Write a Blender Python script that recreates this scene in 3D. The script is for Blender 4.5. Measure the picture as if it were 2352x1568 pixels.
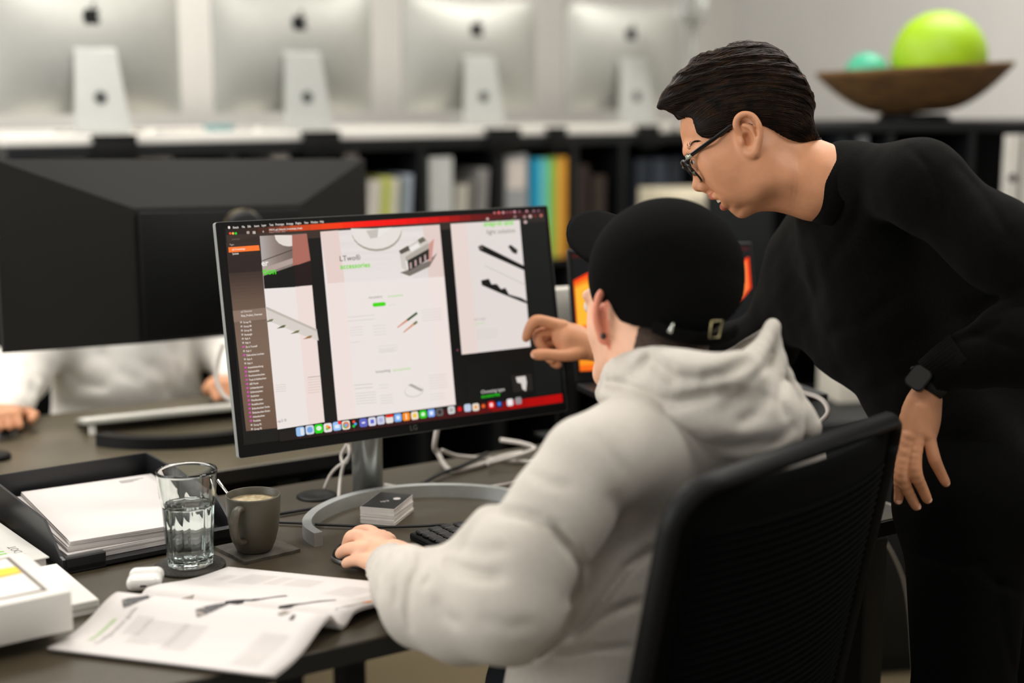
import bpy, bmesh, math, random
import numpy as np
from mathutils import Vector, Matrix

random.seed(7)
SC = bpy.context.scene
for o in list(bpy.data.objects):
    bpy.data.objects.remove(o)
COL = SC.collection

# ------------------------------------------------------------------ camera
FPX = 50.0 / 36.0 * 2352.0
PITCH = math.radians(9.9)
CZ = 1.40
CP, SP = math.cos(PITCH), math.sin(PITCH)
cd = bpy.data.cameras.new('camera')
cd.lens = 50.0
cd.sensor_width = 36.0
cd.clip_start = 0.05
cd.dof.use_dof = True
cd.dof.focus_distance = 2.09
cd.dof.aperture_fstop = 1.5
cam = bpy.data.objects.new('camera', cd)
cam.location = (0, 0, CZ)
cam.rotation_euler = (math.pi / 2 - PITCH, 0, 0)
COL.objects.link(cam)
SC.camera = cam

# ------------------------------------------------------------------ world, lights, exposure
SC.view_settings.view_transform = 'Standard'
SC.view_settings.look = 'None'
SC.view_settings.exposure = 0.0
SC.view_settings.gamma = 1.0
SC.view_settings.use_curve_mapping = False
wd = bpy.data.worlds.new('world')
SC.world = wd
wd.use_nodes = True
wd.node_tree.nodes['Background'].inputs[0].default_value = (1.0, 0.98, 0.95, 1)
wd.node_tree.nodes['Background'].inputs[1].default_value = 0.42


def area_light(name, loc, target, sx, sy, power, color):
    l = bpy.data.lights.new(name, 'AREA')
    l.shape = 'RECTANGLE'
    l.size, l.size_y = sx, sy
    l.energy = power
    l.color = color
    o = bpy.data.objects.new(name, l)
    COL.objects.link(o)
    o.location = loc
    d = Vector(target) - Vector(loc)
    o.rotation_euler = d.to_track_quat('-Z', 'Y').to_euler()
    return o


# tall window to the left of the photographer, and the office's ceiling panels
area_light('window_light', (-3.3, 0.9, 1.9), (0.1, 2.1, 1.0), 2.8, 1.8, 84, (1.0, 0.985, 0.96))
for lx, ly, p in ((-1.2, 3.1, 32), (0.7, 2.6, 26), (1.5, 4.3, 30), (-0.9, 4.4, 18), (-0.6, 0.9, 12), (1.7, 1.5, 24)):
    area_light('ceiling_light', (lx, ly, 2.72), (lx, ly, 0), 1.1, 0.35, p, (1.0, 0.965, 0.915))


# ------------------------------------------------------------------ projection helpers (authoring only)
def ray(px, py):
    x = (px - 1176) / FPX
    y = -(py - 784) / FPX
    return np.array([x, CP + y * SP, -SP + y * CP])


CAMP = np.array([0, 0, CZ])


def P(px, py, D):
    return CAMP + ray(px, py) * D


def T(px, py, z=0.74):
    r = ray(px, py)
    return CAMP + r * ((z - CZ) / r[2])


def V(a):
    return Vector([float(x) for x in a])


# ------------------------------------------------------------------ materials
def lin(c):
    out = []
    for v in c[:3]:
        v = v / 255.0
        out.append(v / 12.92 if v <= 0.04045 else ((v + 0.055) / 1.055) ** 2.4)
    return tuple(out) + (1.0,)


MATS = {}


def mat(name, col, rough=0.6, metal=0.0, var=0.06, scale=30.0, bump=0.0, bscale=200.0, spec=0.5, sss=0.0, col2=None,
        sheen=0.0, coat=0.0, stretch=None):
    if name in MATS:
        return MATS[name]
    m = bpy.data.materials.new(name)
    m.use_nodes = True
    nt = m.node_tree
    b = nt.nodes['Principled BSDF']
    base = lin(col)
    tc = nt.nodes.new('ShaderNodeTexCoord')
    mp = nt.nodes.new('ShaderNodeMapping')
    nt.links.new(tc.outputs['Object'], mp.inputs[0])
    if stretch:
        mp.inputs['Scale'].default_value = stretch
    nz = nt.nodes.new('ShaderNodeTexNoise')
    nz.inputs['Scale'].default_value = scale
    nz.inputs['Detail'].default_value = 4
    nt.links.new(mp.outputs[0], nz.inputs['Vector'])
    rp = nt.nodes.new('ShaderNodeValToRGB')
    if col2 is None:
        a = tuple(max(0, c * (1 - var)) for c in base[:3]) + (1,)
        c2 = tuple(min(1, c * (1 + var)) for c in base[:3]) + (1,)
    else:
        a, c2 = base, lin(col2)
    rp.color_ramp.elements[0].position = 0.32
    rp.color_ramp.elements[1].position = 0.68
    rp.color_ramp.elements[0].color = a
    rp.color_ramp.elements[1].color = c2
    nt.links.new(nz.outputs['Fac'], rp.inputs[0])
    nt.links.new(rp.outputs[0], b.inputs['Base Color'])
    b.inputs['Roughness'].default_value = rough
    b.inputs['Metallic'].default_value = metal
    b.inputs['Specular IOR Level'].default_value = spec
    if sss:
        b.inputs['Subsurface Weight'].default_value = sss
        b.inputs['Subsurface Radius'].default_value = (0.010, 0.004, 0.002)
        b.inputs['Subsurface Scale'].default_value = 0.6
    if sheen:
        b.inputs['Sheen Weight'].default_value = sheen
        b.inputs['Sheen Roughness'].default_value = 0.5
    if coat:
        b.inputs['Coat Weight'].default_value = coat
        b.inputs['Coat Roughness'].default_value = 0.15
    if bump:
        n2 = nt.nodes.new('ShaderNodeTexNoise')
        n2.inputs['Scale'].default_value = bscale
        n2.inputs['Detail'].default_value = 3
        nt.links.new(mp.outputs[0], n2.inputs['Vector'])
        bp = nt.nodes.new('ShaderNodeBump')
        bp.inputs['Strength'].default_value = bump
        bp.inputs['Distance'].default_value = 0.002
        nt.links.new(n2.outputs['Fac'], bp.inputs['Height'])
        nt.links.new(bp.outputs[0], b.inputs['Normal'])
    MATS[name] = m
    return m


def emit(col, strength=1.0):
    name = 'light_%d_%d_%d_%d' % (col[0], col[1], col[2], int(strength * 100))
    if name in MATS:
        return MATS[name]
    m = bpy.data.materials.new(name)
    m.use_nodes = True
    nt = m.node_tree
    b = nt.nodes['Principled BSDF']
    b.inputs['Base Color'].default_value = (0.004, 0.004, 0.004, 1)
    b.inputs['Roughness'].default_value = 0.35
    b.inputs['Specular IOR Level'].default_value = 0.3
    b.inputs['Emission Color'].default_value = lin(col)
    b.inputs['Emission Strength'].default_value = strength
    MATS[name] = m
    return m


def glassmat(name, col=(255, 255, 255), ior=1.48, rough=0.0):
    m = bpy.data.materials.new(name)
    m.use_nodes = True
    nt = m.node_tree
    nt.nodes.clear()
    out = nt.nodes.new('ShaderNodeOutputMaterial')
    g = nt.nodes.new('ShaderNodeBsdfGlass')
    g.inputs['Color'].default_value = lin(col)
    g.inputs['IOR'].default_value = ior
    g.inputs['Roughness'].default_value = rough
    nt.links.new(g.outputs[0], out.inputs[0])
    MATS[name] = m
    return m


# ------------------------------------------------------------------ mesh builder
class MB:
    def __init__(s):
        s.v = []
        s.f = []
        s.m = []
        s.smooth = []

    def add(s, verts, faces, mi=0, smooth=False, M=None):
        b = len(s.v)
        for p in verts:
            p = Vector([float(c) for c in p])
            if M is not None:
                p = M @ p
            s.v.append(p)
        for fc in faces:
            s.f.append([i + b for i in fc])
            s.m.append(mi)
            s.smooth.append(smooth)
        return s

    def box(s, lo, hi, mi=0, bev=0.0, seg=2, M=None):
        bm = bmesh.new()
        bmesh.ops.create_cube(bm, size=1.0)
        lo, hi = Vector(lo), Vector(hi)
        for v in bm.verts:
            v.co = Vector([(lo[i] + hi[i]) / 2 + v.co[i] * (hi[i] - lo[i]) for i in range(3)])
        if bev > 0:
            bmesh.ops.bevel(bm, geom=list(bm.edges), offset=bev, segments=seg, profile=0.5, affect='EDGES')
        bm.verts.index_update()
        s.add([v.co for v in bm.verts], [[v.index for v in f.verts] for f in bm.faces], mi, bev > 0 and seg > 1, M)
        bm.free()
        return s

    def prism(s, pts, z0, z1, mi=0, M=None, bev=0.0):
        bm = bmesh.new()
        lo = [bm.verts.new((p[0], p[1], z0)) for p in pts]
        hi = [bm.verts.new((p[0], p[1], z1)) for p in pts]
        n = len(pts)
        bm.faces.new(lo[::-1])
        bm.faces.new(hi)
        for i in range(n):
            bm.faces.new([lo[i], lo[(i + 1) % n], hi[(i + 1) % n], hi[i]])
        bmesh.ops.recalc_face_normals(bm, faces=list(bm.faces))
        if bev > 0:
            bmesh.ops.bevel(bm, geom=[e for e in bm.edges], offset=bev, segments=2, profile=0.5, affect='EDGES')
        bm.verts.index_update()
        s.add([v.co for v in bm.verts], [[v.index for v in f.verts] for f in bm.faces], mi, False, M)
        bm.free()
        return s

    def lathe(s, prof, n=40, mi=0, M=None, smooth=True, closed=False, cap=True, fac=None):
        vs = []
        for k, (r, z) in enumerate(prof):
            for i in range(n):
                a = 2 * math.pi * i / n
                rr = r * (fac(a, k) if fac else 1.0)
                vs.append((rr * math.cos(a), rr * math.sin(a), z))
        fs = []
        m = len(prof)
        for k in range(m if closed else m - 1):
            k2 = (k + 1) % m
            for i in range(n):
                j = (i + 1) % n
                fs.append([k * n + i, k * n + j, k2 * n + j, k2 * n + i])
        if cap and not closed:
            if prof[0][0] > 1e-6:
                fs.append([i for i in range(n)][::-1])
            if prof[-1][0] > 1e-6:
                fs.append([(m - 1) * n + i for i in range(n)])
        s.add(vs, fs, mi, smooth, M)
        return s

    def tube(s, pts, r, n=8, mi=0, M=None, smooth=True, sub=1, flat=None):
        pts = [Vector([float(c) for c in p]) for p in pts]
        if sub > 1:
            pts = catmull(pts, sub)
        m = len(pts)
        rs = r if isinstance(r, (list, tuple)) else [r] * m
        if len(rs) != m:
            rs = [rs[min(len(rs) - 1, int(i * len(rs) / m))] for i in range(m)]
        vs = []
        up = None
        for k in range(m):
            t = (pts[min(k + 1, m - 1)] - pts[max(k - 1, 0)]).normalized()
            if up is None:
                up = Vector((0, 0, 1)) if abs(t.z) < 0.9 else Vector((1, 0, 0))
            x = t.cross(up)
            if x.length < 1e-6:
                x = t.orthogonal()
            x.normalize()
            y = x.cross(t).normalized()
            up = y
            for i in range(n):
                a = 2 * math.pi * i / n
                fx, fy = (1, 1) if flat is None else flat
                vs.append(pts[k] + x * (math.cos(a) * rs[k] * fx) + y * (math.sin(a) * rs[k] * fy))
        fs = [[k * n + i, k * n + (i + 1) % n, (k + 1) * n + (i + 1) % n, (k + 1) * n + i] for k in range(m - 1) for i in range(n)]
        fs.append(list(range(n))[::-1])
        fs.append([(m - 1) * n + i for i in range(n)])
        s.add(vs, fs, mi, smooth, M)
        return s

    def sheet(s, grid, thick=0.0, mi=0, smooth=True, M=None):
        # grid[i][j] points -> surface, given thickness along -z of the local normal
        ni, nj = len(grid), len(grid[0])
        vs = [p for row in grid for p in row]
        fs = [[i * nj + j, (i + 1) * nj + j, (i + 1) * nj + j + 1, i * nj + j + 1] for i in range(ni - 1) for j in range(nj - 1)]
        if thick:
            bm = bmesh.new()
            bv = [bm.verts.new([float(c) for c in p]) for p in vs]
            for f in fs:
                bm.faces.new([bv[i] for i in f])
            bm.normal_update()
            bmesh.ops.solidify(bm, geom=list(bm.faces), thickness=thick)
            bm.verts.index_update()
            s.add([v.co for v in bm.verts], [[v.index for v in f.verts] for f in bm.faces], mi, smooth, M)
            bm.free()
        else:
            s.add(vs, fs, mi, smooth, M)
        return s

    def text(s, body, size, M, mi=0, align='LEFT', extrude=0.0, bold=False):
        cu = bpy.data.curves.new('text', 'FONT')
        cu.body = body
        cu.size = size
        cu.align_x = align
        cu.resolution_u = 2
        cu.extrude = extrude
        if bold:
            cu.offset = size * 0.02
        ob = bpy.data.objects.new('text', cu)
        me = bpy.data.meshes.new_from_object(ob)
        s.add([v.co for v in me.vertices], [list(p.vertices) for p in me.polygons], mi, False, M)
        bpy.data.objects.remove(ob)
        bpy.data.meshes.remove(me)
        bpy.data.curves.remove(cu)
        return s

    def build(s, name, mats, parent=None, loc=(0, 0, 0)):
        me = bpy.data.meshes.new(name)
        off = Vector(loc)
        me.from_pydata([v - off for v in s.v], [], s.f)
        if not isinstance(mats, (list, tuple)):
            mats = [mats]
        for m in mats:
            me.materials.append(m)
        me.polygons.foreach_set('material_index', s.m)
        me.polygons.foreach_set('use_smooth', s.smooth)
        me.update()
        ob = bpy.data.objects.new(name, me)
        COL.objects.link(ob)
        ob.location = off
        if parent is not None:
            ob.parent = parent
        return ob


def catmull(pts, sub):
    out = []
    n = len(pts)
    for i in range(n - 1):
        p0, p1, p2, p3 = pts[max(i - 1, 0)], pts[i], pts[i + 1], pts[min(i + 2, n - 1)]
        for k in range(sub):
            t = k / sub
            out.append(0.5 * ((2 * p1) + (p2 - p0) * t + (2 * p0 - 5 * p1 + 4 * p2 - p3) * t * t + (3 * p1 - p0 - 3 * p2 + p3) * t ** 3))
    out.append(pts[-1])
    return out


def tag(o, label=None, cat=None, group=None, kind=None):
    if label:
        o['label'] = label
    if cat:
        o['category'] = cat
    if group:
        o['group'] = group
    if kind:
        o['kind'] = kind
    return o


def thing(name, label, cat, loc=(0, 0, 0), rz=0.0, group=None):
    o = bpy.data.objects.new(name, None)
    o.empty_display_size = 0.05
    COL.objects.link(o)
    o.location = [float(c) for c in loc]
    o.rotation_euler = (0, 0, rz)
    return tag(o, label, cat, group)


def copy_tree(o, parent=None):
    c = o.copy()
    COL.objects.link(c)
    if parent is not None:
        c.parent = parent
    for ch in list(o.children):
        copy_tree(ch, c)
    return c


def local_of(root):
    # matrix that takes world-authored points into the root's own frame
    return (Matrix.Translation(root.location) @ root.rotation_euler.to_matrix().to_4x4()).inverted()


def frame(o, x, y, z):
    return Matrix(((x[0], y[0], z[0], o[0]), (x[1], y[1], z[1], o[1]), (x[2], y[2], z[2], o[2]), (0, 0, 0, 1)))


def rounded(w, h, r, n=5, cx=0, cy=0):
    pts = []
    for (sx, sy, a0) in ((1, 1, 0), (-1, 1, 90), (-1, -1, 180), (1, -1, 270)):
        for i in range(n + 1):
            a = math.radians(a0 + 90 * i / n)
            pts.append((cx + sx * (w / 2 - r) + r * math.cos(a), cy + sy * (h / 2 - r) + r * math.sin(a)))
    return pts

# ------------------------------------------------------------------ shared frames and materials
A = math.radians(33)
E1 = np.array([math.cos(A), math.sin(A), 0])
E2 = np.array([-math.sin(A), math.cos(A), 0])


def R(a, b, z=0.0):
    return E1 * a + E2 * b + np.array([0, 0, z])


def rot(deg):
    a = math.radians(deg)
    return np.array([math.cos(a), math.sin(a), 0]), np.array([-math.sin(a), math.cos(a), 0])


M_desk = mat('desk_linoleum', (66, 58, 44), rough=0.4, var=0.05, scale=60, bump=0.05, bscale=400, spec=0.4)
M_deskedge = mat('desk_edge', (24, 24, 22), rough=0.5)
M_black = mat('black_plastic', (11, 12, 12), rough=0.5, spec=0.2)
M_blackm = mat('black_metal', (17, 18, 19), rough=0.45, spec=0.4)
M_shelf = mat('black_lacquer', (15, 17, 19), rough=0.45, spec=0.35)
M_alu = mat('brushed_aluminium', (196, 198, 196), rough=0.32, metal=0.85, var=0.03, scale=80)
M_silver = mat('silver_shell', (192, 193, 187), rough=0.5, metal=0.85, var=0.02)
M_wall = mat('white_wall_paint', (206, 203, 197), rough=0.9, var=0.02, scale=4, bump=0.03)
M_white = mat('white_lacquer', (226, 223, 216), rough=0.45, var=0.02)
M_paper = mat('white_paper', (211, 205, 202), rough=0.75, var=0.012, scale=20)
M_cable_w = mat('white_cable', (200, 192, 184), rough=0.5)
M_cable_b = mat('black_cable', (16, 16, 16), rough=0.5)
M_floor = mat('brown_carpet', (96, 84, 60), rough=0.95, var=0.25, scale=300, bump=0.3)
M_logo = mat('dark_emblem', (12, 14, 12), rough=0.3)
M_cloth_black = mat('black_mesh_fabric', (8, 9, 9), rough=0.9, spec=0.08, var=0.15, scale=300)

# ------------------------------------------------------------------ the room
mb = MB()
mb.box((-5, -1.2, -0.1), (6, 9.5, 0))
tag(mb.build('floor', M_floor), kind='structure')
mb = MB()
mb.box((-5, -1.2, 2.8), (6, 9.5, 2.9))
tag(mb.build('ceiling', M_wall), kind='structure')
s1, s2 = rot(36)
SH0 = P(210, 300, 3.96)
SH0[2] = 0


def SL(x, y, z):     # shelf frame: x along the row of computers, y away from the room
    return SH0 + s1 * x + s2 * y + np.array([0, 0, z])


MSH = frame(SH0, s1, s2, (0, 0, 1))
mb = MB()
mb.box((-2.6, 0.75, 0), (3.249, 0.85, 2.8), M=MSH)
tag(mb.build('wall_back', M_wall), kind='structure')
mb = MB()
mb.box((3.25, -3.2, 0), (3.35, 0.85, 2.8), M=MSH)
tag(mb.build('wall_right', mat('grey_wall_paint', (196, 194, 190), rough=0.9, var=0.02, scale=4)), kind='structure')
mb = MB()
mb.box((-2.6, 0.735, 0), (3.24, 0.75, 0.08), M=MSH)
tag(mb.build('baseboard_back', M_white), kind='structure')

# ceiling panels (they carry the area lights created at the top)
gl = 'ceiling panel lights'
for i, (lx, ly) in enumerate(((-1.2, 3.1), (0.7, 2.6), (1.5, 4.3), (-0.9, 4.4), (-0.6, 0.9), (1.7, 1.5))):
    t = thing('ceiling_panel_light', 'flat white rectangular ceiling light panel above the office', 'lamp', (lx, ly, 2.74), 0, gl)
    MB().box((-0.6, -0.2, 0.02), (0.6, 0.2, 0.06)).build('housing', M_white, t)
    MB().box((-0.57, -0.17, 0.0), (0.57, 0.17, 0.02)).build('diffuser', emit((255, 246, 230), 1.5), t)

# ------------------------------------------------------------------ black shelf unit along the back wall
shelf = thing('bookshelf', 'long low black open bookshelf under the row of silver computers', 'shelf', SL(0, 0, 0), math.radians(36))
X0, X1, YF, YB = -0.34, 2.75, -0.14, 0.24
_r = ray(14, 338)
X0 = float(np.dot(CAMP + _r * ((YF - np.dot(CAMP - SH0, s2)) / np.dot(_r, s2)) - SH0, s1))
ZT = 1.262
mb = MB()
mb.box((X0, YF, ZT - 0.035), (X1, YB, ZT), bev=0.002, seg=1)
mb.build('top_board', M_shelf, shelf)
mb = MB()
mb.box((X0, YB - 0.01, 0.03), (X1, YB, ZT - 0.035))
mb.build('back_panel', M_shelf, shelf)


def _fx(px):
    r = ray(px, 400)
    return float(np.dot(CAMP + r * ((YF + 0.01 - np.dot(CAMP - SH0, s2)) / np.dot(r, s2)) - SH0, s1))


divs = [X0, _fx(255) - 0.015, _fx(520), _fx(728), _fx(964) - 0.012, _fx(1142) - 0.012, _fx(1315) - 0.015, _fx(1428) - 0.015, _fx(1595), X1 - 0.03]
for d in divs:
    MB().box((d, YF, 0.03), (d + 0.03, YB - 0.01, ZT - 0.035)).build('divider', M_shelf, shelf)
for z in (0.03, 0.43, 0.83):
    MB().box((X0 + 0.03, YF + 0.003, z), (X1 - 0.03, YB - 0.01, z + 0.02)).build('shelf_board', M_shelf, shelf)
for sx in (X0 + 0.02, X1 - 0.06):
    MB().box((sx, YF + 0.02, 0), (sx + 0.04, YB - 0.02, 0.03)).build('foot', M_blackm, shelf)

# white counter board on top of the shelf, carrying the computers
ctr = MB().box((X0 + 0.0, YF + 0.015, ZT), (2.36, YB + 0.25, ZT + 0.028), bev=0.003, M=None)
o = ctr.build('counter_board', M_white)
o.location = [float(c) for c in SL(0, 0, 0)]
o.rotation_euler = (0, 0, math.radians(36))
tag(o, 'white counter board lying on the black bookshelf beneath the silver computers', 'board')
ZB = ZT + 0.028


# ------------------------------------------------------------------ the row of silver all-in-one computers
def fruit_outline(s):
    pts = [(0.0, 0.36), (0.16, 0.42), (0.30, 0.40), (0.42, 0.28), (0.33, 0.16), (0.30, 0.02), (0.36, -0.12), (0.45, -0.2), (0.36, -0.38),
           (0.22, -0.55), (0.08, -0.53), (-0.02, -0.50), (-0.14, -0.53), (-0.27, -0.54), (-0.42, -0.34), (-0.50, -0.05), (-0.47, 0.2), (-0.34, 0.37),
           (-0.18, 0.41)]
    leaf = [(0.0, 0.47), (0.14, 0.52), (0.22, 0.66), (0.22, 0.76), (0.08, 0.70), (0.0, 0.58)]
    return [(x * s, y * s) for x, y in pts], [(x * s, y * s) for x, y in leaf]


def emblem(mb, s, M, mi=0):
    a, b = fruit_outline(s)
    mb.prism(a, 0, 0.0008, mi, M)
    mb.prism(b, 0, 0.0008, mi, M)
    return mb


def computer():
    t = thing('desktop_computer', 'x', 'computer')
    w, h, zb = 0.528, 0.365, 0.052
    n, m = 24, 16
    grid = []
    for j in range(m + 1):
        row = []
        for i in range(n + 1):
            u, v = -1 + 2 * i / n, -1 + 2 * j / m
            b = (1 - abs(u) ** 2.2) * (1 - abs(v) ** 2.2)
            row.append((u * w / 2, -0.004 - 0.040 * b ** 0.8, zb + h / 2 + v * h / 2))
        grid.append(row)
    mb = MB()
    vs = [p for r in grid for p in r]
    k = len(vs)
    W1 = n + 1
    fs = [[j * W1 + i, j * W1 + i + 1, (j + 1) * W1 + i + 1, (j + 1) * W1 + i] for j in range(m) for i in range(n)]
    mb.add(vs, fs, 0, True)
    mb.box((-w / 2, -0.004, zb), (w / 2, 0.001, zb + h), 0)
    mb.build('back_shell', M_silver, t)
    mb = MB()
    mb.box((-w / 2, 0.001, zb), (w / 2, 0.004, zb + h), 0)
    mb.box((-w / 2 + 0.015, 0.0041, zb + 0.075), (w / 2 - 0.015, 0.0046, zb + h - 0.015), 1)
    mb.build('front_glass', [M_black, emit((150, 160, 170), 0.6)], t)
    mb = MB()
    yb = -0.0520
    emblem(mb, 0.052, frame((-0.0, yb - 0.0012, zb + h * 0.725), (1, 0, 0), (0, 0, 1), (0, -1, 0)))
    # rests on the curved shell
    mb.v = [Vector((p.x, p.y + 0.013, p.z)) for p in mb.v]
    mb.build('emblem', M_logo, t)
    # stand: bent plate
    prof = [(-0.040, 0.235), (-0.055, 0.225), (-0.088, 0.02), (-0.090, 0.004), (-0.080, 0.0), (0.09, 0.0), (0.09, 0.006), (-0.072, 0.008), (-0.05, 0.215), (-0.038, 0.225)]
    mb = MB()
    sw = lambda z: 0.058 + (0.235 - z) / 0.235 * 0.020
    vs = [(sx * sw(z), y, z) for sx in (-1, 1) for (y, z) in prof]
    q = len(prof)
    fs = [[i, (i + 1) % q, q + (i + 1) % q, q + i] for i in range(q)]
    fs += [[0, 9, 8, 1], [1, 8, 7, 2], [2, 7, 6, 5, 4, 3]]
    fs += [[q + i for i in f[::-1]] for f in fs[-3:]]
    mb.add(vs, fs, 0, False)
    st = mb.build('stand', mat('silver_stand', (186, 188, 184), rough=0.42, metal=0.35, var=0.02), t)
    mb = MB()
    Mh = frame((0, -0.0758, 0.098), (1, 0, 0), (0, 0.16, 0.987), (0, -0.987, 0.16))
    mb.lathe([(0.018, 0), (0.018, 0.0012), (0.012, 0.0014), (0.011, 0.0005)], 24, 0, Mh)
    mb.build('cable_hole', mat('dark_hole', (58, 62, 58), rough=0.6), st)
    return t


comp = computer()
clab = ['silver all-in-one computer seen from behind at the left end of the row',
        'silver all-in-one computer seen from behind, second from the left in the row',
        'silver all-in-one computer seen from behind, third from the left, above the tilted grey folders',
        'silver all-in-one computer seen from behind, last on the right near the leaning person']
cpx = [(210, 3.96), (680, 4.33), (1082, 4.78), (1432, 5.14)]
for i, (px, D) in enumerate(cpx):
    c = comp if i == 0 else copy_tree(comp)
    p = P(px, 250, D)
    c.location = (p[0], p[1], ZB)
    c.rotation_euler = (0, 0, math.radians(36 - (0, 1, 1, 2)[i]))
    tag(c, clab[i], 'computer', 'silver computers on the counter')

# black clamps at the counter edge below the stands
kl = ['black clamp on the counter edge below the leftmost silver computer', 'black clamp on the counter edge below the second silver computer',
      'black clamp on the counter edge below the third silver computer', 'small black clamp on the counter edge between the third and fourth computers',
      'black clamp on the counter edge below the farthest silver computer']


def on_front(px, py, yl):
    # intersection of the sight line with the shelf-frame plane y = yl -> (x, z)
    r = ray(px, py)
    k = (yl - np.dot(CAMP - SH0, s2)) / np.dot(r, s2)
    q = CAMP + r * k
    return float(np.dot(q - SH0, s1)), float(q[2])


for (pa, pb), lb in zip(((212, 312), (695, 778), (1118, 1192), (1258, 1298), (1465, 1512)), kl):
    xa, _ = on_front(pa, 310, YF)
    xb, _ = on_front(pb, 310, YF)
    t = thing('clamp', lb, 'clamp', SL((xa + xb) / 2, YF, ZT), math.radians(36), 'black clamps on the counter edge')
    w = (xb - xa) / 2
    MB().box((-w, -0.012, -0.05), (w, -0.0008, 0.012), bev=0.002).box((-w, -0.012, 0.012), (w, 0.0142, 0.0275), bev=0.002).build('jaw', M_black, t)
    MB().lathe([(0.004, -0.06), (0.004, -0.05)], 12, M=Matrix.Translation((0, -0.006, 0))).build('screw', M_blackm, t)

# low clutter lying on the counter between the first two computers
for (px, w, d, h, col, lb, nm) in ((395, 0.16, 0.12, 0.012, (214, 208, 200), 'flat pile of pale papers lying on the counter right of the leftmost computer', 'paper_pile'),
                                 (505, 0.07, 0.05, 0.022, (120, 150, 150), 'small teal and white packet lying on the counter between two computers', 'packet'),
                                 (560, 0.05, 0.05, 0.018, (180, 176, 172), 'small pale box lying on the counter left of the second computer', 'small_box')):
    x, z = on_front(px, 300, YF + 0.07)
    o = MB().box((-w / 2, -d / 2, 0), (w / 2, d / 2, h), bev=0.002).build(nm, mat(nm + '_card', col, rough=0.8))
    o.location = [float(c) for c in SL(x, YF + 0.085, ZB)]
    o.rotation_euler = (0, 0, math.radians(36 + 8))
    tag(o, lb, 'paper' if 'paper' in nm else 'box')

# ------------------------------------------------------------------ books and folders inside the shelf
ZS = 0.8506    # top of the upper shelf board


def spine(px0, px1, h, col, name, label, cat='book', lean=0.0, depth=0.20, group=None, y0=None, py=400, band=None, page=True):
    yl = YF + 0.012 if y0 is None else y0
    xa, _ = on_front(px0, py, yl)
    xb, _ = on_front(px1, py, yl)
    w = max(0.008, xb - xa) * (0.93 if lean else 0.97)
    t = thing(name, label, cat, SL((xa + xb) / 2, yl, ZS), math.radians(36), group)
    ca, sa = math.cos(math.radians(lean)), math.sin(math.radians(lean))
    lift = abs(sa) * w / 2
    L = Matrix(((ca, 0, sa, 0), (0, 1, 0, 0), (-sa, 0, ca, lift), (0, 0, 0, 1)))
    key = 'cover_%d_%d_%d' % tuple(col)
    MB().box((-w / 2, 0, 0), (w / 2, 0.004, h), 0, M=L).box((-w / 2, 0.004, 0), (-w / 2 + 0.002, depth, h), 0, M=L).box((w / 2 - 0.002, 0.004, 0), (w / 2, depth, h), 0, M=L).build('cover', mat(key, col, rough=0.7), t)
    MB().box((-w / 2 + 0.002, 0.004, 0.003), (w / 2 - 0.002, depth - 0.004, h - 0.004), 0, M=L).build('pages', M_paper, t)
    if band:
        MB().box((-w / 2 * 0.8, -0.0008, h * band[0]), (w / 2 * 0.8, 0, h * band[1]), 0, M=L).build('spine_label', mat('label_%d' % band[2][0], band[2], rough=0.7), t)
    return t


g1 = 'books in the shelf bay left of the dark divider'
spine(838, 862, 0.285, (196, 190, 180), 'book', 'cream spined book at the left of the bay beside the dark monitor', lean=4, group=g1)
spine(862, 890, 0.295, (176, 180, 96), 'book', 'yellow green book leaning in the bay beside the dark monitor', lean=4, group=g1)
spine(890, 905, 0.29, (204, 198, 186), 'book', 'thin pale cream book right of the yellow green one', lean=4, group=g1)
spine(905, 918, 0.285, (92, 108, 92), 'book', 'thin dark green book left of the blue grey folder', lean=4, group=g1)
spine(918, 936, 0.30, (150, 158, 170), 'folder', 'pale blue grey folder at the right end of its bay', 'folder', lean=4, group=g1)
g2 = 'books in the middle shelf bay'
spine(985, 1040, 0.35, (188, 190, 186), 'magazine', 'wide white magazine with a blue and green cover picture in the middle bay', 'magazine', lean=0, group=g2, band=(0.1, 0.5, (110, 132, 150)))
spine(1040, 1066, 0.26, (176, 172, 160), 'book', 'cream book leaning right of the white magazine', lean=4, group=g2)
spine(1066, 1080, 0.275, (112, 110, 104), 'book', 'thin grey book left of the tall leaning grey folder', lean=4, group=g2)
spine(1088, 1112, 0.31, (128, 126, 124), 'folder', 'tall grey folder leaning right at the end of the middle bay', 'folder', lean=4, group=g2)
spine(1160, 1212, 0.35, (150, 152, 154), 'magazine', 'pale grey magazine with blotched cover left of the cyan binder', 'magazine', lean=0, band=(0.68, 0.95, (205, 196, 190)))
g3 = 'bright upright binders'
spine(1222, 1243, 0.335, (20, 150, 190), 'binder', 'bright cyan binder standing right of the grey magazine', 'binder', group=g3)
spine(1243, 1260, 0.335, (110, 190, 180), 'binder', 'mint turquoise binder between the cyan and green ones', 'binder', group=g3)
spine(1260, 1268, 0.335, (40, 190, 30), 'binder', 'narrow vivid green binder left of the orange one', 'binder', group=g3)
spine(1268, 1283, 0.338, (176, 170, 70), 'binder', 'olive yellow binder between green and orange ones', 'binder', group=g3)
spine(1283, 1302, 0.338, (214, 150, 46), 'binder', 'orange binder at the right end of the bright binders', 'binder', group=g3)
g4 = 'dark binders behind the cap'
spine(1325, 1352, 0.31, (38, 24, 18), 'binder', 'very dark brown binder just right of the orange one', 'binder', group=g4)
spine(1362, 1392, 0.27, (48, 34, 26), 'binder', 'brown binder right of the darkest brown one', 'binder', group=g4)
spine(1460, 1492, 0.32, (26, 34, 44), 'binder', 'dark navy binder left of the slate blue one above the cap', 'binder', group=g4)
spine(1500, 1535, 0.32, (44, 52, 62), 'binder', 'slate blue binder above the black cap', 'binder', group=g4)
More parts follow.
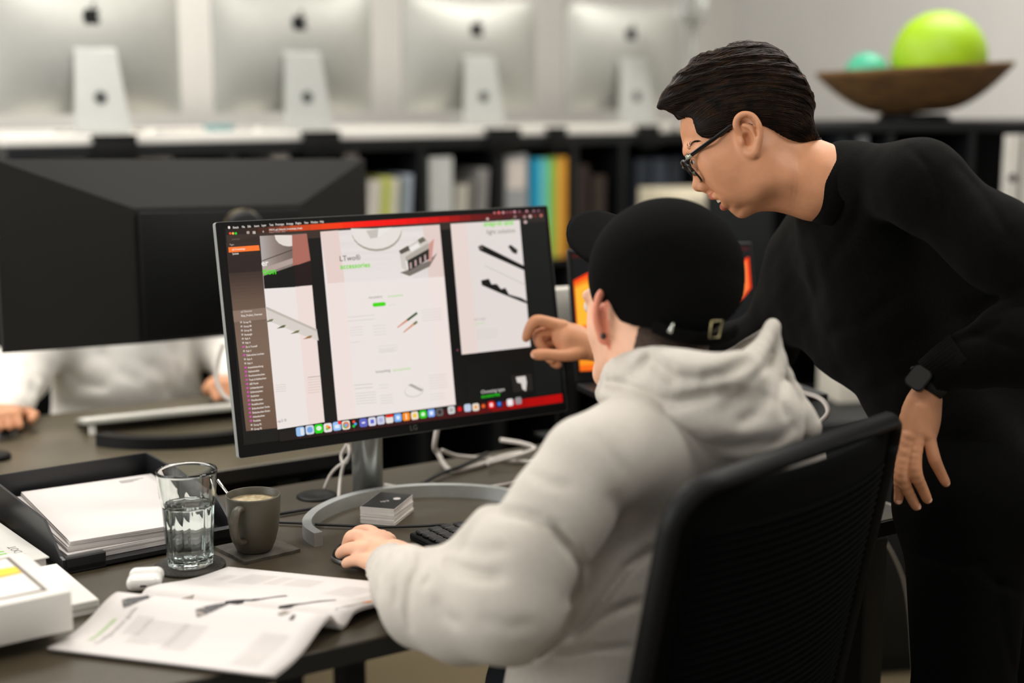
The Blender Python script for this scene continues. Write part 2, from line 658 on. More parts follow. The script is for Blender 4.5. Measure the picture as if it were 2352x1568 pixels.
spine(1540, 1566, 0.32, (30, 37, 46), 'binder', 'dark slate binder nearest the leaning person\'s glasses', 'binder', group=g4)
g5 = 'pale paper sheets at the top of the left bays'
for pa, pb, col, lb in ((70, 200, (205, 196, 186), 'pale paper tray just visible above the dark monitor, leftmost'), (312, 400, (205, 196, 186), 'pale paper tray just visible above the dark monitor, second from left'),
                        (625, 668, (190, 182, 176), 'small pale paper tray above the middle of the dark monitor'), (790, 826, (150, 142, 138), 'greyish paper tray above the right corner of the dark monitor')):
    xa, z = on_front(pa, 356, YF + 0.02)
    xb, _ = on_front(pb, 356, YF + 0.02)
    h = min(z - ZS, 0.362)
    t = thing('paper_tray', lb, 'tray', SL((xa + xb) / 2, YF + 0.02, ZS), math.radians(36), g5)
    w = (xb - xa) / 2
    MB().box((-w, 0, 0), (w, 0.2, h - 0.01), bev=0.002, seg=1).build('tray_body', M_shelf, t)
    MB().box((-w + 0.004, 0.004, h - 0.01), (w - 0.004, 0.19, h + 0.012)).build('sheets', mat('sheets_%d' % col[0], col, rough=0.8), t)

# clear plastic figure standing at the right end of the counter
p = P(1552, 262, 5.0)
t = thing('glass_lamp', 'clear glass bottle lamp at the right end of the counter beside the last computer', 'lamp', (p[0] + 0.05, p[1], ZB))
GL = glassmat('clear_glass', (248, 250, 250))
MB().lathe([(0.045, 0), (0.05, 0.01), (0.02, 0.05), (0.012, 0.10), (0.012, 0.33), (0.02, 0.34), (0.045, 0.37), (0.055, 0.41), (0.045, 0.45), (0.02, 0.475), (0.0, 0.48)], 24).build('glass_body', GL, t)
MB().lathe([(0.055, -0.0), (0.055, 0.006), (0.046, 0.008)], 24, M=Matrix.Translation((0, 0, 0))).build('base', M_alu, t)

# ------------------------------------------------------------------ black sideboard with the basket, at the right
b1, b2 = rot(16)
SB0 = P(1880, 282, 3.75)
zs = float(SB0[2])
SB0 = np.array([SB0[0], SB0[1], 0])
sb = thing('sideboard', 'black metal sideboard with a pale door panel carrying the woven basket', 'sideboard', SB0, math.radians(16))
MB().box((-0.14, 0, zs - 0.028), (1.2, 0.42, zs), bev=0.003).build('top_panel', M_shelf, sb)
for x in (-0.14, 0.21, 0.46, 1.18):
    MB().box((x, 0.002, 0.02), (x + 0.02, 0.40, zs - 0.028)).build('side_panel', M_shelf, sb)
MB().box((-0.12, 0.39, 0.02), (1.18, 0.40, zs - 0.028)).build('back_panel', M_shelf, sb)
for z in (0.02, 0.43, 0.84):
    MB().box((-0.12, 0.004, z), (1.18, 0.39, z + 0.015)).build('shelf_board', M_shelf, sb)


def on_side(px, py):
    r = ray(px, py)
    k = np.dot(SB0 - CAMP, b2) / np.dot(r, b2)
    q = CAMP + r * k
    return float(np.dot(q - SB0, b1)), float(q[2])


xa, _ = on_side(2306, 300)
dr = MB().box((xa, -0.016, 0.46), (xa + 0.047, -0.001, zs - 0.035), bev=0.001).box((xa + 0.062, -0.016, 0.46), (xa + 0.46, -0.001, zs - 0.035), bev=0.001).build('door', mat('cream_door', (214, 210, 202), rough=0.5), sb)
MB().lathe([(0.012, 0), (0.012, 0.004), (0.004, 0.005)], 16, M=frame((xa + 0.024, -0.016, 1.17), (1, 0, 0), (0, 0, 1), (0, -1, 0))).build('lock', M_logo, dr)
for px, c, lb in ((1960, (70, 76, 84), 'grey blue book standing in the black sideboard left of the basket foot'), (2012, (196, 200, 206), 'small white card standing in the black sideboard below the basket')):
    x, z = on_side(px, 330)
    o = MB().box((-0.012, 0, 0), (0.012, 0.16, z - 0.855 + 0.02)).build('book', mat('sb_%d' % c[0], c, rough=0.7))
    o.location = [float(q) for q in (SB0 + b1 * x + b2 * 0.06 + np.array([0, 0, 0.8556]))]
    o.rotation_euler = (0, 0, math.radians(16))
    tag(o, lb, 'book')

# basket on its foot
bc = P(2126, 262, 3.98)
bc = SB0 + b1 * float(np.dot(bc - SB0, b1)) + b2 * 0.19
bc[2] = zs
t = thing('woven_basket', 'wide shallow brown woven basket bowl on the black sideboard holding two balls', 'basket', bc)
M_wick = mat('brown_wicker', (78, 54, 26), rough=0.8, col2=(128, 92, 46), scale=1.0, stretch=(18, 18, 130), bump=0.8, bscale=6)
tiltB = Matrix.Rotation(math.radians(-3.2), 4, 'Y') @ Matrix.Translation((0, 0, 0.012))
prof = []
for k in range(25):
    u = k / 24
    r = 0.085 + (0.272 - 0.085) * u
    prof.append((r + 0.0022 * math.sin(k * 2.6), 0.012 + 0.118 * u ** 1.75))
inner = [(r - 0.014, z + 0.008) for r, z in prof[::-1]]
MB().lathe([(0.0, 0.012)] + prof + [(0.270, 0.139), (0.262, 0.139)] + inner[1:] + [(0.0, 0.02)], 64, M=tiltB, cap=False).build('bowl', M_wick, t)
MB().lathe([(0.10, 0.0), (0.10, 0.012), (0.088, 0.02), (0.0, 0.0205)], 40).build('foot_ring', M_shelf, t)
for (dx, dy, dz, r, col, lb, nm) in ((0.062, 0.0, 0.172, 0.132, (150, 190, 0), 'large lime green ball lying in the woven basket', 'ball'),
                                   (-0.140, 0.0, 0.128, 0.062, (60, 165, 130), 'small teal green ball lying in the woven basket', 'ball')):
    mb = MB()
    n = 40
    mb.lathe([(max(1e-4, r * math.sin(math.pi * k / 24)), -r * math.cos(math.pi * k / 24)) for k in range(25)], n, cap=False)
    o = mb.build(nm, mat('ball_%d' % col[0], col, rough=0.5, var=0.04, scale=8))
    o.location = (bc[0] + dx, bc[1] + dy, zs + dz)
    tag(o, lb, 'ball', 'balls in the basket')

# cream drawer unit behind the two colleagues
p = P(1690, 446, 4.45)
d1, d2 = rot(30)
ch = float(p[2])
t = thing('drawer_cabinet', 'cream drawer cabinet seen between the black cap and the leaning person\'s chin', 'cabinet', (p[0], p[1], 0), math.radians(18))
MB().box((-0.16, 0.0, 0.0), (0.13, 0.4, ch), bev=0.004).build('carcass', mat('cream_lacquer', (206, 196, 172), rough=0.5), t)
for k in range(4):
    z1 = ch - 0.004 - k * (ch - 0.05) / 4
    z0 = z1 - (ch - 0.05) / 4 + 0.012
    MB().box((-0.155, -0.012, z0), (0.125, 0.0, z1), bev=0.002).build('drawer_front', mat('cream_front', (212, 203, 180), rough=0.5), t)
# dark cupboard and box farther right behind the woman
p = T(1925, 955, 0.64)
t = thing('low_cabinet', 'low black cabinet behind the leaning person with a white box on top', 'cabinet', (p[0], p[1], 0), math.radians(10))
MB().box((-0.12, -0.06, 0.02), (0.75, 0.36, 0.64), bev=0.004).build('carcass', M_shelf, t)
MB().box((0.0, -0.072, 0.05), (0.30, -0.061, 0.62), bev=0.002).build('door', M_shelf, t)
MB().box((-0.10, -0.04, 0), (0.73, 0.34, 0.02)).build('plinth', M_blackm, t)
q = T(1995, 928, 0.64)
o = MB().box((-0.075, 0, 0), (0.12, 0.14, 0.155), 0, bev=0.002).box((0.0, -0.0006, 0.055), (0.035, 0.0, 0.085), 1).build('box', [mat('box_white', (214, 208, 194), rough=0.7), M_logo])
o.location = (q[0], q[1] + 0.02, 0.64)
o.rotation_euler = (0, 0, math.radians(10))
tag(o, 'white carton with a dark mark standing behind the woman on a low black cabinet', 'box')

# ------------------------------------------------------------------ the two facing desks


M_desk_glare = mat('desk_linoleum_glare', (94, 86, 69), rough=0.36, var=0.05, scale=60, bump=0.05, bscale=400, spec=0.45)  # same linoleum as the near desk, lightened: wall glare put into the colour


def desk(name, label, a0, a1, c0, c1, legs, top, inset=0.05):
    t = thing(name, label, 'desk', R((a0 + a1) / 2, (c0 + c1) / 2, 0), A, 'facing desks')
    L = local_of(t)
    hx, hy = (a1 - a0) / 2, (c1 - c0) / 2
    MB().box((-hx, -hy, 0.715), (hx, hy, 0.74), 0, bev=0.0015, seg=1).build('tabletop', top, t)
    MB().box((-hx, -hy - 0.0015, 0.714), (hx, -hy, 0.738), 0).build('edge_band', M_deskedge, t)
    for sx in legs:
        MB().box((sx - 0.025, -hy + 0.05, 0.03), (sx + 0.025, -hy + 0.10, 0.69), bev=0.003, seg=1).build('leg', M_blackm, t)
        MB().box((sx - 0.025, hy - inset - 0.05, 0.03), (sx + 0.025, hy - inset, 0.69), bev=0.003, seg=1).build('leg', M_blackm, t)
        MB().box((sx - 0.03, -hy + 0.02, 0), (sx + 0.03, hy - inset + 0.02, 0.03), bev=0.003, seg=1).build('foot', M_blackm, t)
    MB().box((-hx + 0.06, -hy + 0.09, 0.675), (hx - 0.06, -hy + 0.12, 0.715)).box((-hx + 0.06, hy - 0.12, 0.675), (hx - 0.06, hy - 0.09, 0.715)).build('rail', M_blackm, t)
    return t


nd = desk('desk', 'dark grey brown desk in front carrying the lit screen, mug and open catalogue', 0.05, 1.735, 1.485, 2.185, (-0.75, 0.812), M_desk)
fd = desk('desk', 'grey brown desk behind, carrying the dark monitor and white keyboard', -0.1, 1.215, 2.338, 2.955, (-0.6, 0.625), M_desk_glare, 0.22)
# black trough added between the desks: darkens the gap, holds the roll
t = thing('gap_trough', 'black metal trough added to darken the gap between the two desks', 'trough', R(1.0, 2.262, 0.0), A)
MB().box((-0.8, -0.07, 0.60), (0.8, 0.07, 0.605)).box((-0.8, -0.07, 0.605), (0.8, -0.066, 0.66)).box((-0.8, 0.066, 0.605), (0.8, 0.07, 0.66)).build('channel', M_blackm, t)
for sx in (-0.7, 0.7):
    MB().box((sx, -0.07, 0.0), (sx + 0.03, 0.07, 0.60)).build('bracket', M_blackm, t)
# tan cardboard roll lying in the trough
pc = R(0.905, 2.255, 0.605 + 0.032)
o = MB().lathe([(0.028, -0.07), (0.031, -0.068), (0.031, 0.068), (0.028, 0.07)], 28, M=Matrix.Rotation(math.pi / 2, 4, 'Y')).build('cardboard_roll', mat('tan_cardboard', (176, 136, 74), rough=0.8))
o.location = [float(c) for c in pc]
o.rotation_euler = (0, 0, A)
tag(o, 'tan cardboard roll lying in the dark gap behind the water glass', 'roll')

# ------------------------------------------------------------------ lit monitor
yaw, tlt = math.radians(32.76), math.radians(10.4)
LC = np.array([-0.178, 2.310, 1.027])
le = np.array([math.cos(yaw), math.sin(yaw), 0])
ln0 = np.array([math.sin(yaw), -math.cos(yaw), 0])
lu = np.array([0, 0, 1]) * math.cos(tlt) - ln0 * math.sin(tlt)
ln = np.cross(le, lu)
ML = frame(LC, le, lu, ln)          # local x right, y up, z towards the viewer
pb = T(845, 1138)
mon = thing('monitor', 'lit computer monitor showing white web page layouts, silver round pole and curved foot', 'monitor', (pb[0], pb[1], 0.74))
WL, HL = 0.6135, 0.3635
off = (pb[0], pb[1], 0.74)


def bld(mb, name, m, parent):
    # world-authored mesh below an unrotated empty
    L = Matrix.Translation(-Vector(parent.matrix_world.translation if parent.parent else parent.location))
    mb.v = [L @ v for v in mb.v]
    return mb.build(name, m, parent)


mb = MB()
mb.prism(rounded(WL, HL, 0.004), -0.011, -0.0003, 0, ML)
mb.prism(rounded(WL - 0.03, HL - 0.03, 0.02), -0.024, -0.011, 0, ML)
mb.prism(rounded(0.30, 0.22, 0.03), -0.034, -0.024, 0, ML)
bld(mb, 'back_housing', [mat('monitor_back_grey', (150, 154, 152), rough=0.45, metal=0.3)], mon)
mb = MB()
mb.prism(rounded(WL - 0.001, HL - 0.001, 0.004), -0.0003, 0.0, 0, ML)
fr = bld(mb, 'bezel', M_black, mon)
mb = MB()
mb.text('LG', 0.012, ML @ Matrix.Translation((-0.0085, -HL / 2 + 0.0055, 0.0003)))
bld(mb, 'maker_mark', mat('dim_grey', (88, 90, 90), rough=0.5), mon)


def S(px, py):
    r = ray(px, py)
    k = np.dot(LC - CAMP, ln) / np.dot(r, ln)
    q = CAMP + r * k - LC
    return float(np.dot(q, le)), float(np.dot(q, lu))


scr = MB()
smats = []


def sm(col, k=1.0):
    m = emit(col, k)
    if m not in smats:
        smats.append(m)
    return smats.index(m)


lev = [0.0004]


def poly(pts, col, z=None):
    q = [S(*p) for p in pts]
    ar = sum(q[i][0] * q[(i + 1) % len(q)][1] - q[(i + 1) % len(q)][0] * q[i][1] for i in range(len(q)))
    if ar < 0:
        q = q[::-1]
    zz = lev[0] if z is None else z
    scr.add([(a, b, zz) for a, b in q], [list(range(len(q)))], sm(col), False, ML)


def lerp(a, b, t):
    return tuple(a[i] + (b[i] - a[i]) * t for i in range(len(a)))


def strip(p0, p1, q1, q0, cols, n=12):
    # p0->p1 top edge, q0->q1 bottom edge, colour running along
    for i in range(n):
        a, b = i / n, (i + 1) / n
        t = (a + b) / 2 * (len(cols) - 1)
        k = min(int(t), len(cols) - 2)
        c = tuple(int(x) for x in lerp(cols[k], cols[k + 1], t - k))
        poly([lerp(p0, p1, a), lerp(p0, p1, b), lerp(q0, q1, b), lerp(q0, q1, a)], c)


def stxt(s, px, py, hpx, col, bold=False, z=0.0014):
    # px,py: left end of the baseline; hpx: capital height in photo pixels
    x, y = S(px, py)
    k = 2.33 / FPX
    scr.text(s, hpx * k / 0.70, ML @ Matrix.Translation((x, y, z)) @ Matrix.Diagonal((0.76 if hpx < 6 else 1.0, 1, 1, 1)), sm(col), bold=bold)


def srr(px, py, wpx, hpx, rpx, col, z=None):
    x, y = S(px, py)
    k = 2.35 / FPX
    scr.add([(a + x, b + y, lev[0] if z is None else z) for a, b in rounded(wpx * k * 1.12, hpx * k, rpx * k)], [list(range(24))], sm(col), False, ML)


W = (235, 226, 222)
lev[0] = 0.0003
poly([(514, 524), (1250, 482), (1293, 928), (560, 1022)], (12, 13, 12))
lev[0] = 0.0006
# menu bar, toolbar
strip((518, 527), (1250, 483), (1251, 496), (519, 540), [(30, 26, 24), (60, 34, 24), (190, 70, 20), (245, 60, 0), (250, 10, 0), (240, 0, 0), (200, 5, 5), (110, 12, 12), (70, 20, 24), (50, 24, 28)], 30)
strip((519, 540), (1251, 496), (1253, 512), (521, 560), [(58, 44, 38), (60, 44, 38), (58, 42, 36), (48, 38, 34), (40, 34, 32)], 8)
# side bar
strip((519, 557), (525, 628), (607, 622), (597, 540), [(58, 44, 38), (44, 33, 29), (44, 33, 29)], 6)
strip((525, 628), (565, 990), (640, 982), (607, 622), [(60, 46, 40), (100, 80, 68), (118, 96, 82), (122, 100, 84), (118, 94, 78), (112, 88, 72), (106, 82, 66)], 48)
poly([(534, 714), (616, 706), (619, 732), (537, 740)], (136, 114, 100), 0.0008)
poly([(524, 568), (594, 563), (596, 575), (525, 580)], (255, 120, 46), 0.0009)
lev[0] = 0.0008
# first column: picture and page
strip((596, 542), (704, 536), (717, 655), (606, 663), [(176, 168, 164), (140, 124, 116), (112, 98, 92), (130, 112, 104)], 30)
lev[0] = 0.0010
poly([(604, 629), (714, 590), (717, 657), (607, 663)], (14, 15, 14))
poly([(603, 616), (709, 580), (711, 597), (604, 634)], (176, 158, 150))
poly([(602, 598), (705, 560), (706, 562), (602, 600)], (70, 60, 56))
pts = [(632 + 0, 541)]
for k in range(9):
    a = math.pi * k / 8
    pts.append((663 - 33 * math.cos(a), 540 + 26 * math.sin(a)))
poly(pts[1:], (226, 216, 208))
lev[0] = 0.0011
poly([(670, 540), (704, 537), (713, 602), (672, 610)], (170, 104, 92), 0.00105)
poly([(675, 611), (713, 598), (717, 655), (680, 659)], (30, 16, 16))
poly([(606, 663), (716, 655), (745, 969), (637, 986)], W, 0.0009)
poly([(678, 658), (716, 655), (745, 969), (708, 975)], (236, 218, 212))
poly([(611, 706), (727, 758), (731, 782), (690, 768), (614, 736)], (214, 206, 198), 0.0012)
poly([(611, 704), (727, 756), (728, 762), (611, 710)], (190, 182, 172), 0.0013)
for x, y, c in ((620, 736, (120, 120, 96)), (648, 750, (92, 96, 66)), (680, 762, (110, 110, 70)), (709, 774, (150, 110, 70))):
    poly([(x - 14, y + 5), (x, y - 3), (x + 8, y - 4), (x + 4, y + 2)], c, 0.0013)
for k in range(4):
    poly([(632, 884 + 5 * k), (656, 882 + 5 * k), (656, 883 + 5 * k), (632, 885 + 5 * k)], (200, 192, 184), 0.0013)
for k in range(7):
    poly([(706, 866 + 6 * k), (735, 863 + 6 * k), (735, 864 + 6 * k), (706, 867 + 6 * k)], (206, 184, 172) if k else (120, 110, 104), 0.0013)
# middle page
lev[0] = 0.0010
poly([(735, 532), (1009, 516), (1046, 929), (775, 966)], W)
strip((735, 532), (752, 651), (1020, 635), (1009, 516), [(206, 200, 196), (214, 208, 204), (220, 214, 210)], 16)
lev[0] = 0.0011
poly([(735, 532), (776, 529), (791, 648), (752, 651)], (228, 206, 199))
poly([(752, 651), (791, 648), (817, 960), (775, 966)], (238, 222, 217))
poly([(970, 519), (1009, 516), (1020, 635), (984, 637)], (226, 204, 198))
poly([(984, 637), (1020, 635), (1046, 929), (1008, 934)], (238, 224, 219))
lev[0] = 0.0012
pl = [(863 - 58 * math.cos(math.pi * k / 12), 525 + 52 * math.sin(math.pi * k / 12) - 5 * math.sin(math.pi * k / 12)) for k in range(13)]
poly([(a + 1, b + 5) for a, b in pl], (166, 160, 146))
poly(pl, (228, 222, 216), 0.0013)
poly([(840, 530), (868, 526), (892, 524), (868, 545), (850, 548)], (196, 190, 182), 0.0014)
poly([(868, 524), (900, 522), (866, 547)], (232, 228, 222), 0.0015)
# connector block picture
poly([(918, 626), (930, 622), (985, 598), (1004, 580), (986, 612), (940, 634)], (120, 112, 104), 0.0013)
poly([(934, 592), (984, 567), (990, 592), (938, 622)], (40, 40, 36), 0.0014)
poly([(916, 578), (972, 543), (984, 556), (984, 570), (930, 598), (934, 622), (922, 616)], (206, 200, 192), 0.0015)
poly([(930, 590), (983, 558), (984, 571), (932, 600)], (176, 168, 158), 0.0016)
poly([(915, 576), (936, 564), (942, 574), (920, 584)], (88, 84, 74), 0.0016)
poly([(958, 551), (970, 544), (978, 552), (964, 560)], (110, 106, 92), 0.0016)
poly([(938, 570), (958, 558), (964, 566), (944, 578)], (236, 232, 226), 0.0017)
for k in range(4):
    x = 940 + 11 * k
    poly([(x, 604 - 6 * k), (x + 4, 602 - 6 * k), (x + 5, 616 - 6 * k), (x + 1, 618 - 6 * k)], (190, 160, 156), 0.0017)
poly([(984, 560), (996, 548), (990, 600), (984, 600)], (206, 150, 140), 0.0016)
stxt('LTwo®', 779, 600, 12, (52, 50, 44))
stxt('accessories', 781, 618, 11.5, (110, 214, 20), True)
stxt('necessary', 846, 686, 6.2, (120, 112, 104))
stxt('accessories', 890, 683, 6.2, (140, 216, 90))
stxt('mounting', 862, 857, 7, (120, 112, 104))
stxt('accessories', 902, 853, 7, (150, 216, 100))
srr(870, 699, 30, 9, 4.4, (70, 214, 10), 0.0014)
stxt('assembly', 892, 702, 4.5, (214, 206, 200))
for (x0, y0, x1, n, dy, c) in ((797, 728, 860, 2, 9, 206), (802, 752, 832, 4, 6, 214), (855, 748, 885, 4, 7, 212), (804, 786, 825, 1, 5, 210), (868, 795, 912, 3, 6, 214), (870, 804, 905, 2, 5, 214), (966, 712, 1012, 5, 6, 214),
                              (813, 884, 855, 2, 8, 190), (870, 884, 890, 2, 7, 212), (815, 903, 862, 5, 6, 204), (872, 908, 900, 4, 6, 208), (982, 862, 1024, 6, 6, 214), (986, 905, 1020, 3, 6, 216)):
    for k in range(n):
        y = y0 + dy * k
        s_ = -0.085 * (x1 - x0)
        xx = x0 + 0.12 * dy * k
        poly([(xx, y), (x1 + 0.1 * dy * k, y + s_), (x1 + 0.1 * dy * k, y + s_ + 1.2), (xx, y + 1.2)], (c, c - 8, c - 14), 0.0013)
# pens
for (x0, y0, x1, y1, xm, c1, c2) in ((912, 752, 957, 718, 0.5, (210, 130, 90), (10, 70, 10)), (926, 763, 957, 738, 0.75, (206, 140, 90), (90, 100, 40))):
    n_ = np.array([y1 - y0, -(x1 - x0)]) / math.hypot(x1 - x0, y1 - y0) * 2.2
    pm = (x0 + (x1 - x0) * xm, y0 + (y1 - y0) * xm)
    poly([(x0 - n_[0] * .5, y0 - n_[1] * .5), (pm[0] - n_[0], pm[1] - n_[1]), (pm[0] + n_[0], pm[1] + n_[1]), (x0 + n_[0] * .5, y0 + n_[1] * .5)], c1, 0.0014)
    poly([(pm[0] - n_[0] * 1.3, pm[1] - n_[1] * 1.3), (x1 - n_[0] * 1.3, y1 - n_[1] * 1.3), (x1 + n_[0], y1 + n_[1]), (pm[0] + n_[0], pm[1] + n_[1])], c2, 0.0014)
el = [(950 + 22 * math.cos(a * math.pi / 10), 898 + 14 * math.sin(a * math.pi / 10) - 0.1 * 22 * math.cos(a * math.pi / 10)) for a in range(20)]
poly(el, (206, 198, 192), 0.0013)
poly([(950 + (x - 950) * .93, 898 + (y - 898) * .9 - 1) for x, y in el], W, 0.0014)
poly([(936, 884), (944, 881), (972, 895), (966, 899)], (176, 168, 160), 0.0015)
# right page
lev[0] = 0.0010
poly([(1034, 514), (1193, 505), (1218, 796), (1060, 814)], (226, 217, 213))
lev[0] = 0.0011
poly([(1034, 514), (1070, 512), (1097, 810), (1060, 814)], (230, 213, 206))
stxt('snap-in and', 1110, 520, 13, (110, 220, 30), True)
stxt('light solution', 1117, 538, 11, (112, 108, 96))
poly([(1097, 566), (1106, 562), (1204, 611), (1206, 622), (1100, 575)], (16, 17, 15), 0.0013)
poly([(1097, 566), (1106, 562), (1109, 572), (1100, 575)], (90, 82, 80), 0.0014)
poly([(1112, 608), (1206, 653), (1206, 656), (1112, 611)], (206, 200, 186), 0.0013)
poly([(1104, 644), (1122, 640), (1128, 653), (1140, 652), (1150, 664), (1160, 661), (1168, 676), (1182, 680), (1196, 684), (1207, 690), (1211, 698), (1150, 674), (1106, 655)], (22, 22, 20), 0.0013)
poly([(1166, 566), (1172, 562), (1188, 574), (1186, 584), (1176, 580)], (40, 38, 36), 0.0013)
stxt('self or angled', 1088, 736, 5.5, (160, 154, 146))
stxt('easy mount', 1090, 746, 5.5, (170, 216, 130))
for k in range(5):
    poly([(1094, 758 + 5 * k), (1142, 753 + 5 * k), (1142, 754 + 5 * k), (1094, 759 + 5 * k)], (208, 200, 194), 0.0013)
# lower right teaser
poly([(1068, 838), (1222, 820), (1232, 900), (1075, 928)], (14, 15, 14), 0.0009)
poly([(1173, 862), (1220, 858), (1224, 896), (1178, 901)], (36, 32, 30), 0.0012)
poly([(1184, 866), (1206, 863), (1209, 878), (1207, 898), (1199, 893), (1196, 880), (1187, 878)], (214, 206, 200), 0.0013)
stxt('Choosing type', 1104, 904, 8, (226, 220, 214))
stxt('accessories', 1105, 914, 8, (30, 200, 20), True)
# inspector pane
poly([(1196, 512), (1252, 508), (1289, 900), (1228, 908)], (20, 22, 20), 0.0008)
# dock area
strip((640, 992), (1290, 904), (1292, 923), (642, 1014), [(18, 16, 16), (30, 12, 14), (44, 10, 13), (52, 10, 14), (62, 8, 12), (90, 4, 8), (170, 4, 4), (186, 4, 4)], 16)
dock = [(538, 1390, (150, 190, 235)), (594, 1380, (205, 212, 226)), (647, 1373, (30, 210, 20)), (700, 1367, (230, 224, 222)), (754, 1358, (150, 190, 240)), (807, 1352, (228, 226, 214)), (858, 1345, (24, 14, 16)),
        (910, 1338, (96, 100, 190)), (962, 1331, (216, 216, 232)), (1013, 1323, (204, 206, 226)), (1064, 1316, (228, 222, 216)), (1114, 1308, (120, 170, 235)), (1163, 1302, (250, 140, 24)), (1213, 1296, (236, 222, 200)),
        (1262, 1288, (26, 200, 20)), (1311, 1281, (120, 160, 235)), (1360, 1275, (96, 92, 92)), (1429, 1263, (206, 206, 206)), (1478, 1258, (56, 10, 14)), (1525, 1250, (190, 204, 224)), (1573, 1246, (226, 218, 200)),
        (1618, 1240, (60, 16, 12)), (1665, 1233, (214, 10, 10)), (1712, 1227, (16, 30, 60)), (1775, 1218, (226, 216, 216)), (1825, 1208, (150, 140, 144))]
for i, (x, y, c) in enumerate(dock):
    px, py = 480 + x * 0.389, 450 + y * 0.389
    srr(px, py, 18 - i * 0.08, 20 - i * 0.12, 4.5, c, 0.0012)
    if i == 0:
        srr(px + 4, py, 7, 16, 3, (222, 226, 232), 0.0013)
    elif i == 1:
        srr(px, py, 12, 13, 6, (110, 160, 224), 0.0013)
    elif i == 2:
        srr(px, py - 1, 11, 10, 5, (214, 240, 206), 0.0013)
    elif i == 3:
        for a, cc in ((0, (240, 70, 40)), (2.1, (110, 190, 60)), (4.2, (240, 170, 40))):
            srr(px + 3 * math.cos(a), py + 3 * math.sin(a), 6, 6, 3, cc, 0.0013 + a * 1e-5)
    elif i == 4:
        srr(px + 6, py - 8, 8, 8, 4, (240, 40, 30), 0.0013)
        srr(px, py + 1, 10, 8, 2, (224, 234, 246), 0.0013)
    elif i == 5:
        srr(px, py, 14, 15, 7, (226, 120, 60), 0.0013)
        srr(px - 2, py + 2, 9, 10, 5, (120, 180, 70), 0.0014)
        srr(px, py, 7, 7, 3.5, (120, 160, 230), 0.0015)
    elif i == 6:
        srr(px - 2, py - 5, 6, 6, 3, (240, 70, 40), 0.0013)
        srr(px + 2, py, 6, 6, 3, (60, 160, 230), 0.0014)
        srr(px - 2, py + 5, 6, 6, 3, (30, 190, 60), 0.0013)
    elif i == 10:
        srr(px, py - 7, 17, 6, 2, (226, 30, 20), 0.0013)
    elif i == 12:
        srr(px, py, 3, 13, 1.4, (250, 224, 190), 0.0013)
    elif i in (7, 8, 9, 11, 13, 15, 16, 17, 22, 23, 24):
        srr(px, py, 8, 4 if i == 7 else 9, 2, {7: (224, 224, 246), 8: (96, 104, 206), 9: (170, 176, 214), 11: (214, 232, 250), 13: (246, 200, 60), 15: (226, 236, 250), 16: (40, 40, 40), 17: (170, 170, 170), 22: (250, 214, 210), 23: (60, 120, 220), 24: (246, 240, 240)}[i], 0.0013)
    elif i == 14:
        srr(px, py, 9, 9, 4.5, (214, 244, 206), 0.0013)
    elif i == 18:
        srr(px, py, 10, 11, 5, (220, 10, 16), 0.0013)
    elif i == 20:
        srr(px, py, 8, 8, 4, (240, 150, 40), 0.0013)
    elif i == 21:
        srr(px, py, 9, 9, 4, (226, 90, 30), 0.0013)
    if i in (0, 1, 4, 5, 6):
        srr(px, py + 13, 2, 2, 1, (150, 40, 60), 0.0012)
# window buttons, menu words, labels
for x, c in ((528, (240, 80, 60)), (534.5, (240, 180, 70)), (541, (30, 210, 40))):
    srr(x, 536, 4.6, 5.2, 2.2, c, 0.0012)
LW = (230, 220, 212)
for s, x, y in (('Sketch', 534, 525), ('File', 555, 523.5), ('Edit', 568, 522.5), ('Insert', 583, 521.5), ('Layer', 600, 520), ('Text', 618, 519), ('Prototype', 632, 518), ('Arrange', 657, 516.5), ('Plugins', 678, 515), ('View', 698, 514), ('Window', 713, 513), ('Help', 734, 511.5)):
    stxt(s, x, y, 4.6, LW, True)
srr(525.5, 522.5, 4.6, 6, 2.2, LW, 0.0012)
stxt('190318_up2_Relaunch_Screendesign_Details', 617, 530, 4.0, LW, True)
stxt('Relaunch Website - ABGB', 618, 535, 3.2, (180, 160, 150))
srr(569, 534, 6, 6, 2, (170, 156, 148), 0.0012)
srr(583, 534, 6, 6, 1, (190, 176, 168), 0.0012)
srr(604, 532, 3, 4, 1, (170, 156, 148), 0.0012)
stxt('Search Layers', 532, 551, 3.0, (130, 112, 102))
stxt('Pages', 527, 564, 4, (190, 176, 168))
stxt('up2 Screendesign', 532, 575, 4, (255, 226, 206), True)
stxt('Symbols', 533, 585, 4, LW, True)
stxt('up2 Elemente', 552, 718, 4.4, LW)
stxt('Shop_Product_Overview', 553, 727.5, 4.4, LW, True)
rows = ['Group 92', 'Group 88', 'Group 85', 'Rectangle', 'Path 4', 'Path 4', 'Do it Yourself', 'Path 4', 'Dekoratives Leuchten', 'Path 4', 'Path 4', 'Aussenbeleuchtung', 'Hallenstrahler', 'Feuchtraumleuchten', 'Track & Stehleuchten',
        'LED Panels', 'Lichtbandsystem', 'Schienensystem', 'Notlichter', 'Wandleuchten', 'Pendelleuchten', 'Einbauleuchten Decke', 'Einbauleuchten Boden', 'Anbauleuchten', 'Produkte', 'Group 92', 'Group 92']
for k, s in enumerate(rows):
    t_ = k / 26
    x, y = 549 + 25 * t_, 741 + 245 * t_
    pink = k in (6, 8) or 11 <= k <= 24
    stxt(s, x + 9, y + 1.5, 4.2, LW, True)
    if pink:
        poly([(x + 1, y - 3), (x + 6, y - 3.4), (x + 6, y + 1), (x + 1, y + 1.4)], (200, 80, 170), 0.0013)
    else:
        srr(x + 4, y - 1, 4, 4, 1, (190, 176, 166), 0.0013)
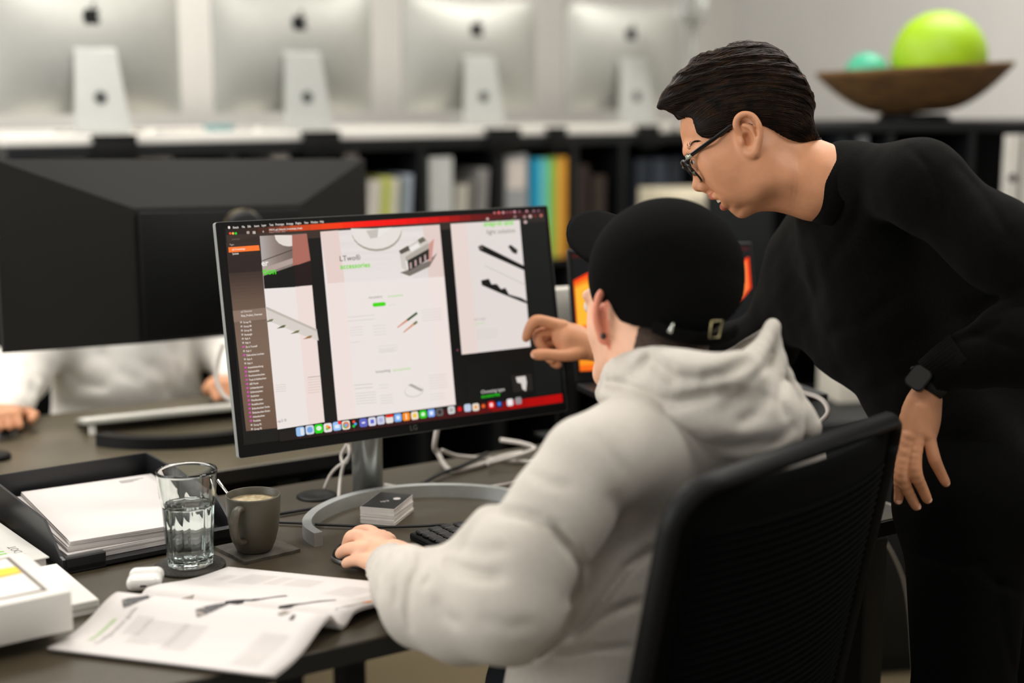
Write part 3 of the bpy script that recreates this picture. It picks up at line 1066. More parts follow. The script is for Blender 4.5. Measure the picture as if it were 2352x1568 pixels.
for x, y, c, r in ((1135, 489, (190, 110, 110), 6), (1145, 488.5, (226, 100, 100), 7), (1155, 488, (200, 140, 150), 7), (1164, 487.5, (150, 70, 80), 6), (1172, 487, (150, 80, 90), 6), (1181, 486.5, (206, 140, 150), 7), (1192, 486, (150, 90, 100), 6),
                   (1209, 485, (200, 140, 150), 6), (1225, 484.5, (150, 110, 120), 6), (1236, 484, (130, 90, 100), 6), (1119, 503, (206, 176, 170), 7), (1182, 498, (150, 120, 116), 7), (1204, 498, (180, 136, 134), 7), (1217, 497, (214, 180, 176), 8), (1228, 496, (110, 40, 26), 7), (1242, 495, (206, 120, 110), 7),
                   (1206, 510, (206, 180, 176), 8)):
    srr(x, y, r, r * .9, r * .44, c, 0.0012)
stxt('er', 600, 611, 13, (240, 234, 228), True)
stxt('tion', 603, 631, 14, (60, 224, 10), True)
stxt('up2 ®', 637, 970, 6, (120, 110, 104))
srr(1050, 804, 4, 5, 2, (120, 60, 90), 0.0012)
dsp = bld(scr, 'display', smats, mon)

# pole, head and crescent foot
ptop = 1.005
mb = MB()
mb.lathe([(0.0255, 0.0), (0.0255, 0.235), (0.022, 0.24)], 36, M=Matrix.Translation(off))
bld(mb, 'pole', mat('pole_aluminium', (176, 180, 176), rough=0.3, metal=0.8), mon)
mb = MB()
hc = LC - ln * 0.034
mb.tube([np.array([pb[0], pb[1], 0.955]), np.array([pb[0], pb[1], 0.985]) - ln0 * 0.005, hc - ln * 0.0 + lu * 0.0], 0.018, 12, sub=3)
bld(mb, 'hinge', M_alu, mon)


def arc_band(ptsw, wid, h0, h1):
    # flat bar bent along a curve on the desk
    c = catmull([V(p) for p in ptsw], 8)
    n = len(c)
    vs = []
    for k in range(n):
        t = (c[min(k + 1, n - 1)] - c[max(k - 1, 0)]).normalized()
        nn = Vector((-t.y, t.x, 0))
        for (sx, z) in ((-1, h0), (1, h0), (1, h1), (-1, h1)):
            vs.append(c[k] + nn * (sx * wid / 2) + Vector((0, 0, z)))
    fs = [[k * 4 + i, k * 4 + (i + 1) % 4, (k + 1) * 4 + (i + 1) % 4, (k + 1) * 4 + i] for k in range(n - 1) for i in range(4)]
    fs += [[3, 2, 1, 0], [(n - 1) * 4 + i for i in range(4)]]
    return vs, fs


lf, lb_ = rot(34)


def F34(a, b):
    return lf * a + lb_ * b + np.array([0, 0, 0.74])


mb = MB()
vs, fs = arc_band([F34(0.893, 1.835), F34(0.896, 1.875), F34(0.915, 1.915), F34(0.955, 1.955), F34(1.01, 1.985), F34(1.075, 1.995), F34(1.14, 1.982), F34(1.195, 1.95), F34(1.235, 1.91), F34(1.255, 1.87), F34(1.258, 1.835)], 0.014, 0.0, 0.021)
mb.add(vs, fs, 0, False)
bld(mb, 'crescent_foot', mat('foot_aluminium', (190, 194, 192), rough=0.36, metal=0.7), mon)

# ------------------------------------------------------------------ dark wide monitor seen from behind
UC = np.array([-0.644, 2.915, 1.086])
uy = math.radians(39)
ue = np.array([math.cos(uy), math.sin(uy), 0])
un0 = np.array([math.sin(uy), -math.cos(uy), 0])
ut = math.radians(3.5)
uu = np.array([0, 0, 1]) * math.cos(ut) - un0 * math.sin(ut)
ur = math.radians(-1.6)
ue, uu = ue * math.cos(ur) + uu * math.sin(ur), uu * math.cos(ur) - ue * math.sin(ur)
un = np.cross(ue, uu)
MU = frame(UC, ue, uu, un)
ub = T(560, 1008)
um = thing('monitor', 'wide matte black monitor seen from behind on the far desk', 'monitor', (ub[0], ub[1], 0.74))
M_mback = mat('matte_black_shell', (19, 18.5, 16), rough=0.55, spec=0.35, var=0.08, scale=200)
w2, h2 = 0.412, 0.182
ib = [(-0.155, 0.085), (0.22, 0.085), (0.22, -0.182), (-0.155, -0.182)]
vs = [(-w2, h2, 0), (w2, h2, 0), (w2, -h2, 0), (-w2, -h2, 0)] + [(x, y, 0.038) for x, y in ib]
vs += [(-w2, h2, -0.012), (w2, h2, -0.012), (w2, -h2, -0.012), (-w2, -h2, -0.012)]
fs = [[4, 7, 6, 5], [0, 4, 5, 1], [1, 5, 6, 2], [3, 7, 4, 0], [3, 2, 6, 7], [8, 0, 1, 9], [9, 1, 2, 10], [8, 11, 3, 0], [11, 10, 2, 3], [8, 9, 10, 11]]
mb = MB()
mb.add(vs, fs, 0, False, MU)
bld(mb, 'back_housing', M_mback, um)
mb = MB()
mb.box((-0.150, -0.178, 0.036), (0.215, 0.078, 0.050), bev=0.004, M=MU)
bld(mb, 'centre_panel', mat('matte_black_panel', (11, 12, 11.5), rough=0.5, spec=0.2), um)
mb = MB()
mb.box((-w2 + 0.006, -h2 + 0.012, -0.0135), (w2 - 0.006, h2 - 0.006, -0.012), M=MU)
bld(mb, 'screen', emit((190, 200, 210), 0.7), um)
mb = MB()
mb.box((0.022, -0.095, 0.05), (0.076, -0.078, 0.0512), bev=0.0004, seg=1, M=MU)
bld(mb, 'maker_plate', mat('pale_plate', (150, 146, 138), rough=0.5), um)
mb = MB()
mb.lathe([(0.045, 0.05), (0.045, 0.066), (0.038, 0.068), (0.0, 0.068)], 32, M=MU @ Matrix.Translation((0.075, 0.03, 0)))
mb.lathe([(0.050, 0.05), (0.050, 0.054), (0.045, 0.055)], 32, mi=1, M=MU @ Matrix.Translation((0.075, 0.03, 0)))
bld(mb, 'stand_joint', [M_blackm, mat('bronze_ring', (86, 78, 62), rough=0.3, metal=0.7)], um)
jt = UC + ue * 0.075 + uu * 0.03 + un * 0.075
mb = MB()
mb.tube([jt - un * 0.015, jt + np.array([0.06, 0.0, -0.02]), np.array([ub[0], ub[1] + 0.0, 1.0]), np.array([ub[0], ub[1], 0.745])], 0.017, 12, sub=4)
bld(mb, 'pole', M_blackm, um)
mb = MB()
fw = (un0 + np.array([0, 0, 0]))
pts = []
for k in range(11):
    a = math.radians(-75 + 150 * k / 10)
    pts.append(ub + np.array([math.cos(uy), math.sin(uy), 0]) * math.sin(a) * 0.24 + un0 * (math.cos(a) * 0.20 - 0.185))
vs, fs = arc_band(pts, 0.03, 0.0006, 0.022)
mb.add(vs, fs, 0, False)
bld(mb, 'crescent_foot', M_black, um)

# ------------------------------------------------------------------ white keyboard on the far desk
q0 = T(207, 998)
k1, k2 = rot(27)
kb = thing('keyboard', 'slim white keyboard with raised back edge on the far desk', 'keyboard', q0, math.radians(27))
ta = math.radians(10)
MK = frame((0, 0, 0.024), (1, 0, 0), (0, math.cos(ta), -math.sin(ta)), (0, math.sin(ta), math.cos(ta)))
MB().box((-0.01, -0.012, -0.004), (0.42, 0.105, 0.004), bev=0.0015, M=MK).build('case', mat('grey_aluminium_case', (168, 168, 158), rough=0.4, metal=0.3), kb)
n = 0
for r_ in range(6):
    for c_ in range(15):
        x0 = -0.004 + c_ * 0.0275
        MB().box((x0, -0.008 + r_ * 0.0185, 0.004), (x0 + 0.0245, 0.0075 + r_ * 0.0185, 0.0065), bev=0.001, seg=1, M=MK).build('key', M_white, kb)
for x in (0.004, 0.40):
    MB().box((x - 0.006, -0.008, 0.0), (x + 0.006, 0.004, 0.021), bev=0.001, seg=1).build('foot', M_white, kb)

# white cable curling behind the dark monitor
def cable(name, label, pts, r, m, sub=8, cat='cable', group=None):
    mb = MB()
    mb.tube(pts, r, 8, sub=sub)
    o = mb.build(name, m, None, loc=pts[0])
    return tag(o, label, cat, group)


cable('cable', 'white cable looping down behind the left edge of the lit monitor', [P(512, 790, 2.78), P(500, 830, 2.77), P(497, 870, 2.76), P(512, 905, 2.75), P(545, 930, 2.74), T(600, 1000) + np.array([0, 0, .004])], 0.0045, M_cable_w)

# lamp foot at the far left edge
p = T(-8, 1054)
t = thing('desk_lamp', 'thin white lamp pole on a round black foot at the far left edge', 'lamp', p)
MB().lathe([(0.026, 0), (0.026, 0.008), (0.022, 0.011), (0, 0.011)], 32).build('base', M_black, t)
MB().lathe([(0.006, 0.010), (0.006, 0.42), (0.0, 0.421)], 16).build('pole', M_white, t)
MB().lathe([(0.02, 0.40), (0.075, 0.36), (0.072, 0.36), (0.0, 0.395)], 24, M=Matrix.Translation((-0.05, 0, 0.045))).build('lamp_shade', M_white, t)

# ------------------------------------------------------------------ things on the near desk
# glass of water on a felt coaster
gc = T(437, 1296, 0.744)
o = MB().lathe([(0.049, 0), (0.050, 0.001), (0.050, 0.003), (0.049, 0.004), (0, 0.004)], 48).build('coaster', mat('felt_black', (44, 42, 38), rough=0.95, col2=(70, 66, 60), scale=400, bump=0.8, bscale=700))
o.location = [float(c) for c in T(436, 1301)]
tag(o, 'round black felt coaster under the water glass', 'coaster', 'coasters')
t = thing('water_glass', 'clear faceted tumbler half full of water on the round coaster', 'glass', gc)
NF = 10


def facet(a, k, amt=1.0):
    w = 2 * math.pi / NF
    b = (a % w) - w / 2
    return 1 + amt * (math.cos(w / 2) / math.cos(b) - 1) * 1.5 + amt * 0.03


outer = [(0.027, 0.0), (0.0305, 0.002), (0.0315, 0.006), (0.0342, 0.05), (0.0362, 0.086), (0.0380, 0.094), (0.0392, 0.102), (0.0405, 0.12), (0.0420, 0.134), (0.0424, 0.1375), (0.0415, 0.1390)]
inner = [(0.0402, 0.1385), (0.0395, 0.134), (0.0382, 0.12), (0.0370, 0.104), (0.0352, 0.094), (0.0330, 0.086), (0.0312, 0.05), (0.0288, 0.016), (0.026, 0.0125), (0.0, 0.012)]
prof = [(0.0, 0.0015)] + outer + inner
MB().lathe(prof, 120, cap=False, fac=lambda a, k: facet(a, k, 1.0) if 2 <= k <= 5 else 1.0).build('tumbler', glassmat('tumbler_glass', (250, 252, 251), 1.5), t)
wl = 0.089
MB().lathe([(0.0, 0.0118), (0.0262, 0.0123), (0.029, 0.016), (0.0314, 0.05), (0.0332, 0.086), (0.0342, wl), (0.0325, wl - 0.0008), (0.0, wl - 0.001)], 64, cap=False).build('water', glassmat('clear_water', (252, 254, 254), 1.33), t)

# mug on a slate coaster
mc = T(585, 1262, 0.745)
cdn, cdm = rot(28)
mb = MB()
rr = random.Random(3)
pts = []
for (ax, ay, bx, by) in ((-1, -1, 1, -1), (1, -1, 1, 1), (1, 1, -1, 1), (-1, 1, -1, -1)):
    for k in range(10):
        u = k / 10
        j = rr.uniform(-0.0009, 0.0009)
        pts.append(((ax + (bx - ax) * u) * 0.045 + j, (ay + (by - ay) * u) * 0.045 + j))
mb.prism(pts, 0, 0.005)
o = mb.build('coaster', mat('dark_slate', (52, 49, 42), rough=0.75, col2=(78, 73, 62), scale=40, bump=1.0, bscale=60))
cc = (T(500, 1262) + T(683, 1268)) / 2
o.location = [float(c) for c in cc]
o.rotation_euler = (0, 0, math.radians(40))
tag(o, 'square dark slate coaster under the coffee mug', 'coaster', 'coasters')
t = thing('coffee_mug', 'matte grey brown coffee mug on the square slate coaster', 'mug', (mc[0], mc[1], 0.745))
M_mug = mat('grey_stoneware', (74, 70, 58), rough=0.45, var=0.04, spec=0.45)
MB().lathe([(0.0, 0.0015), (0.021, 0.0015), (0.023, 0.0), (0.0255, 0.002), (0.0308, 0.014), (0.0352, 0.032), (0.0382, 0.054), (0.0396, 0.082), (0.0386, 0.0845), (0.0372, 0.0835), (0.0362, 0.055), (0.034, 0.035), (0.029, 0.014), (0.0, 0.009)], 56, cap=False).build('body', M_mug, t)
hd = np.array([-0.27, -0.963, 0])
hl = [hd * 0.0365 + np.array([0, 0, 0.072]), hd * 0.052 + np.array([0, 0, 0.0735]), hd * 0.0625 + np.array([0, 0, 0.060]), hd * 0.0615 + np.array([0, 0, 0.042]), hd * 0.052 + np.array([0, 0, 0.027]), hd * 0.0335 + np.array([0, 0, 0.022])]
MB().tube(hl, 0.0058, 12, sub=6, flat=(1.15, 0.8)).build('handle', M_mug, t)
MB().lathe([(0.0, 0.0725), (0.030, 0.0725), (0.0372, 0.0735), (0.037, 0.066), (0.0, 0.066)], 40, cap=False).build('coffee', mat('coffee_foam', (150, 128, 92), rough=0.5, col2=(196, 182, 150), scale=160), t)
sp = thing('spoon', 'thin steel spoon standing in the coffee mug, leaning behind the glass', 'spoon', (mc[0], mc[1], 0.768))
tip = P(500, 1102, 2.10) - np.array([mc[0], mc[1], 0.768])
mb = MB()
s0 = np.array([0.004, 0.002, 0.002])
sdir = (tip - s0) / np.linalg.norm(tip - s0)
mb.tube([s0, s0 + sdir * 0.07, tip], [0.0016, 0.0018, 0.0026], 10, sub=1)
mb.build('handle', mat('steel', (190, 190, 186), rough=0.2, metal=0.95), sp)
mb = MB()
mb.lathe([(0.0001, -0.012), (0.006, -0.008), (0.008, 0), (0.006, 0.009), (0.0015, 0.014)], 16, M=Matrix.Translation(V(s0 - sdir * -0.002)) @ Matrix.Diagonal((1, 0.4, 1, 1)))
mb.build('bowl', MATS['steel'], sp)

# earbud case
ec = T(333, 1352)
t = thing('earbud_case', 'glossy white rounded earbud case lying on the desk above the catalogue', 'case', ec, math.radians(8))
M_gw = mat('gloss_white', (232, 230, 226), rough=0.18, var=0.01, coat=0.3)
MB().box((-0.0235, -0.017, 0.0), (0.0235, 0.018, 0.0215), bev=0.0100, seg=6).build('body', M_gw, t)
MB().box((-0.0235, 0.0145, 0.0001), (0.0235, 0.037, 0.0216), bev=0.0100, seg=6).build('lid', M_gw, t)
MB().box((-0.0042, -0.0173, 0.0085), (0.0042, -0.0166, 0.0112), bev=0.0006, seg=1).build('charging_port', mat('port_dark', (60, 58, 56), rough=0.4), t)

# document tray with papers
tc0 = T(146, 1322)
t1, t2 = rot(36)
tr = thing('document_tray', 'black open document tray with white papers inside', 'tray', tc0, math.radians(36))
M_tray = mat('tray_black', (22, 23, 26), rough=0.35, spec=0.5)
TW, TD = 0.262, 0.345
MB().box((0, 0, 0.004), (TW, TD, 0.010)).build('bottom', M_tray, tr)
# sloped side walls
for x in (0.0, TW - 0.004):
    pts = [(0.0, 0.002), (0.0, 0.022), (0.012, 0.024), (0.075, 0.062), (TD, 0.066), (TD, 0.002)]
    mb = MB()
    vs = [(x + dx, y, z) for dx in (0, 0.004) for (y, z) in pts]
    n = len(pts)
    fs = [[i, (i + 1) % n, n + (i + 1) % n, n + i] for i in range(n)] + [list(range(n))[::-1], [n + i for i in range(n)]]
    mb.add(vs, fs, 0)
    mb.build('side_wall', M_tray, tr)
MB().box((0.004, TD - 0.004, 0.002), (TW - 0.004, TD, 0.066)).build('back_wall', M_tray, tr)
MB().box((0.004, 0, 0.0), (0.062, 0.012, 0.024), bev=0.002, seg=1).build('front_lip', M_tray, tr)
MB().box((TW - 0.062, 0, 0.0), (TW - 0.004, 0.012, 0.024), bev=0.002, seg=1).build('front_lip', M_tray, tr)
MB().box((0.01, 0.015, 0), (0.03, TD - 0.02, 0.004)).box((TW - 0.03, 0.015, 0), (TW - 0.01, TD - 0.02, 0.004)).build('foot_strip', M_black, tr)
MT = frame(tc0, t1, t2, (0, 0, 1))


def sheetpile(name, label, x, y, z0, h, ang, w=0.21, d=0.297, extra=None, matl=None):
    o = thing(name, label, 'paper', (MT @ Vector((x, y, z0))), math.radians(36 + ang), 'papers in the black tray')
    mb = MB()
    n = max(1, int(h / 0.0022))
    rr = random.Random(int(x * 1e4 + z0 * 1e5))
    for k in range(n):
        jx, jy = rr.uniform(-0.0012, 0.0012), rr.uniform(-0.0012, 0.0012)
        mb.box((-w / 2 + jx, -d / 2 + jy, h * k / n), (w / 2 + jx, d / 2 + jy, h * (k + 1) / n - 0.0001))
    mb.build('sheets', matl or M_paper, o)
    if extra:
        extra(o, h)
    return o


def pr1(o, h):
    mb = MB()
    for k in range(3):
        mb.box((0.045, 0.127 - k * 0.006, h), (0.085 - 0.01 * k, 0.129 - k * 0.006, h + 0.0003))
    mb.build('letterhead', mat('print_grey', (130, 126, 120), rough=0.8), o)


def pr2(o, h):
    mb = MB()
    mb.text('N.AUSSCHREIBUNG', 0.008, frame((-0.099, -0.03, h + 0.0003), (0, -1, 0), (1, 0, 0), (0, 0, 1)))
    mb.build('print', mat('print_dark', (90, 86, 84), rough=0.8), o)
    MB().box((-0.104, 0.0, h), (-0.098, 0.012, h + 0.001)).build('red_tab', mat('red_tab', (200, 30, 40), rough=0.6), o)


sheetpile('paper_stack', 'printed papers peeking out at the left under the top sheets in the tray', 0.118, 0.168, 0.0106, 0.012, 0.5, extra=pr2)
sheetpile('paper_stack', 'middle pile of white papers in the black tray, turned slightly', 0.130, 0.172, 0.0232, 0.008, -3.0)
sheetpile('paper_stack', 'topmost white letter sheets in the black tray with small grey letterhead', 0.138, 0.170, 0.0318, 0.006, -4.5, extra=pr1)

# grey hardcover book left of the tray
bk = T(116, 1319)
t = thing('book', 'pale grey hardcover book with green title lying left of the tray', 'book', bk, math.radians(38))
MC = mat('book_grey', (196, 194, 188), rough=0.6, var=0.02)
MB().box((-0.21, 0, 0.0), (0, 0.27, 0.0025)).box((-0.21, 0, 0.0235), (0, 0.27, 0.026), bev=0.0008, seg=1).box((-0.212, 0, 0.0), (-0.21, 0.27, 0.026)).build('cover', MC, t)
MB().box((-0.208, 0.004, 0.0026), (-0.004, 0.266, 0.0234)).build('pages', M_paper, t)
mb = MB()
mb.text('STANDARD', 0.030, frame((-0.043, 0.028, 0.0263), (0, 1, 0), (-1, 0, 0), (0, 0, 1)), 0, bold=True)
mb.text('B.DOT', 0.016, frame((-0.022, 0.030, 0.0263), (0, 1, 0), (-1, 0, 0), (0, 0, 1)), 1)
mb.build('title', [mat('title_green', (120, 196, 60), rough=0.6), mat('title_grey', (110, 108, 104), rough=0.6)], t)

# white slab box and tablet box on it
sl = T(227, 1407)
t = thing('flat_box', 'flat white box lying under the tablet box at the left edge', 'box', sl, math.radians(35))
MB().box((-0.24, 0, 0), (0, 0.17, 0.010), bev=0.001, seg=1).build('tray_half', M_white, t)
MB().box((-0.241, -0.001, 0.0085), (0.001, 0.171, 0.019), bev=0.0012, seg=1).build('lid', M_white, t)
bx = T(169, 1447, 0.7592)
t = thing('tablet_box', 'thick white tablet box with a yellow picture on top at the left edge', 'box', bx, math.radians(36))
MB().box((-0.26, 0, 0), (0, 0.185, 0.050), bev=0.0015, seg=2).build('lid', M_white, t)
mb = MB()
mb.box((-0.245, 0.018, 0.05), (-0.022, 0.172, 0.0504), 0)
mb.box((-0.238, 0.024, 0.0504), (-0.028, 0.166, 0.0507), 1)
mb.add([(-0.238, 0.085, 0.0508), (-0.028, 0.105, 0.0508), (-0.028, 0.128, 0.0508), (-0.238, 0.150, 0.0508)], [[0, 1, 2, 3]], 2)
mb.add([(-0.238, 0.075, 0.05085), (-0.028, 0.098, 0.05085), (-0.028, 0.106, 0.05085), (-0.238, 0.090, 0.05085)], [[0, 1, 2, 3]], 3)
mb.build('cover_print', [mat('print_bezel', (108, 98, 90), rough=0.5), mat('print_white', (226, 222, 216), rough=0.5), mat('print_yellow', (236, 206, 30), rough=0.5), mat('print_orange', (230, 170, 60), rough=0.5)], t)
mb = MB()
emblem(mb, 0.026, frame((-0.175, -0.0004, 0.026), (1, 0, 0), (0, 0, 1), (0, -1, 0)))
mb.build('emblem', mat('pale_gold_print', (206, 196, 170), rough=0.5), t)

# business cards
cl = T(828, 1201)
ca = -16
for k in range(16):
    top = k == 15
    z = 0.74 + 0.0017 * k
    j = random.Random(k)
    lab = 'black business card with white print on top of the card stack' if top else 'white business card in the stack below the black top card'
    o = thing('business_card', lab, 'card', (cl[0] + j.uniform(-.0006, .0006), cl[1] + j.uniform(-.0006, .0006), z), math.radians(ca + j.uniform(-1, 1)), 'stack of business cards')
    MB().box((0, 0, 0), (0.056, 0.085, 0.00155)).build('card', mat('card_edge', (214, 208, 202), rough=0.7), o)
    if top:
        mb = MB()
        mb.box((0.0005, 0.0005, 0.00155), (0.0555, 0.0845, 0.0018), 0)
        mb.text('up2', 0.010, frame((0.022, 0.03, 0.0019), (0.8, 0.6, 0), (-0.6, 0.8, 0), (0, 0, 1)), 1)
        mb.lathe([(0.006, 0.0018), (0.006, 0.0021), (0, 0.0021)], 20, 1, Matrix.Translation((0.040, 0.055, 0)))
        mb.build('print', [mat('card_black', (20, 20, 20), rough=0.5), M_paper], o)

# black keyboard
kk = T(944, 1240)
k1b, k2b = rot(34)
kb2 = thing('keyboard', 'black keyboard on the near desk under the grey sleeve', 'keyboard', kk - k2b * 0.12, math.radians(34))
MB().box((0, 0, 0.0), (0.36, 0.125, 0.010), bev=0.002, seg=1).build('case', M_black, kb2)
M_key = mat('key_black', (26, 26, 26), rough=0.4, spec=0.5)
for r_ in range(6):
    for c_ in range(16):
        x0 = 0.006 + c_ * 0.0218
        y0 = 0.006 + r_ * 0.0192
        MB().box((x0, y0, 0.010), (x0 + 0.0185, y0 + 0.0165, 0.0155), bev=0.0018, seg=1).build('key', M_key, kb2)

# desk cables
zt = 0.7445
cable('cable', 'black keyboard cable running left across the desk past the mug', [T(640, 1199, zt), T(690, 1201, zt), T(730, 1204, zt) + np.array([0, 0, .0]), T(800, 1207, zt), T(870, 1210, zt), T(960, 1208, zt), T(1010, 1205, zt), T(1035, 1206, zt + .002)], 0.0024, M_cable_b)
cable('cable', 'black cable coming from behind the mug to the monitor foot', [T(640, 1180, zt), T(700, 1170, zt), T(760, 1160, zt), T(800, 1150, zt)], 0.003, M_cable_b)
cable('cable', 'white flat cable lying behind the crescent foot, right of the silver pole', [T(884, 1114, zt), T(935, 1121, zt), T(1000, 1118, zt), T(1060, 1124, zt), T(1130, 1118, zt), T(1200, 1105, zt)], 0.0036, M_cable_w)
cable('cable', 'black cable lying over the white cable right of the pole', [T(800, 1146, zt + .0), T(940, 1121, zt + .008), T(1010, 1088, zt + .004), T(1060, 1070, zt + .006), T(1120, 1040, zt + .012)], 0.0034, M_cable_b)
cable('cable', 'thick white cable hanging down from the monitor in a wide loop', [P(1004, 985, 2.48), P(998, 1025, 2.48), T(1004, 1062, zt) + np.array([0, 0, .02]), T(1035, 1080, zt), T(1090, 1072, zt), T(1150, 1050, zt + .004), T(1200, 1040, zt + .01)], 0.0046, M_cable_w)
cable('cable', 'white cable crossing under the black cable at the back of the desk', [T(1015, 1034, zt + .03), T(1050, 1047, zt + .012), T(1110, 1052, zt + .004), T(1170, 1058, zt), T(1230, 1062, zt)], 0.0036, M_cable_w)
cable('cable', 'white cable curling at the back right beside the grey sleeve', [T(1150, 1010, zt + .02), T(1200, 1018, zt + .02), T(1228, 1030, zt + .015), T(1190, 1046, zt + .01), T(1120, 1066, zt + .006)], 0.004, M_cable_w)
cable('cable', 'thin white cord knotted left of the silver pole', [P(797, 1020, 2.40), P(784, 1045, 2.40), P(788, 1064, 2.39), P(797, 1060, 2.39), P(803, 1040, 2.39), P(800, 1022, 2.40)], 0.0028, M_cable_w)
cable('cable', 'white cord end hanging to the desk left of the silver pole', [P(800, 1050, 2.39), P(790, 1066, 2.39), P(782, 1100, 2.385), T(778, 1142, zt)], 0.003, M_cable_w)
cable('cable', 'pale cord drooping from the knot towards the desk gap', [P(796, 1060, 2.39), P(775, 1072, 2.395), P(758, 1092, 2.40), T(745, 1122, zt)], 0.0026, M_cable_w)
gr = T(728, 1140)
o = MB().lathe([(0.034, 0), (0.034, 0.002), (0.03, 0.004), (0.024, 0.0035), (0.0, 0.001)], 32).build('cable_grommet', M_black)
o.location = [float(c) for c in gr]
tag(o, 'round black cable grommet in the desk left of the silver pole', 'grommet')

# mouse
mo = T(846, 1290)
mdir = math.radians(160)
t = thing('computer_mouse', 'black computer mouse under the left hand of the person in grey', 'mouse', mo, mdir)
mb = MB()
n, m = 20, 14
vs = []
for j in range(m + 1):
    v = j / m
    for i in range(n):
        a = 2 * math.pi * i / n
        s_ = math.cos(v * math.pi / 2) ** 0.55
        rx = 0.056 * s_
        ry = 0.031 * s_ * (1 - 0.08 * math.cos(a))
        vs.append((math.cos(a) * rx, math.sin(a) * ry, 0.003 + 0.027 * math.sin(v * math.pi / 2)))
fs = [[j * n + i, j * n + (i + 1) % n, (j + 1) * n + (i + 1) % n, (j + 1) * n + i] for j in range(m) for i in range(n)]
fs.append(list(range(n))[::-1])
mb.add(vs, fs, 0, True)
mb.build('shell', mat('mouse_black', (18, 18, 18), rough=0.3), t)
MB().lathe([(0.055, 0), (0.0568, 0.001), (0.0568, 0.005), (0.054, 0.006)], 32, M=Matrix.Diagonal((1, 0.56, 1, 1))).build('rim', mat('mouse_rim', (110, 108, 104), rough=0.3, metal=0.6), t)

# open catalogue
mA = np.array([-0.493, 1.769, 0.7405])
ms = np.array([0.961, -0.279, 0])
mtn = np.array([0.375, 0.927, 0])
mtf = np.array([0.56, 0.828, 0])
LS = 0.294


def page_z(t):
    # height of the paper above the desk as a function of distance from the spine
    if t < 0:
        u = -t
        return 0.006 + 0.025 * math.exp(-((u - 0.034) / (0.02 if u < 0.034 else 0.055)) ** 2) * (1 - math.exp(-(u / 0.008) ** 1.5))
    return 0.006 + 0.013 * math.exp(-((t - 0.024) / (0.016 if t < 0.024 else 0.06)) ** 2) * (1 - math.exp(-(t / 0.008) ** 1.5))


def page(s, t, h=0.0):
    return mA + ms * s + (mtn if t < 0 else mtf) * t + np.array([0, 0, page_z(t) + h])


def inv(px, py, t0):
    s, t = 0.15, t0
    for _ in range(30):
        def pr(s, t):
            d = page(s, t) - CAMP
            D = d[1] * CP - d[2] * SP
            return np.array([1176 + FPX * d[0] / D, 784 - FPX * (d[1] * SP + d[2] * CP) / D])
        r0 = pr(s, t)
        J = np.array([(pr(s + 1e-4, t) - r0) / 1e-4, (pr(s, t + 1e-4) - r0) / 1e-4]).T
        d = np.linalg.lstsq(J, np.array([px, py]) - r0, rcond=None)[0]
        d = np.clip(d, -0.02, 0.02)
        s, t = s + d[0], t + d[1]
    return s, t


mg = thing('catalogue', 'open white product catalogue lying near the desk edge with curled pages', 'magazine', mA)
mo_ = V(mA)


def leaf(t_a, t_b, layers):
    mb = MB()
    for k in range(layers):
        nn = 40
        g = [[page(LS * i / 12, t_a + (t_b - t_a) * j / nn * (1 - 0.006 * k), -0.0008 * k) - mA for j in range(nn + 1)] for i in range(13)]
        mb.sheet(g, 0.00045 if t_b > t_a else -0.00045)
    return mb


def ink(mb, polys, h=0.0006):
    for pts, c in polys:
        mb.add([page(s, t, h) - mA for s, t in pts], [list(range(len(pts)))], c)


nearp = leaf(-0.0005, -0.169, 7)
farp = leaf(0.0005, 0.170, 6)
inkm = [M_paper, mat('ink_black', (34, 30, 34), rough=0.5), mat('ink_grey', (168, 162, 158), rough=0.7), mat('ink_green', (150, 200, 110), rough=0.7), mat('ink_brown', (150, 140, 132), rough=0.7), mat('ink_orange', (214, 130, 60), rough=0.7)]


def stroke(mb, pxs, t0, w, c):
    q = [np.array(inv(x, y, t0)) for x, y in pxs]
    n = len(q)
    for i in range(n - 1):
        d = q[i + 1] - q[i]
        nn = np.array([-d[1], d[0]]) / max(1e-9, np.linalg.norm(d))
        w0, w1 = w[i] / 2, w[i + 1] / 2
        ink(mb, [([q[i] + nn * w0, q[i + 1] + nn * w1, q[i + 1] - nn * w1, q[i] - nn * w0], c)])


stroke(nearp, [(282, 1386), (300, 1381), (318, 1376), (342, 1370), (358, 1367)], -0.05, [0.016, 0.018, 0.013, 0.010, 0.006], 1)
stroke(nearp, [(281, 1387), (300, 1381)], -0.05, [0.019, 0.020], 4)
stroke(nearp, [(452, 1408), (476, 1400), (500, 1392), (520, 1386), (536, 1381)], -0.05, [0.016, 0.018, 0.014, 0.009, 0.006], 1)
stroke(nearp, [(450, 1409), (472, 1402)], -0.05, [0.016, 0.018], 4)
stroke(nearp, [(640, 1412), (660, 1405), (680, 1402)], -0.05, [0.008, 0.012, 0.008], 4)
stroke(nearp, [(668, 1424), (676, 1412)], -0.05, [0.006, 0.004], 1)
# printed lines follow the page columns
mb = nearp
for (s0, t0_, ln_, n) in ((0.060, -0.075, 0.036, 6), (0.078, -0.080, 0.050, 8), (0.112, -0.080, 0.045, 6), (0.128, -0.080, 0.055, 8), (0.232, -0.080, 0.075, 9)):
    for k in range(n):
        s_ = s0 + 0.0042 * k
        ink(mb, [([(s_, t0_), (s_ + 0.0006, t0_), (s_ + 0.0006, t0_ - ln_), (s_, t0_ - ln_)], 2)])


def ptext(mb, body, size, s, t, c, h=0.0007):
    tmp = MB()
    tmp.text(body, size, Matrix.Identity(4))
    b = len(mb.v)
    mb.add([page(s - v.y, t + v.x, h) - mA for v in tmp.v], tmp.f, c)


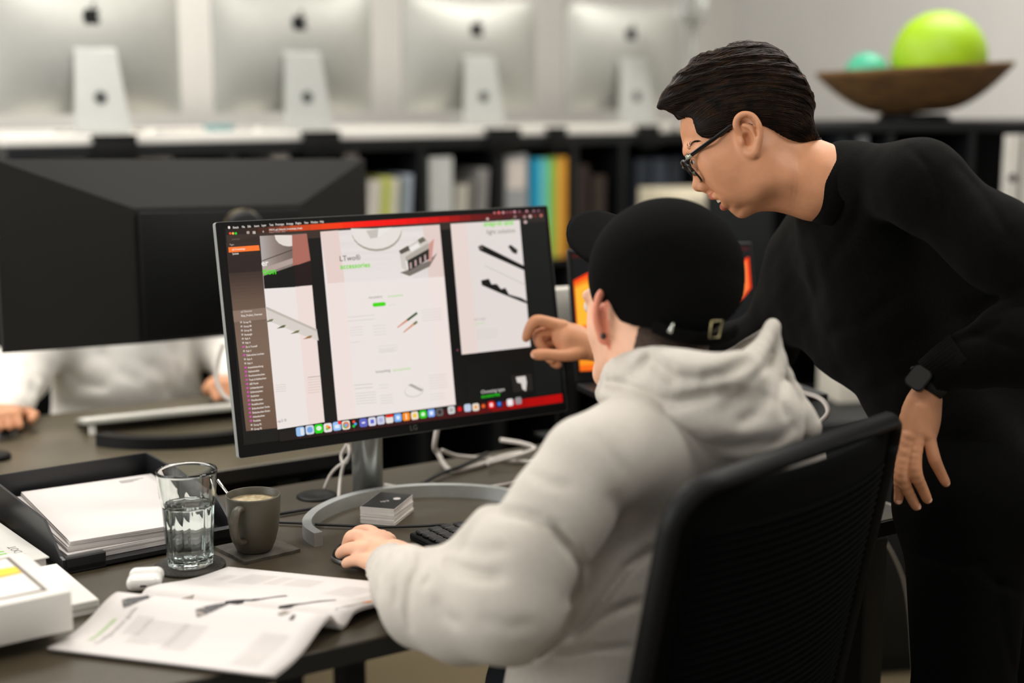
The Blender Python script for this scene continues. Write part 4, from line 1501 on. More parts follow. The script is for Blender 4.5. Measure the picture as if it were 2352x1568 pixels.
ptext(mb, 'accessories', 0.011, 0.036, -0.135, 3)
ptext(mb, 'Configuration guide', 0.010, 0.050, -0.142, 2)
stroke(farp, [(515, 1389), (540, 1384), (600, 1376), (640, 1370), (659, 1368)], 0.03, [0.008, 0.007, 0.005, 0.005, 0.006], 1)
stroke(farp, [(640, 1395), (665, 1392), (700, 1386), (735, 1381), (772, 1378)], 0.03, [0.003, 0.006, 0.004, 0.006, 0.004], 1)
stroke(farp, [(385, 1386), (410, 1378), (445, 1370)], 0.03, [0.002, 0.002, 0.006], 4)
stroke(farp, [(838, 1384), (856, 1380)], 0.05, [0.009, 0.006], 5)
stroke(farp, [(770, 1400), (800, 1392), (835, 1384)], 0.04, [0.004, 0.010, 0.006], 2)
for (s0, t0_, ln_, n) in ((0.030, 0.135, 0.030, 3), (0.055, 0.150, 0.050, 8), (0.100, 0.150, 0.040, 4), (0.125, 0.150, 0.036, 8), (0.20, 0.140, 0.05, 9)):
    for k in range(n):
        s_ = s0 + 0.005 * k
        ink(farp, [([(s_, t0_), (s_ + 0.0006, t0_), (s_ + 0.0006, t0_ - ln_), (s_, t0_ - ln_)], 2)])
nearp.build('near_pages', inkm, mg)
farp.build('far_pages', inkm, mg)

# ------------------------------------------------------------------ laptop with orange picture on a stand
lc = P(1544, 725, 2.62)
l1, l2 = rot(20)
lz = float(P(1530, 872, 2.60)[2])
sw = 0.190
t = thing('laptop', 'open laptop with glowing orange and black screen behind the black cap', 'laptop', (lc[0], lc[1], lz), math.radians(20))
tiltL = Matrix.Rotation(math.radians(-12), 4, 'X')
lh = 0.242
MB().box((-sw, 0.0, 0.0), (sw, 0.006, lh), bev=0.002, M=tiltL).build('lid', M_blackm, t)
mb = MB()
mb.box((-sw + 0.004, -0.0008, 0.010), (sw - 0.004, 0.0002, lh - 0.004), 0, M=tiltL)
zf = -0.0012


def q2(x, z):
    return (x, zf, z)


def lay(pts, c, dz):
    mb.add([(x, zf - dz, z) for x, z in pts], [list(range(len(pts)))], c, False, tiltL)


lay([(-sw + 0.008, 0.015), (sw - 0.008, 0.015), (sw - 0.008, lh - 0.016), (-sw + 0.008, lh - 0.016)], 1, 0)
lay([(-sw + 0.008, lh - 0.016), (sw - 0.008, lh - 0.016), (sw - 0.008, lh - 0.009), (-sw + 0.008, lh - 0.009)], 4, 0)
# orange swirl: left blob and right blade
bl = [(-sw + 0.008 + 0.0, 0.02), (-sw + 0.008, 0.185), (-0.155, 0.197), (-0.13, 0.200), (-0.09, 0.195), (-0.05, 0.16), (-0.04, 0.10), (-0.07, 0.05), (-0.11, 0.018)]
for k, c in enumerate((5, 6, 7, 8)):
    f_ = 1 - 0.13 * k
    lay([(-0.115 + (x + 0.115) * f_ - 0.008 * k, 0.115 + (z - 0.115) * f_ + 0.004 * k) if not (k == 0) else (x, z) for x, z in bl], c, 0.0001 * (k + 1))
lay([(-sw + 0.008, 0.10), (-0.15, 0.106), (-0.10, 0.07), (-0.09, 0.03), (-0.12, 0.02), (-sw + 0.008, 0.02)], 6, 0.0006)
lay([(-sw + 0.008, 0.094), (-0.15, 0.099), (-0.11, 0.067), (-0.10, 0.04), (-0.13, 0.03), (-sw + 0.008, 0.03)], 7, 0.0007)
rb = [(sw - 0.009, lh - 0.028), (sw - 0.009, 0.155), (sw - 0.026, 0.138), (sw - 0.060, 0.118), (sw - 0.078, 0.118), (sw - 0.064, 0.158), (sw - 0.042, 0.20)]
lay(rb, 5, 0.0001)
lay([((sw - 0.05) + (x - sw + 0.05) * 0.86, 0.15 + (z - 0.15) * 0.9) for x, z in rb], 9, 0.0002)
mb.build('screen', [M_black, emit((10, 12, 14)), M_black, M_black, emit((60, 10, 14)), emit((250, 60, 10)), emit((250, 110, 20)), emit((252, 150, 30)), emit((254, 186, 50)), emit((255, 128, 60))], t)
MB().box((-sw, -0.235, -0.014), (sw, 0.0, -0.001), bev=0.003).build('base', M_blackm, t)
MB().box((-0.155, -0.10, -0.001), (0.155, -0.015, 0.0004)).build('key_field', M_black, t)
MB().box((-0.06, -0.215, -0.001), (0.06, -0.125, 0.0)).build('touchpad', M_black, t)
t2_ = thing('laptop_stand', 'black metal riser carrying the laptop behind the person in grey', 'stand', (lc[0], lc[1], 0.74), math.radians(20))
hz = lz - 0.014 - 0.74
MB().box((-0.13, -0.22, hz - 0.006), (0.09, -0.01, hz - 0.0002), bev=0.001, seg=1).build('plate', M_blackm, t2_)
MB().box((-0.12, -0.03, 0.0005), (0.05, -0.02, hz - 0.006)).box((-0.12, -0.2, 0.0005), (0.05, -0.02, 0.005)).build('support', M_blackm, t2_)
# small pale speaker between the lit monitor and the laptop
p = P(1297, 742, 2.72)
p0 = T(1297, 1012)
t = thing('loudspeaker', 'pale grey narrow speaker between the lit monitor and the orange laptop', 'speaker', (p[0], p[1], 0.74), math.radians(25))
zt_ = float(P(1297, 660, 2.72)[2]) - 0.74
zb_ = float(P(1297, 800, 2.72)[2]) - 0.74
MB().box((-0.03, 0, zb_), (0.03, 0.03, zt_), bev=0.004).build('body', mat('pale_grey_plastic', (196, 192, 184), rough=0.6), t)
MB().box((-0.008, 0.01, 0), (0.008, 0.02, zb_)).box((-0.04, -0.03, 0), (0.04, 0.05, 0.006)).build('stem', M_black, t)

# white charging cable looping beside the hood
cable('cable', 'white charging cable looping in the air right of the grey hood', [P(1740, 900, 2.36), P(1800, 898, 2.34), P(1850, 903, 2.32), P(1888, 918, 2.30), P(1902, 945, 2.28), P(1885, 968, 2.27), P(1858, 985, 2.26), P(1800, 1010, 2.26), T(1700, 1120, zt)], 0.0042, M_cable_w)
cable('cable', 'thin white wire hanging behind the chair near the leaning person\'s fingertips', [P(1930, 1202, 2.45), P(1990, 1209, 2.43), P(2040, 1208, 2.42), P(2092, 1200, 2.42), P(2130, 1180, 2.43), P(2092, 1168, 2.44), P(2050, 1160, 2.45), P(1990, 1165, 2.5), np.array([0.80, 2.75, 0.4]), np.array([0.85, 2.78, 0.01])], 0.002, M_cable_w)


# ------------------------------------------------------------------ office chairs
def chair():
    t = thing('office_chair', 'x', 'chair')
    w, zt0, zb0 = 0.245, 0.985, 0.52
    rec = math.tan(math.radians(11))

    def bp(u, z):    # backrest surface, y towards the sitter is +
        return Vector((u, 0.05 * (abs(u) / w) ** 2 * 0.9 + (0.80 - z) * rec, z))
    out = rounded(2 * w, zt0 - zb0, 0.055, 6, 0, (zt0 + zb0) / 2)
    mb = MB()
    pts = [bp(x, z) for x, z in out]
    mb.tube(pts + [pts[0], pts[1]], 0.0115, 10, flat=(1.25, 0.8))
    mb.build('backrest_frame', M_black, t)
    mb = MB()
    g = [[bp(-w + 2 * w * i / 20, zb0 + (zt0 - zb0) * j / 16) for j in range(17)] for i in range(21)]
    # keep rounded corners inside the frame
    for i in range(21):
        for j in range(17):
            p = g[i][j]
            x = max(-w + 0.008, min(w - 0.008, p.x))
            z = max(zb0 + 0.008, min(zt0 - 0.008, p.z))
            ex, ez = abs(x) - (w - 0.06), max(z - (zt0 - 0.06), (zb0 + 0.06) - z)
            if ex > 0 and ez > 0:
                d = math.hypot(ex, ez)
                if d > 0.056:
                    k = 0.056 / d
                    x = math.copysign((w - 0.06) + ex * k, x)
                    z = (zt0 - 0.06) + ez * k if z > (zt0 + zb0) / 2 else (zb0 + 0.06) - ez * k
            g[i][j] = bp(x, z)
    mb.sheet(g, 0.003)
    for k in range(34):
        z = zb0 + 0.045 + (zt0 - zb0 - 0.11) * k / 33
        mb.tube([bp(-w + 0.035 + (2 * w - 0.07) * i / 10, z) + Vector((0, -0.003, 0)) for i in range(11)], 0.0028, 6)
    mb.build('backrest_mesh', M_cloth_black, t)
    mb = MB()
    mb.tube([bp(0, 0.66) + Vector((0, -0.018, 0)), bp(0, 0.58) + Vector((0, -0.035, 0)), Vector((0, 0.06, 0.45)), Vector((0, 0.20, 0.42))], 0.020, 10, sub=5, flat=(1.6, 0.5))
    mb.build('back_support', M_black, t)
    mb = MB()
    mb.box((-0.24, 0.11, 0.435), (0.24, 0.54, 0.495), bev=0.025, seg=4)
    mb.build('seat', M_cloth_black, t)
    MB().lathe([(0.03, 0.08), (0.03, 0.25), (0.02, 0.252), (0.02, 0.42), (0.06, 0.43), (0.06, 0.436)], 20, M=Matrix.Translation((0, 0.34, 0))).build('column', M_blackm, t)
    for k in range(5):
        a = 2 * math.pi * k / 5 + 0.85
        d = Vector((math.cos(a), math.sin(a), 0))
        c0 = Vector((0, 0.34, 0))
        MB().tube([c0 + Vector((0, 0, 0.10)), c0 + d * 0.15 + Vector((0, 0, 0.092)), c0 + d * 0.30 + Vector((0, 0, 0.072))], [0.028, 0.022, 0.016], 10).build('base_arm', M_black, t)
        mb = MB()
        for s_ in (-1, 1):
            mb.lathe([(0.010, -0.009), (0.028, -0.009), (0.03, -0.005), (0.03, 0.005), (0.028, 0.009), (0.010, 0.009)], 20,
                     M=Matrix.Translation(c0 + d * 0.31 + Vector((-d.y * 0.014 * s_, d.x * 0.014 * s_, 0.03))) @ frame((0, 0, 0), (0, 0, 1), d, (-d.y, d.x, 0)))
        mb.lathe([(0.006, 0.03), (0.006, 0.07)], 10, M=Matrix.Translation(c0 + d * 0.31))
        mb.build('caster', M_black, t)
    return t


ch1 = chair()
pl_, pr_ = P(1578, 1092, 1.53), P(2084, 985, 1.90)
cm = (pl_ + pr_) / 2
cyaw = math.atan2(pr_[1] - pl_[1], pr_[0] - pl_[0])
cf = np.array([-math.sin(cyaw), math.cos(cyaw), 0])
CH0 = np.array([cm[0], cm[1], 0]) + cf * 0.012
ch1.location = [float(c) for c in (CH0 - cf * 0.036 + np.array([-0.026, 0, 0]))]
ch1.rotation_euler = (0, 0, cyaw)
tag(ch1, 'black mesh office chair in front in which the person in grey sits', 'chair', 'office chairs')

# ------------------------------------------------------------------ implicit surfaces for bodies and clothes
XR = np.array([1.0, 0, 0])
UP = np.array([0, SP, CP])
FW = np.array([0, CP, -SP])


class Blob:
    def __init__(s, h):
        s.h = h
        s.pr = []
        s.post = []
        s.band = 0.03

    def cone(s, a, ra, b, rb, k=0.02, sub=False):
        s.pr.append(('c', np.array(a, float), ra, np.array(b, float), rb, k, sub))
        return s

    def ball(s, c, r, k=0.02, sub=False):
        return s.ell(c, (r, r, r), None, k, sub)

    def ell(s, c, rad, axes=None, k=0.02, sub=False):
        ax = np.eye(3) if axes is None else np.array(axes, float)
        s.pr.append(('e', np.array(c, float), np.array(rad, float), ax, None, k, sub))
        return s

    def chain(s, pts, k=0.015, smooth=0, sub=False):
        # pts: (point, radius) list
        pp = [np.array(list(p) + [r], float) for p, r in pts]
        if smooth:
            v = []
            n = len(pp)
            for i in range(n - 1):
                p0, p1, p2, p3 = pp[max(i - 1, 0)], pp[i], pp[i + 1], pp[min(i + 2, n - 1)]
                for q in range(smooth):
                    t = q / smooth
                    v.append(0.5 * ((2 * p1) + (p2 - p0) * t + (2 * p0 - 5 * p1 + 4 * p2 - p3) * t * t + (3 * p1 - p0 - 3 * p2 + p3) * t ** 3))
            v.append(pp[-1])
            pp = v
        for i in range(len(pp) - 1):
            s.cone(pp[i][:3], pp[i][3], pp[i + 1][:3], pp[i + 1][3], k if i == 0 else min(k, 0.006) if smooth else k, sub)
        return s

    def grid(s):
        lo = np.full(3, 1e9)
        hi = -lo
        for p in s.pr:
            if p[6]:
                continue
            if p[0] == 'c':
                for c, r in ((p[1], p[2]), (p[3], p[4])):
                    lo = np.minimum(lo, c - r)
                    hi = np.maximum(hi, c + r)
            else:
                r = p[2].max()
                lo = np.minimum(lo, p[1] - r)
                hi = np.maximum(hi, p[1] + r)
        h = s.h
        lo = lo - 5 * h - 0.01
        hi = hi + 5 * h + 0.01
        n = np.ceil((hi - lo) / h).astype(int) + 1
        d = np.full(n, 0.12, np.float32)
        for p in s.pr:
            k = p[5]
            m = k + 4 * h + 0.004
            if p[0] == 'c':
                bl = np.minimum(p[1] - p[2], p[3] - p[4]) - m
                bh = np.maximum(p[1] + p[2], p[3] + p[4]) + m
            else:
                r = np.sqrt(((p[3] * p[2][:, None]) ** 2).sum(0))
                bl, bh = p[1] - r - m, p[1] + r + m
            i0 = np.clip(np.floor((bl - lo) / h).astype(int), 0, n - 1)
            i1 = np.clip(np.ceil((bh - lo) / h).astype(int) + 1, 1, n)
            if (i1 <= i0).any():
                continue
            X = (lo[0] + h * np.arange(i0[0], i1[0])).astype(np.float32)[:, None, None]
            Y = (lo[1] + h * np.arange(i0[1], i1[1])).astype(np.float32)[None, :, None]
            Z = (lo[2] + h * np.arange(i0[2], i1[2])).astype(np.float32)[None, None, :]
            if p[0] == 'c':
                a, b = p[1], p[3]
                ab = b - a
                L = max(1e-12, float(ab @ ab))
                t = np.clip(((X - a[0]) * ab[0] + (Y - a[1]) * ab[1] + (Z - a[2]) * ab[2]) / L, 0, 1)
                q = np.sqrt((X - a[0] - ab[0] * t) ** 2 + (Y - a[1] - ab[1] * t) ** 2 + (Z - a[2] - ab[2] * t) ** 2) - (p[2] + (p[4] - p[2]) * t)
            else:
                c, r, ax = p[1], p[2], p[3]
                k0 = k1 = 0
                for i in range(3):
                    u = ((X - c[0]) * ax[i][0] + (Y - c[1]) * ax[i][1] + (Z - c[2]) * ax[i][2])
                    k0 = k0 + (u / r[i]) ** 2
                    k1 = k1 + (u / r[i] ** 2) ** 2
                k0 = np.sqrt(k0)
                q = k0 * (k0 - 1) / np.maximum(np.sqrt(k1), 1e-6)
            sl = (slice(i0[0], i1[0]), slice(i0[1], i1[1]), slice(i0[2], i1[2]))
            o = d[sl]
            if p[6]:
                q = -q
                hh = np.maximum(k - np.abs(o - q), 0) / k
                d[sl] = np.maximum(o, q) + hh * hh * k / 4
            else:
                hh = np.maximum(k - np.abs(o - q), 0) / k
                d[sl] = np.minimum(o, q) - hh * hh * k / 4
        s.lo, s.n, s.d = lo, n, d
        for fn in s.post:
            near = np.argwhere(np.abs(s.d) < max(s.band, 4 * h))
            W_ = lo + near * h
            v = s.d[near[:, 0], near[:, 1], near[:, 2]]
            s.d[near[:, 0], near[:, 1], near[:, 2]] = fn(W_, v)
        return s

    def sample(s, pts):
        q = (np.asarray(pts) - s.lo) / s.h
        i = np.clip(np.floor(q).astype(int), 0, s.n - 2)
        f = np.clip(q - i, 0, 1)
        out = 0
        for dx in (0, 1):
            for dy in (0, 1):
                for dz in (0, 1):
                    w = (f[:, 0] if dx else 1 - f[:, 0]) * (f[:, 1] if dy else 1 - f[:, 1]) * (f[:, 2] if dz else 1 - f[:, 2])
                    out = out + w * s.d[i[:, 0] + dx, i[:, 1] + dy, i[:, 2] + dz]
        return out

    def normal(s, pts):
        e = s.h * 1.5
        g = np.stack([s.sample(pts + np.eye(3)[i] * e) - s.sample(pts - np.eye(3)[i] * e) for i in range(3)], 1)
        return g / np.maximum(1e-9, np.linalg.norm(g, axis=1))[:, None]

    def mesh(s, smooth=2):
        if not hasattr(s, 'd'):
            s.grid()
        d = s.d
        ins = d < 0
        nx, ny, nz = d.shape
        C = np.zeros((nx - 1, ny - 1, nz - 1), np.int8)
        for dx in (0, 1):
            for dy in (0, 1):
                for dz in (0, 1):
                    C += ins[dx:nx - 1 + dx, dy:ny - 1 + dy, dz:nz - 1 + dz]
        act = np.argwhere((C > 0) & (C < 8))
        idx = np.full(C.shape, -1, np.int32)
        idx[act[:, 0], act[:, 1], act[:, 2]] = np.arange(len(act))
        corner = np.array([(a, b, c) for a in (0, 1) for b in (0, 1) for c in (0, 1)])
        val = np.stack([d[act[:, 0] + c[0], act[:, 1] + c[1], act[:, 2] + c[2]] for c in corner], 1)
        acc = np.zeros((len(act), 3))
        cnt = np.zeros(len(act))
        for i in range(8):
            for j in range(i + 1, 8):
                if np.abs(corner[i] - corner[j]).sum() != 1:
                    continue
                a, b = val[:, i], val[:, j]
                m = (a < 0) != (b < 0)
                t = np.where(m, a / np.where(m, a - b, 1), 0)
                acc += np.where(m[:, None], corner[i] + (corner[j] - corner[i]) * t[:, None], 0)
                cnt += m
        verts = s.lo + (act + acc / cnt[:, None]) * s.h
        faces = []
        for ax in range(3):
            u, v = [(1, 2), (2, 0), (0, 1)][ax]
            sl0 = [slice(None)] * 3
            sl1 = [slice(None)] * 3
            sl0[ax] = slice(0, d.shape[ax] - 1)
            sl1[ax] = slice(1, d.shape[ax])
            A_, B_ = ins[tuple(sl0)], ins[tuple(sl1)]
            e = np.argwhere(A_ != B_)
            e = e[(e[:, u] > 0) & (e[:, v] > 0) & (e[:, u] < d.shape[u] - 1) & (e[:, v] < d.shape[v] - 1)]
            flip = A_[e[:, 0], e[:, 1], e[:, 2]]

            def cell(du, dv):
                c = e.copy()
                c[:, u] -= du
                c[:, v] -= dv
                return idx[c[:, 0], c[:, 1], c[:, 2]]
            q = np.stack([cell(1, 1), cell(0, 1), cell(0, 0), cell(1, 0)], 1)
            q[~flip] = q[~flip][:, ::-1]
            faces.append(q)
        faces = np.concatenate(faces)
        faces = faces[(faces >= 0).all(1)]
        if smooth:
            ed = np.concatenate([faces[:, [0, 1]], faces[:, [1, 2]], faces[:, [2, 3]], faces[:, [3, 0]]])
            n = len(verts)
            deg = np.bincount(ed.ravel(), minlength=n)
            for lam in [0.5, -0.52] * smooth:
                av = np.zeros_like(verts)
                for c in range(3):
                    av[:, c] = np.bincount(ed[:, 0], verts[ed[:, 1], c], n) + np.bincount(ed[:, 1], verts[ed[:, 0], c], n)
                verts = verts + lam * (av / np.maximum(deg, 1)[:, None] - verts)
        s.verts, s.faces = verts, faces
        return verts, faces


def to_obj(name, parts, mats, parent, loc, matfn=None):
    # parts: list of (verts, faces, material index); one mesh, smooth
    vs, fs, ms = [], [], []
    b = 0
    for v, f, m in parts:
        vs.append(np.asarray(v) - np.array(loc))
        fs.append(np.asarray(f) + b)
        if matfn is not None and m == 'fn':
            ms.append(matfn(np.asarray(v)[f].mean(1)))
        else:
            ms.append(np.full(len(f), m, np.int32))
        b += len(v)
    V_ = np.concatenate(vs)
    F_ = np.concatenate(fs)
    M_ = np.concatenate(ms)
    me = bpy.data.meshes.new(name)
    me.vertices.add(len(V_))
    me.vertices.foreach_set('co', V_.astype(np.float32).ravel())
    me.loops.add(F_.size)
    me.loops.foreach_set('vertex_index', F_.astype(np.int32).ravel())
    me.polygons.add(len(F_))
    me.polygons.foreach_set('loop_start', (np.arange(len(F_)) * F_.shape[1]).astype(np.int32))
    for m in mats:
        me.materials.append(m)
    me.polygons.foreach_set('material_index', M_.astype(np.int32))
    me.polygons.foreach_set('use_smooth', np.ones(len(F_), bool))
    me.update(calc_edges=True)
    me.validate()
    o = bpy.data.objects.new(name, me)
    COL.objects.link(o)
    if parent is not None:
        o.parent = parent
    return o


def pix(W_):
    d = np.asarray(W_) - CAMP
    D = d[:, 1] * CP - d[:, 2] * SP
    y = d[:, 1] * SP + d[:, 2] * CP
    return np.stack([1176 + FPX * d[:, 0] / D, 784 - FPX * y / D, D], 1)


def seg_dist(q, pts):
    # distance of 2-D points to a polyline, and the parameter along it
    best = np.full(len(q), 1e9)
    par = np.zeros(len(q))
    n = len(pts) - 1
    for i in range(n):
        a, b = np.array(pts[i], float), np.array(pts[i + 1], float)
        ab = b - a
        t = np.clip(((q - a) @ ab) / (ab @ ab), 0, 1)
        d = np.linalg.norm(q - a - t[:, None] * ab, axis=1)
        m = d < best
        best = np.where(m, d, best)
        par = np.where(m, (i + t) / n, par)
    return best, par


def poly_sd(q, pts):
    # signed distance to a 2-D polygon (negative inside)
    pts = [np.array(p, float) for p in pts]
    d, _ = seg_dist(q, pts + [pts[0]])
    ins = np.zeros(len(q), bool)
    n = len(pts)
    for i in range(n):
        a, b = pts[i], pts[(i + 1) % n]
        c = ((a[1] > q[:, 1]) != (b[1] > q[:, 1])) & (q[:, 0] < (b[0] - a[0]) * (q[:, 1] - a[1]) / (b[1] - a[1] + 1e-12) + a[0])
        ins ^= c
    return np.where(ins, -d, d)


def folds(lines, side=None):
    # cloth creases: lines of (points in the view, depth m, width px); side: optional (D function) mask
    def fn(W_, v):
        q = pix(W_)
        add = np.zeros(len(v))
        for pts, amp, w in lines:
            d, t = seg_dist(q[:, :2], pts)
            taper = np.clip(np.minimum(t, 1 - t) * 6, 0, 1) ** 0.5
            add += amp * np.exp(-(d / w) ** 2) * (0.25 + 0.75 * taper)
        return (v + add).astype(np.float32)
    return fn


def ripple(amp, freq, seed):
    r = np.random.RandomState(seed)
    ws = [(r.normal(size=3) * freq * s_, r.uniform(0, 6.28), 1.0 / s_) for s_ in (1, 1, 1.7, 1.7, 2.9, 2.9)]

    def fn(W_, v):
        a = np.zeros(len(v))
        for k, ph, g in ws:
            a += g * np.sin(W_ @ k + ph)
        return (v + amp * a / 3).astype(np.float32)
    return fn


def ear(bl, c, fx, up, out, s_=1.0):
    # a full ear: bowl, helix, antihelix, lobe, tragus
    fx, up, out = [np.array(v) / np.linalg.norm(v) for v in (fx, up, out)]

    def q(x, y, z):
        return c + (fx * x + up * y + out * z) * s_
    ax = np.array([fx, up, out])
    bl.ell(q(0, 0, 0.004), (0.016 * s_, 0.030 * s_, 0.008 * s_), ax, 0.008)
    bl.chain([(q(0.008, 0.004, 0.006), .003), (q(0.014, 0.018, .010), .0036), (q(0.010, .029, .013), .0038), (q(0, .033, .015), .0038), (q(-.012, .027, .018), .0038), (q(-.018, .012, .020), .0038), (q(-.0165, -.004, .018), .004), (q(-.011, -.017, .014), .0048), (q(-.004, -.027, .010), .0062), (q(.004, -.024, .007), .005)], 0.004, 3)
    bl.chain([(q(.003, .018, .012), .0026), (q(-.008, .010, .015), .003), (q(-.009, -.006, .014), .0032), (q(-.002, -.016, .011), .003)], 0.004, 3)
    bl.ell(q(.001, -.004, .015), (.0078 * s_, .011 * s_, .012 * s_), ax, 0.003, True)
    bl.chain([(q(.006, .022, .018), .0016), (q(-.004, .026, .020), .002), (q(-.0125, .016, .021), .002), (q(-.0135, -.002, .019), .0016)], 0.003, 2, True)
    bl.ell(q(.010, -.005, .008), (.004, .006, .005), ax, 0.004)



# ------------------------------------------------------------------ people: materials
M_skin_w = mat('skin_warm', (206, 146, 108), rough=0.48, var=0.05, scale=60, sss=0.12, bump=0.06, bscale=900, spec=0.35)
M_skin_p = mat('skin_pale', (226, 176, 146), rough=0.5, var=0.05, scale=60, sss=0.12, bump=0.06, bscale=900, spec=0.35)
M_lip = mat('lip_red', (178, 104, 84), rough=0.4, sss=0.1)
M_ear_red = mat('skin_reddish', (222, 140, 112), rough=0.5, sss=0.15)
M_nail = mat('nail_pink', (222, 168, 146), rough=0.28)
M_dark = mat('eye_dark', (24, 16, 12), rough=0.2)
M_hair = mat('dark_brown_hair', (9, 6.5, 5), rough=0.65, col2=(22, 14, 9), scale=1.2, stretch=(40, 40, 40), spec=0.15)
M_stub = mat('shaved_hair', (70, 52, 40), rough=0.85, col2=(48, 36, 28), scale=300)
M_knit = mat('black_knit', (14, 13.5, 12), rough=0.95, var=0.35, scale=500, bump=0.6, bscale=900, spec=0.05, sheen=0.03)
M_trou = mat('black_brown_trousers', (9, 9, 8.5), rough=0.9, var=0.2, scale=300, spec=0.05)
M_fleece = mat('light_grey_fleece', (196, 190, 181), rough=0.95, var=0.05, scale=260, bump=0.35, bscale=900, spec=0.15, sheen=0.1)
M_shirt = mat('white_cotton', (238, 233, 224), rough=0.9, var=0.02, scale=60, spec=0.2)
M_cap = mat('black_twill', (8, 8, 7.5), rough=0.9, var=0.2, scale=400, bump=0.2, bscale=1200, spec=0.06)
M_jeans = mat('grey_blue_denim', (66, 72, 82), rough=0.9, var=0.15, scale=300)

# ================================================================== the leaning woman
WD = 2.13
KP = WD / FPX                     # metres per photo pixel at her head
tanw = math.tan(math.radians(7))


def Hd(px, py, w=0.0):
    # authoring point on her head: profile position and sideways offset w (pixels, + to her left, towards the window side)
    D = WD + (1705 - px) * KP * tanw - w * KP
    return P(px, py, D)


def axes2(deg, yawd=7):
    # camera-aligned axes rolled by deg (counter-clockwise in the picture)
    a = math.radians(deg)
    y = math.radians(yawd)
    x_ = XR * math.cos(y) - FW * math.sin(y)
    f_ = XR * math.sin(y) + FW * math.cos(y)
    return np.array([x_ * math.cos(a) + UP * math.sin(a), -x_ * math.sin(a) + UP * math.cos(a), f_])


def k_(v):
    return tuple(x * KP for x in v)


wp = Hd(2200, 1100)
woman = thing('person', 'person in black knitted jumper and dark glasses leaning over and pointing at the lit screen', 'person', (wp[0], wp[1], 0), 0)
WL0 = np.array([wp[0], wp[1], 0.0])

hb = Blob(0.0016)
hb.ell(Hd(1716, 243), k_((146, 112, 104)), axes2(12), 0.02)
hb.ell(Hd(1688, 350), k_((72, 128, 92)), axes2(29), 0.03)
# jaw, chin, cheeks
for s_ in (-1, 1):
    hb.cone(Hd(1712, 474, s_ * 8), 17 * KP, Hd(1752, 412, s_ * 72), 20 * KP, 0.015)
    hb.cone(Hd(1752, 412, s_ * 72), 22 * KP, Hd(1738, 345, s_ * 84), 20 * KP, 0.02)
    hb.ell(Hd(1652, 388, s_ * 48), k_((32, 36, 36)), axes2(29), 0.02)
    hb.ell(Hd(1632, 372, s_ * 62), k_((26, 22, 24)), axes2(20), 0.02)
    hb.cone(Hd(1616, 406, s_ * 24), 11 * KP, Hd(1672, 426, s_ * 46), 9 * KP, 0.012)
hb.cone(Hd(1703, 483, -9), 16 * KP, Hd(1703, 483, 9), 16 * KP, 0.010)
hb.cone(Hd(1636, 444, -8), 7 * KP, Hd(1636, 444, 8), 7 * KP, 0.01)
hb.ell(Hd(1688, 442), k_((37, 36, 34)), axes2(29), 0.010)
hb.ell(Hd(1632, 302), k_((66, 62, 84)), axes2(14), 0.02)
hb.cone(Hd(1700, 468), 20 * KP, Hd(1740, 440), 32 * KP, 0.012)
# brow
hb.cone(Hd(1587, 349, -40), 9 * KP, Hd(1587, 349, 40), 9 * KP, 0.02)
hb.cone(Hd(1588, 350, 40), 9 * KP, Hd(1612, 346, 74), 10 * KP, 0.02)
hb.cone(Hd(1588, 350, -40), 9 * KP, Hd(1612, 346, -74), 10 * KP, 0.02)
# eye sockets
for s_ in (-1, 1):
    hb.ell(Hd(1590, 372, s_ * 36), k_((14, 15, 22)), axes2(29), 0.010, True)
    hb.ell(Hd(1606, 369, s_ * 35), k_((15, 15, 16)), axes2(0), 0.004)
    hb.chain([(Hd(1595, 365, s_ * 20), 4 * KP), (Hd(1590, 361, s_ * 34), 4.8 * KP), (Hd(1598, 364, s_ * 52), 4.4 * KP)], 0.003)
    hb.chain([(Hd(1599, 372, s_ * 22), 3 * KP), (Hd(1598, 380, s_ * 36), 3.5 * KP), (Hd(1606, 374, s_ * 52), 3 * KP)], 0.004)
# nose
hb.cone(Hd(1597, 366), 9 * KP, Hd(1605, 420), 10 * KP, 0.010)
hb.cone(Hd(1612, 384), 14 * KP, Hd(1622, 426), 15 * KP, 0.014)
hb.ell(Hd(1603.5, 426), k_((13.5, 13, 12)), axes2(25), 0.006)
for s_ in (-1, 1):
    hb.ell(Hd(1616, 430, s_ * 12), k_((11, 9, 8)), axes2(20), 0.005)
    hb.ell(Hd(1611, 439, s_ * 8), k_((6, 4, 3.6)), axes2(20), 0.003, True)
# mouth opening, then the lips round it
hb.chain([(Hd(1646, 462, -22), 8 * KP), (Hd(1646, 462, 0), 9 * KP), (Hd(1648, 461, 20), 8.5 * KP), (Hd(1653, 458, 38), 7 * KP), (Hd(1654, 456, 60), 6.5 * KP)], 0.003, sub=True)
lip_u = [(Hd(1640, 452, -24), 5 * KP), (Hd(1636, 451, -10), 6.5 * KP), (Hd(1636, 450.5, 0), 7 * KP), (Hd(1638, 451.5, 14), 6.6 * KP), (Hd(1647, 449.5, 28), 5.2 * KP), (Hd(1660, 446, 40), 3.6 * KP)]
lip_l = [(Hd(1664, 473, -20), 5 * KP), (Hd(1663, 474, -8), 7.5 * KP), (Hd(1663, 474, 0), 8 * KP), (Hd(1664, 473, 14), 7.8 * KP), (Hd(1667, 466, 28), 6 * KP), (Hd(1665, 455, 40), 4 * KP), (Hd(1661, 447, 43), 3 * KP)]
hb.chain(lip_u, 0.0025, 3)
hb.chain(lip_l, 0.003, 3)
hb.cone(Hd(1688, 475, -12), 11 * KP, Hd(1688, 475, 14), 11 * KP, 0.006)
hb.cone(Hd(1688, 475, 14), 11 * KP, Hd(1690, 462, 34), 10 * KP, 0.006)
